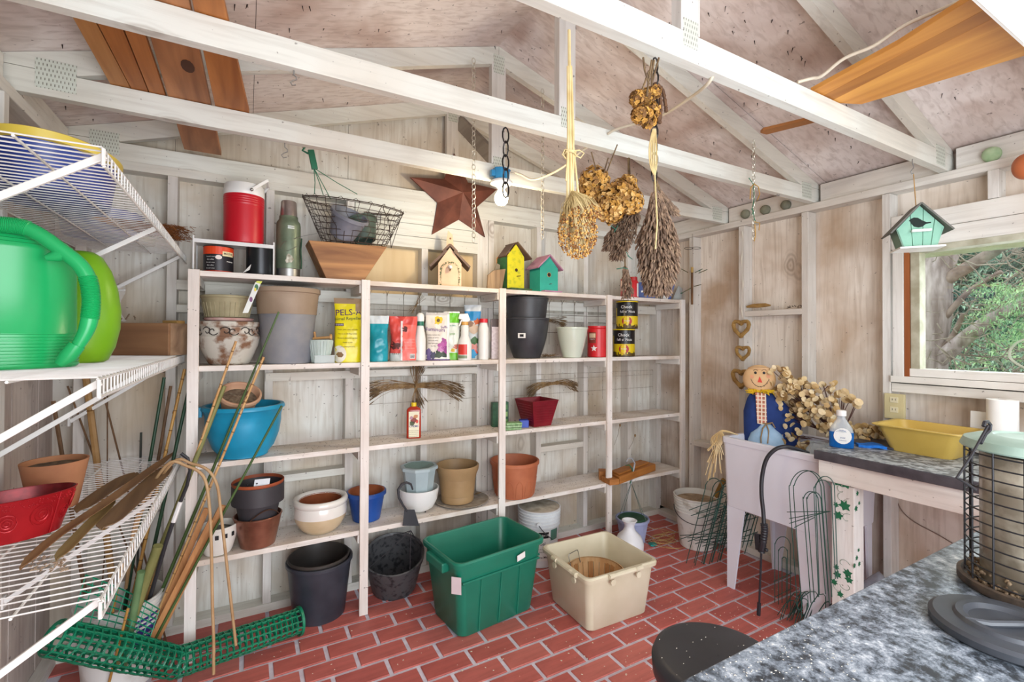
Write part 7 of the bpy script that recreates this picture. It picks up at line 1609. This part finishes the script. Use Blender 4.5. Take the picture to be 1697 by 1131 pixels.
# black hose with gun
t=T('hose_sprayer','black hose arching out of the sink down to a spray wand','hose',onX(1257,1020,2.40)); o=t.location; BH=mat('23242a',.45)
P=[onX(1340,752,2.60),onX(1318,744,2.55),onX(1300,741,2.50),onX(1284,746,2.47),onX(1270,762,2.45),onX(1263,790,2.44),onX(1262,820,2.43),onX(1265,850,2.43),onX(1266,872,2.42)]
G().tube([p-o for p in cr(P)],.0105,10).obj('hose',BH,t,smooth=True,ang=1.2)
P=[onX(1266,868,2.42),onX(1267,880,2.42),onX(1265,895,2.42),onX(1262,915,2.42)]; g=G(); w_=cr(P,7); g.tube([p-o for p in w_],[.016+.003*(i%2) for i in range(len(w_))],10); g.obj('gun_grip',BH,t,smooth=True)
G().bar(onX(1255,885,2.42)-o,onX(1257,912,2.42)-o,.02,.028).obj('gun_body',BH,t,bevel=.004)
G().tube([onX(1262,905,2.42)-o,onX(1260,960,2.41)-o,onX(1258,1005,2.40)-o],.0055,8).obj('wand',BH,t,smooth=True); G().tube([onX(1258,1000,2.40)-o,onX(1257,1020,2.40)-o],.010,10).obj('nozzle',BH,t,smooth=True)
G().ball(onX(1270,912,2.42)-o,.010,8).obj('valve_knob',BH,t,smooth=True)
# ---- green wire edging
GWI=mat('25584e',.5,metal=.1,c2='1b413a')
def hoops(label,X,arcs,rails,base_pt,m=GWI,name='garden_edging',dx=0,r=.0022):
    o=onX(base_pt[0],base_pt[1],X); t=T(name,label,'garden edging',o,0)
    for i,P in enumerate(arcs):
        w_=cr([onX(p[0],p[1],X+dx*i)-o for p in P],5); G().tube(w_,r,5).obj('hoop',m,t,smooth=True)
    for i,P in enumerate(rails): G().tube([onX(p[0],p[1],X-.004)-o for p in P],r*.9,5).obj('cross_wire',m,t)
    return t
def arch(xl,xr,yt,ybl,ybr,lean=0):
    xm=(xl+xr)/2; w_=(xr-xl)/2; hh=w_*1.35; return [(xl-lean*(ybl-yt),ybl),(xl-lean*(ybl-yt)*.5,(ybl+yt+hh)/2)]+[(xm-w_*math.cos(a),yt+hh-hh*math.sin(a)) for a in [math.pi*j/10 for j in range(11)]]+[(xr-lean*(ybr-yt)*.5,(ybr+yt+hh)/2),(xr-lean*(ybr-yt),ybr)]
hoops('tall green wire edging standing against the near leg of the sink',2.44,[arch(1308,1361,780,1010,1000,-.06),arch(1315,1366,781,1012,990,-.06),arch(1331,1356,815,1000,985,-.07),arch(1337,1361,816,998,980,-.07),arch(1352,1383,790,985,960,-.03),arch(1349,1378,796,990,960,-.04)],[((1304,849),(1376,848)),((1308,860),(1376,848)),((1308,868),(1372,848)),((1316,875),(1350,858))],(1335,1020))
hoops('small pale green wire edging between the sink legs',2.62,[arch(1284,1310,890,1040,1035),arch(1290,1305,907,1045,1040),arch(1296,1303,924,1000,1000)],[((1282,965),(1312,950)),((1284,990),(1314,975))],(1297,1040),mat('2f5f55',.5,metal=.2))
# tangle low on the right
o=Vector((2.60,1.36,0)); t=T('edging_heap','heap of folded green wire edging on the floor under the bench end','garden edging',o)
for i in range(34):
    x0=R.uniform(-.13,.02); y0=R.uniform(-.16,.12); a=R.uniform(-.5,.5); L=R.uniform(.12,.26); d=Vector((math.sin(a)*.4,-.25+.3*math.sin(a),R.uniform(.5,1.0))).normalized()*L; s_=Vector((R.uniform(-.03,.03),R.uniform(.03,.07),0))
    p=Vector((x0,y0,.008)); G().tube([p,p+d*.7,p+d*.95+s_*.3,p+d+s_*.5,p+d*.95+s_*.8,p+d*.7+s_,p+s_],.0022,4).obj('hoop',GWI,t)
# leaning stack against the dirty bucket
def lean3(label,A,B_,n,group,seed):
    """folded edging panels leaning: arches between floor line A and a raised line B_"""
    o=Vector(A); t=T('garden_edging',label,'garden edging',o,0,group)
    return t,o
for j in range(5):
    X=2.56+.045*j; sh=12*j
    arcs=[]; 
    for (xl,xr,yt,yl,lean) in ((1168,1198,793,944,.22),(1180,1206,815,938,.23),(1195,1214,806,925,.22),(1186,1202,835,915,.22)):
        arcs.append(arch(xl+sh,xr+sh,yt+j*4,yl-j*3,yl-8-j*3,lean))
    hoops(['foremost dark green wire edging leaning on the dirty bucket','second dark green wire edging leaning behind the foremost','third dark green wire edging of the stack beside the sink leg','fourth dark green wire edging of the leaning stack, under the sink','rearmost dark green wire edging of the leaning stack, under the sink'][j],X,arcs,[((1142+sh,846+j*5),(1206+sh,822+j*5)),((1127+sh,888+j*4),(1200+sh,884+j*3)),((1128+sh,894+j*4),(1208+sh,866+j*4)),((1145+sh,855+j*5),(1206+sh,838+j*5))],(1165+sh,944-j*3),r=.0028)
t=T('wooden_scrap','tan wooden stick standing behind the dirty bucket','wood',onX(1186,850,2.95)); t.location.z=.36; o=t.location
G().bar((0,0,0),onX(1200,795,2.95)-o,.03,.02,(1,0,0)).obj('stick',mat('a8823f',.7,c2='8a672c',sc_=14),t,bevel=.002)
# plastic bag under the bench
t=T('plastic_sack','translucent plastic sack on the floor under the bench','plastic bag',(2.86,1.20,.0)); g=G(); n=14; v=[(0,0,.30)]
for j in range(1,8):
    for i in range(n): a=2*math.pi*i/n; q=math.sin(math.pi*(j/8)*.72)*.15*(1+.18*noise.noise(Vector((math.cos(a)*2,math.sin(a)*2,j*.6)))); v.append((q*math.cos(a)*.8,q*math.sin(a),.30*(1-j/7)**1.0*.98+.004+.02*noise.noise(Vector((a,j,1)))*(j<7)))
g.add(v,[(0,1+i,1+(i+1)%n) for i in range(n)]+[(1+(j-1)*n+i,1+j*n+i,1+j*n+(i+1)%n,1+(j-1)*n+(i+1)%n) for j in range(1,7) for i in range(n)]).obj('film',mat('c5cad4',.2,alpha=.6,c2='aab0bc',sc_=12),t,smooth=True,ang=1.5)
t=T('wall_wire','thin pale wire curving along the right wall under the bench','wire',onX(1486,820,3.135)); o=t.location; G().tube([p-o for p in cr([onX(1486,800,3.14),onX(1488,835,3.14),onX(1510,862,3.14),onX(1560,890,3.14),onX(1600,915,3.14)])],.003,5).obj('wire',mat('8a7466',.7),t)
# ================= RIGHT WALL DECOR =================
STW=mat('b08d52',.85,c2='8e6c38',sc_=30)
for i,(px,py,s_) in enumerate(((1228,543,12),(1231,584,10),(1228,626,13))):
    p=onX(px,py,3.03); kk=mpp(p); t=T('straw_heart',['uppermost small straw heart on the wall stud','middle straw heart on the wall stud','lowest straw heart peeking beside the scarecrow head'][i],'heart ornament',p); s=s_*kk*1.25
    w_=[Vector((.3*.01*math.sin(a*7),s*.95*(math.sin(a)**3)*-1,s*(.80*math.cos(a)-.31*math.cos(2*a)-.12*math.cos(3*a)-.02))) for a in [j*2*math.pi/28 for j in range(28)]]
    G().tube(w_,[s*.20+s*.03*(j%2) for j in range(28)],7,closed=True).obj('straw_ring',STW,t,smooth=True)
t=T('wall_string','thin knotted string running down the stud above the hearts','string',onX(1230,384,3.045)); o=t.location; G().tube([onX(1230+1.2*math.sin(j),384+j*11,3.042)-o for j in range(14)],[.0012 if j%4 else .006 for j in range(14)],5).obj('string',mat('d9d3c4',.8),t)
t=T('straw_bundle','small plaited straw bundle on the ledge between studs','straw',onX(1257,511,3.07)+Vector((0,0,.014))); G().tube([(0,.085,0),(0,.04,.004),(0,0,.003),(0,-.05,.004),(0,-.085,0)],[.008,.014,.015,.013,.005],8).obj('plait',STW,t,smooth=True)
t=T('twig_bits','dark twigs lying on the same ledge right of the straw','twigs',onX(1310,512,3.08)); g=G()
for i in range(16): p=Vector((R.uniform(-.01,.02),R.uniform(-.08,.09),.004+R.uniform(0,.012))); g.tube([p,p+Vector((0,R.uniform(-.03,.03),R.uniform(-.004,.014)))],.0022,4)
g.obj('twigs',mat('4f4238',.9),t,kind='stuff')
# bamboo ornament
t=T('bamboo_chime','brown bamboo tube ornament with green leaf wings on the corner stud','ornament',onX(1154,478,3.03)); o=t.location; Q=lambda px,py,X=3.03: onX(px,py,X)-o
BBm=mat('75512f',.6,c2='553819',sc_=16); G().tube([Q(1147,444),Q(1147,505)],.0085,8).obj('tube',BBm,t,smooth=True); G().tube([Q(1147,443),Q(1147,452)],.010,8).obj('top_tie',mat('b99a5a',.7),t)
for P in ((1140,452,1129,446),(1152,452,1164,446),(1158,453,1172,447),(1148,476,1128,487),(1150,475,1162,472)): G().tube([Q(P[0],P[1]),Q(P[2],P[3])],.0035,5).obj('wing_stick',mat('5f7a62',.7,c2='6b5a3a',sc_=30),t)
for c0_ in ((1159,449),(1130,486)): G().ball(Q(*c0_),.008,6,.6).obj('leaf_knot',mat('4f7a68',.7),t)
G().tube([Q(1148,444),Q(1148,388)],.001,4).obj('thread',STD,t)
t=T('wire_ornament','flat double oval wire ornament hung before the corner stud','ornament',onX(1147,412,3.0)); o=t.location; g=G()
for px in (1141,1154): G().tube([onX(px+7*math.cos(a),412+1.8*math.sin(a)-(.6 if px>1150 else 0),3.0)-o for a in [j*.45 for j in range(14)]],.002,5,closed=True).obj('oval',mat('3c3a38',.6),t)
G().tube([onX(1147,411,3.0)-o,onX(1147,388,3.045)-o],.0008,4).obj('thread',STD,t)
# knobs on the eave blocks
for i,(px,py,r_,cc,c2) in enumerate(((1235,355,7.5,'6f6f5f','8a8a74'),(1268,348,8,'6b6b5c','85856f'),(1302,340,8,'66665a','80806c'),(1643,256,12.5,'8fae84','b5c9a2'))):
    p=onX(px,py,3.072); kk=mpp(p); t=T('wooden_ball' if i<3 else 'foam_ball',['round grey knob on the eave board, nearest the corner','middle round grey knob on the eave board','round grey knob by the second truss end','pale green round knob above the window header'][i],'knob',p); G().lathe([(r_*kk*.9,-.02),(r_*kk,-.005),(r_*kk*.9,.012),(r_*kk*.5,.02),(.001,.022)],M=RY(-math.pi/2),n=22).obj('knob',mat(cc,.8,c2=c2,sc_=18),t,smooth=True,ang=1)
p=onX(1700,276,2.95); t=T('orange_ball','orange brown ball at the right edge by the top plate','ball',p); G().ball((0,0,0),.045,14,1.25).obj('ball',mat('b5643a',.5),t,smooth=True); G().tube([(0,0,.05),(0,0,.09)],.002).obj('loop',STD,t)
# hanging birdhouse
c=onY(1518,378,.99); t=T('hanging_birdhouse','mint green wooden birdhouse with bird shaped hole hung by the window','birdhouse',c,face(c)+.30); kk=mpp(c); MT=mat('8cbfa8',.6,c2='7cb09a',sc_=12); RG=wood('roof_grey','6b6a62','4e4d48','y',12)
hw1,hw0=31*kk,22.5*kk; zt=33*kk; ze=-4*kk; zb=-33*kk; dd=.045
xs=[-1,-.4,.15,.62,1]
def wlim(z): return hw0+(hw1-hw0)*(z-zb)/(ze-zb)
for i in range(4):
    a,b_=xs[i]+.012,xs[i+1]-.012
    def topz(u): return zt-(zt-ze)*abs(u)
    P=[(a*hw0,-dd,zb),(b_*hw0,-dd,zb),(b_*hw1,-dd,topz(b_))]
    if a<0<b_: P.append((0,-dd,zt))
    P.append((a*hw1,-dd,topz(a))); G().prism(P,(0,.006,0)).obj('front_plank',MT,t,bevel=.0008)
G().prism([(-hw0,-dd+.006,zb),(hw0,-dd+.006,zb),(hw1,-dd+.006,ze),(0,-dd+.006,zt),(-hw1,-dd+.006,ze)],(0,.003,0)).obj('front_backing',mat('4c7a66',.7),t)
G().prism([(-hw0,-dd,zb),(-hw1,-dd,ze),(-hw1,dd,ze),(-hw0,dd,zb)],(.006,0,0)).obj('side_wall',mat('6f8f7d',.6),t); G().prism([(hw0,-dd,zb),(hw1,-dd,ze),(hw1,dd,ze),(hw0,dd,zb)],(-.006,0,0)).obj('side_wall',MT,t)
G().prism([(-hw0,dd,zb),(hw0,dd,zb),(hw1,dd,ze),(0,dd,zt),(-hw1,dd,ze)],(0,-.006,0)).obj('rear_wall',MT,t)
for s_ in (-1,1): G().bar((0,0,zt+.008),(s_*hw1*1.30,0,ze-.018),dd*2+.05,.007).obj('roof_board',RG,t)
G().bar((-hw0*1.25,0,zb-.006),(hw0*1.35,0,zb-.006),dd*2+.05,.008).obj('floor_tray',WHT,t,bevel=.001)
BP=[(a*.85,b_) for a,b_ in [(-17,10),(-14,13),(-9,15),(-3,14),(4,9),(10,6),(17,6),(17,4),(9,3),(4,-1),(-2,-2),(-9,0),(-13,5),(-15,9)]]
G().add([Vector((x*kk+.0,-dd-.0012,z*kk-.002)) for x,z in BP],[tuple(range(len(BP)))]).obj('bird_hole',mat('12211d',.8),t)
G().bar((-12*kk,-dd-.012,-8.5*kk),(13*kk,-dd-.012,-8.5*kk),.018,.010).obj('perch',WHT,t)
iv=t.matrix_basis.inverted(); G().tube([(0,0,zt+.01),iv@onY(1514,289,.99)],.0022,5).obj('string',mat('a8844e',.8),t)
# ================= OUTSIDE =================
t=T('ground_outside','mossy ground outside beyond the window','ground',(7,1,-.3)); G().box(-3.5,9,-9,14,-.1,0).obj('soil',mat('5c6a44',.95,c2='6a5a42',sc_=2),t)
TK=mat('c4b0a8',.9,c2='8a766c',sc_=8,stretch=(3,3,.7),bump=.6); BRK=mat('b09888',.9,c2='7c665a',sc_=12,bump=.4)
O=lambda px,py,X: onX(px,py,X)
tr=T('conifer_tree','old conifer with reddish bark and long low limbs outside the window','tree',O(1545,640,5.0)); tr.location.z=-.3; o=tr.location
w_=cr([Vector((O(1535,600,5.0).x,O(1535,600,5.0).y,-.3)),O(1535,600,5.0),O(1545,520,5.0),O(1550,450,5.0),O(1575,390,5.1),O(1590,330,5.2)]); G().tube([p-o for p in w_],[.15-.0018*i for i in range(len(w_))],14).obj('trunk',TK,tr,smooth=True,ang=1.5)
for P,r0 in (([(1548,475),(1600,445),(1650,415),(1700,385),(1760,350)],.052),([(1530,620),(1570,585),(1620,545),(1660,520),(1730,490)],.065),([(1540,560),(1580,510),(1610,480),(1660,450)],.028),([(1530,590),(1570,570),(1597,520)],.030),([(1545,420),(1560,400),(1600,380)],.03)):
    w_=cr([O(px,py,5.0-.05*i) for i,(px,py) in enumerate(P)]); G().tube([p-o for p in w_],[r0*(1-.5*i/len(w_)) for i in range(len(w_))],10).obj('limb',BRK if r0!=.065 else TK,tr,smooth=True,ang=1.5)
g=G()
for i in range(420):
    px,py=R.uniform(1515,1760),R.uniform(390,650); p=O(px,py,4.9+R.uniform(-.3,.8)); d=Vector((R.uniform(-.2,.2),R.uniform(-1,1),R.uniform(-.8,.6)))*R.uniform(.08,.35); q=p+d; g.tube([p-o,p.lerp(q,.5)+Vector((0,R.uniform(-.05,.05),R.uniform(-.06,.02)))-o,q-o],R.uniform(.002,.006),4,caps=False)
g.obj('dead_twigs',mat('b0a08c',.9,c2='7a6a58',sc_=20),tr,kind='stuff')
def sprays(name,label,region,X,dX,n,cols,size,L=.12,cat='foliage'):
    o=O(region[0],region[3],X); t=T(name,label,cat,(o.x,o.y,-.3)); o=t.location; g=G(); 
    for i in range(n):
        px,py=R.uniform(region[0],region[1]),R.uniform(region[2],region[3]); p=O(px,py,X+R.uniform(0,dX))-o; a=R.uniform(-.9,.9); d=Vector((R.uniform(-.3,.3),math.cos(a)*R.choice((-1,1)),math.sin(a)*.6-.25)).normalized(); s_=d.cross(Vector((1,0,0))).normalized()
        mi=R.randrange(len(cols)); k0=len(g.f)
        Lk=L*R.uniform(.5,1.3); K=R.randint(4,8)
        for j in range(K):
            b_=p+d*Lk*j/K+Vector((R.uniform(-.02,.02),R.uniform(-.01,.01),R.uniform(-.01,.01))); w_=size*R.uniform(.5,1.3)*(1-j/(K+3))
            for sg in (-1,1): e=b_+s_*sg*w_*R.uniform(1.2,2.6)+d*w_*R.uniform(.6,2.4)+Vector((R.uniform(-.03,.03),0,-.5*w_)); g.add([b_,b_+d*size*R.uniform(.3,.9),e],[(0,1,2)])
        g.mi[k0:]=[mi]*(len(g.f)-k0)
    g.obj('needles',cols,t,kind='stuff'); return t
FG=[mat('a9c98c',.7,c2='8bb274'),mat('bfd79c',.7,c2='a0c280'),mat('93b585',.7,c2='7ba070')]
FD=[mat('5f7560',.8,c2='435a48'),mat('86a082',.8,c2='687f66'),mat('bcd0b0',.7,c2='98b090'),mat('3f5244',.8,c2='2c3c32')]
for (x0,x1,y0,y1,n) in ((1620,1760,455,520,230),(1600,1720,500,560,170),(1650,1780,540,600,110)): pass
t=sprays('cedar_spray','bright feathery green cedar spray at the right of the window',(1632,1790,462,565),4.55,.35,300,FG,.013,.15)
t=sprays('hedge_foliage','dark green hedge foliage filling the view behind the conifer',(1490,1860,370,700),6.5,1.6,7000,FD,.030,.24)
t=sprays('far_foliage','pale green bushes glimpsed low through the window',(1500,1860,560,700),6.2,.8,1400,[FD[2],FG[1],FD[1]],.026,.2)
t=T('hedge_bank','dark leafy bank closing the view outside','hedge',(8.8,3,-.3)); g=G(); n=26; v=[]
for j in range(n+1):
    for i in range(n+1): yy=-6+14*i/n; zz=5.0*j/n; v.append((1.0*noise.noise(Vector((yy*.6,zz*.6,2))),yy-3,zz))
g.add(v,[(j*(n+1)+i,j*(n+1)+i+1,(j+1)*(n+1)+i+1,(j+1)*(n+1)+i) for j in range(n) for i in range(n)]).obj('leafy_face',mat('4c7a56',.9,c2='1f3a2a',sc_=9,th=(.4,.6)),t,smooth=True,ang=2)
t=T('outdoor_cable','pale cable looping outside the window at the right','cable',O(1697,565,3.6)); o=t.location; G().tube([p-o for p in cr([O(1740,555,3.6),O(1697,563,3.6),O(1678,575,3.6),O(1673,590,3.6),O(1685,603,3.6),O(1720,620,3.6)])],.006,6).obj('cable',mat('cfc8b4',.6),t,smooth=True)
# ================= sub-parts: pieces that belong to a part =================
SUB={'lettering':('label','name_plate','red_oval','body'),'small_print':('label','body'),'print':('label','body'),'star_print':('body',),'skyline':('yellow_band',),'barcode_bar':('barcode_box',),'flower_print':('label',),
 'sunflower_centre':('sunflower',),'animal_picture':('label',),'sticker_print':('price_sticker',),'hole_ring':('body',),'entrance_hole':('front','body'),'perch':('front','body','front_backing'),'painted_vine':('front',),
 'white_bird':('front',),'eye':('head',),'eyebrow':('head',),'nose':('head',),'stitched_mouth':('head',),'cheek':('head',),'painted_leaf':('post',),'painted_tendrils':('post',),'tab_hole':('hanging_tab',),'tag_dot':('care_tag',),
 'slot':('socket',),'knot':('board',),'picture':('card','carton'),'bird_hole':('front_backing',),'embossed_flower':('outer_wall',),'seam':('outer_wall',),'dimple_band':('outer_wall',),'grip_rings':('handle',),'pivot':('handle',),
 'white_sticker':('body',),'care_sticker':('body',),'side_rib':('body',),'twine_belt':('pale_blue_sack',),'box_groove':('blue_box',),'knockout':('blue_box',),'bulb':('lampholder',),'nodes':('shaft',),'fluting':('body',),'rib':('body',),'rim_edge':('body',)}
for o in list(sc.objects):
    if o.parent is None or o.parent.parent is not None or o.parent.type!='EMPTY': continue
    bn=o.name.split('.')[0]
    if bn in SUB:
        for c_ in o.parent.children:
            if c_ is not o and c_.name.split('.')[0] in SUB[bn] and c_.name.split('.')[0]!=bn and c_.name.split('.')[0] not in ('lettering',):
                pn=c_.name.split('.')[0]
                if pn==SUB[bn][0] or not any(x.name.split('.')[0]==SUB[bn][0] for x in o.parent.children):
                    o.parent=c_; break
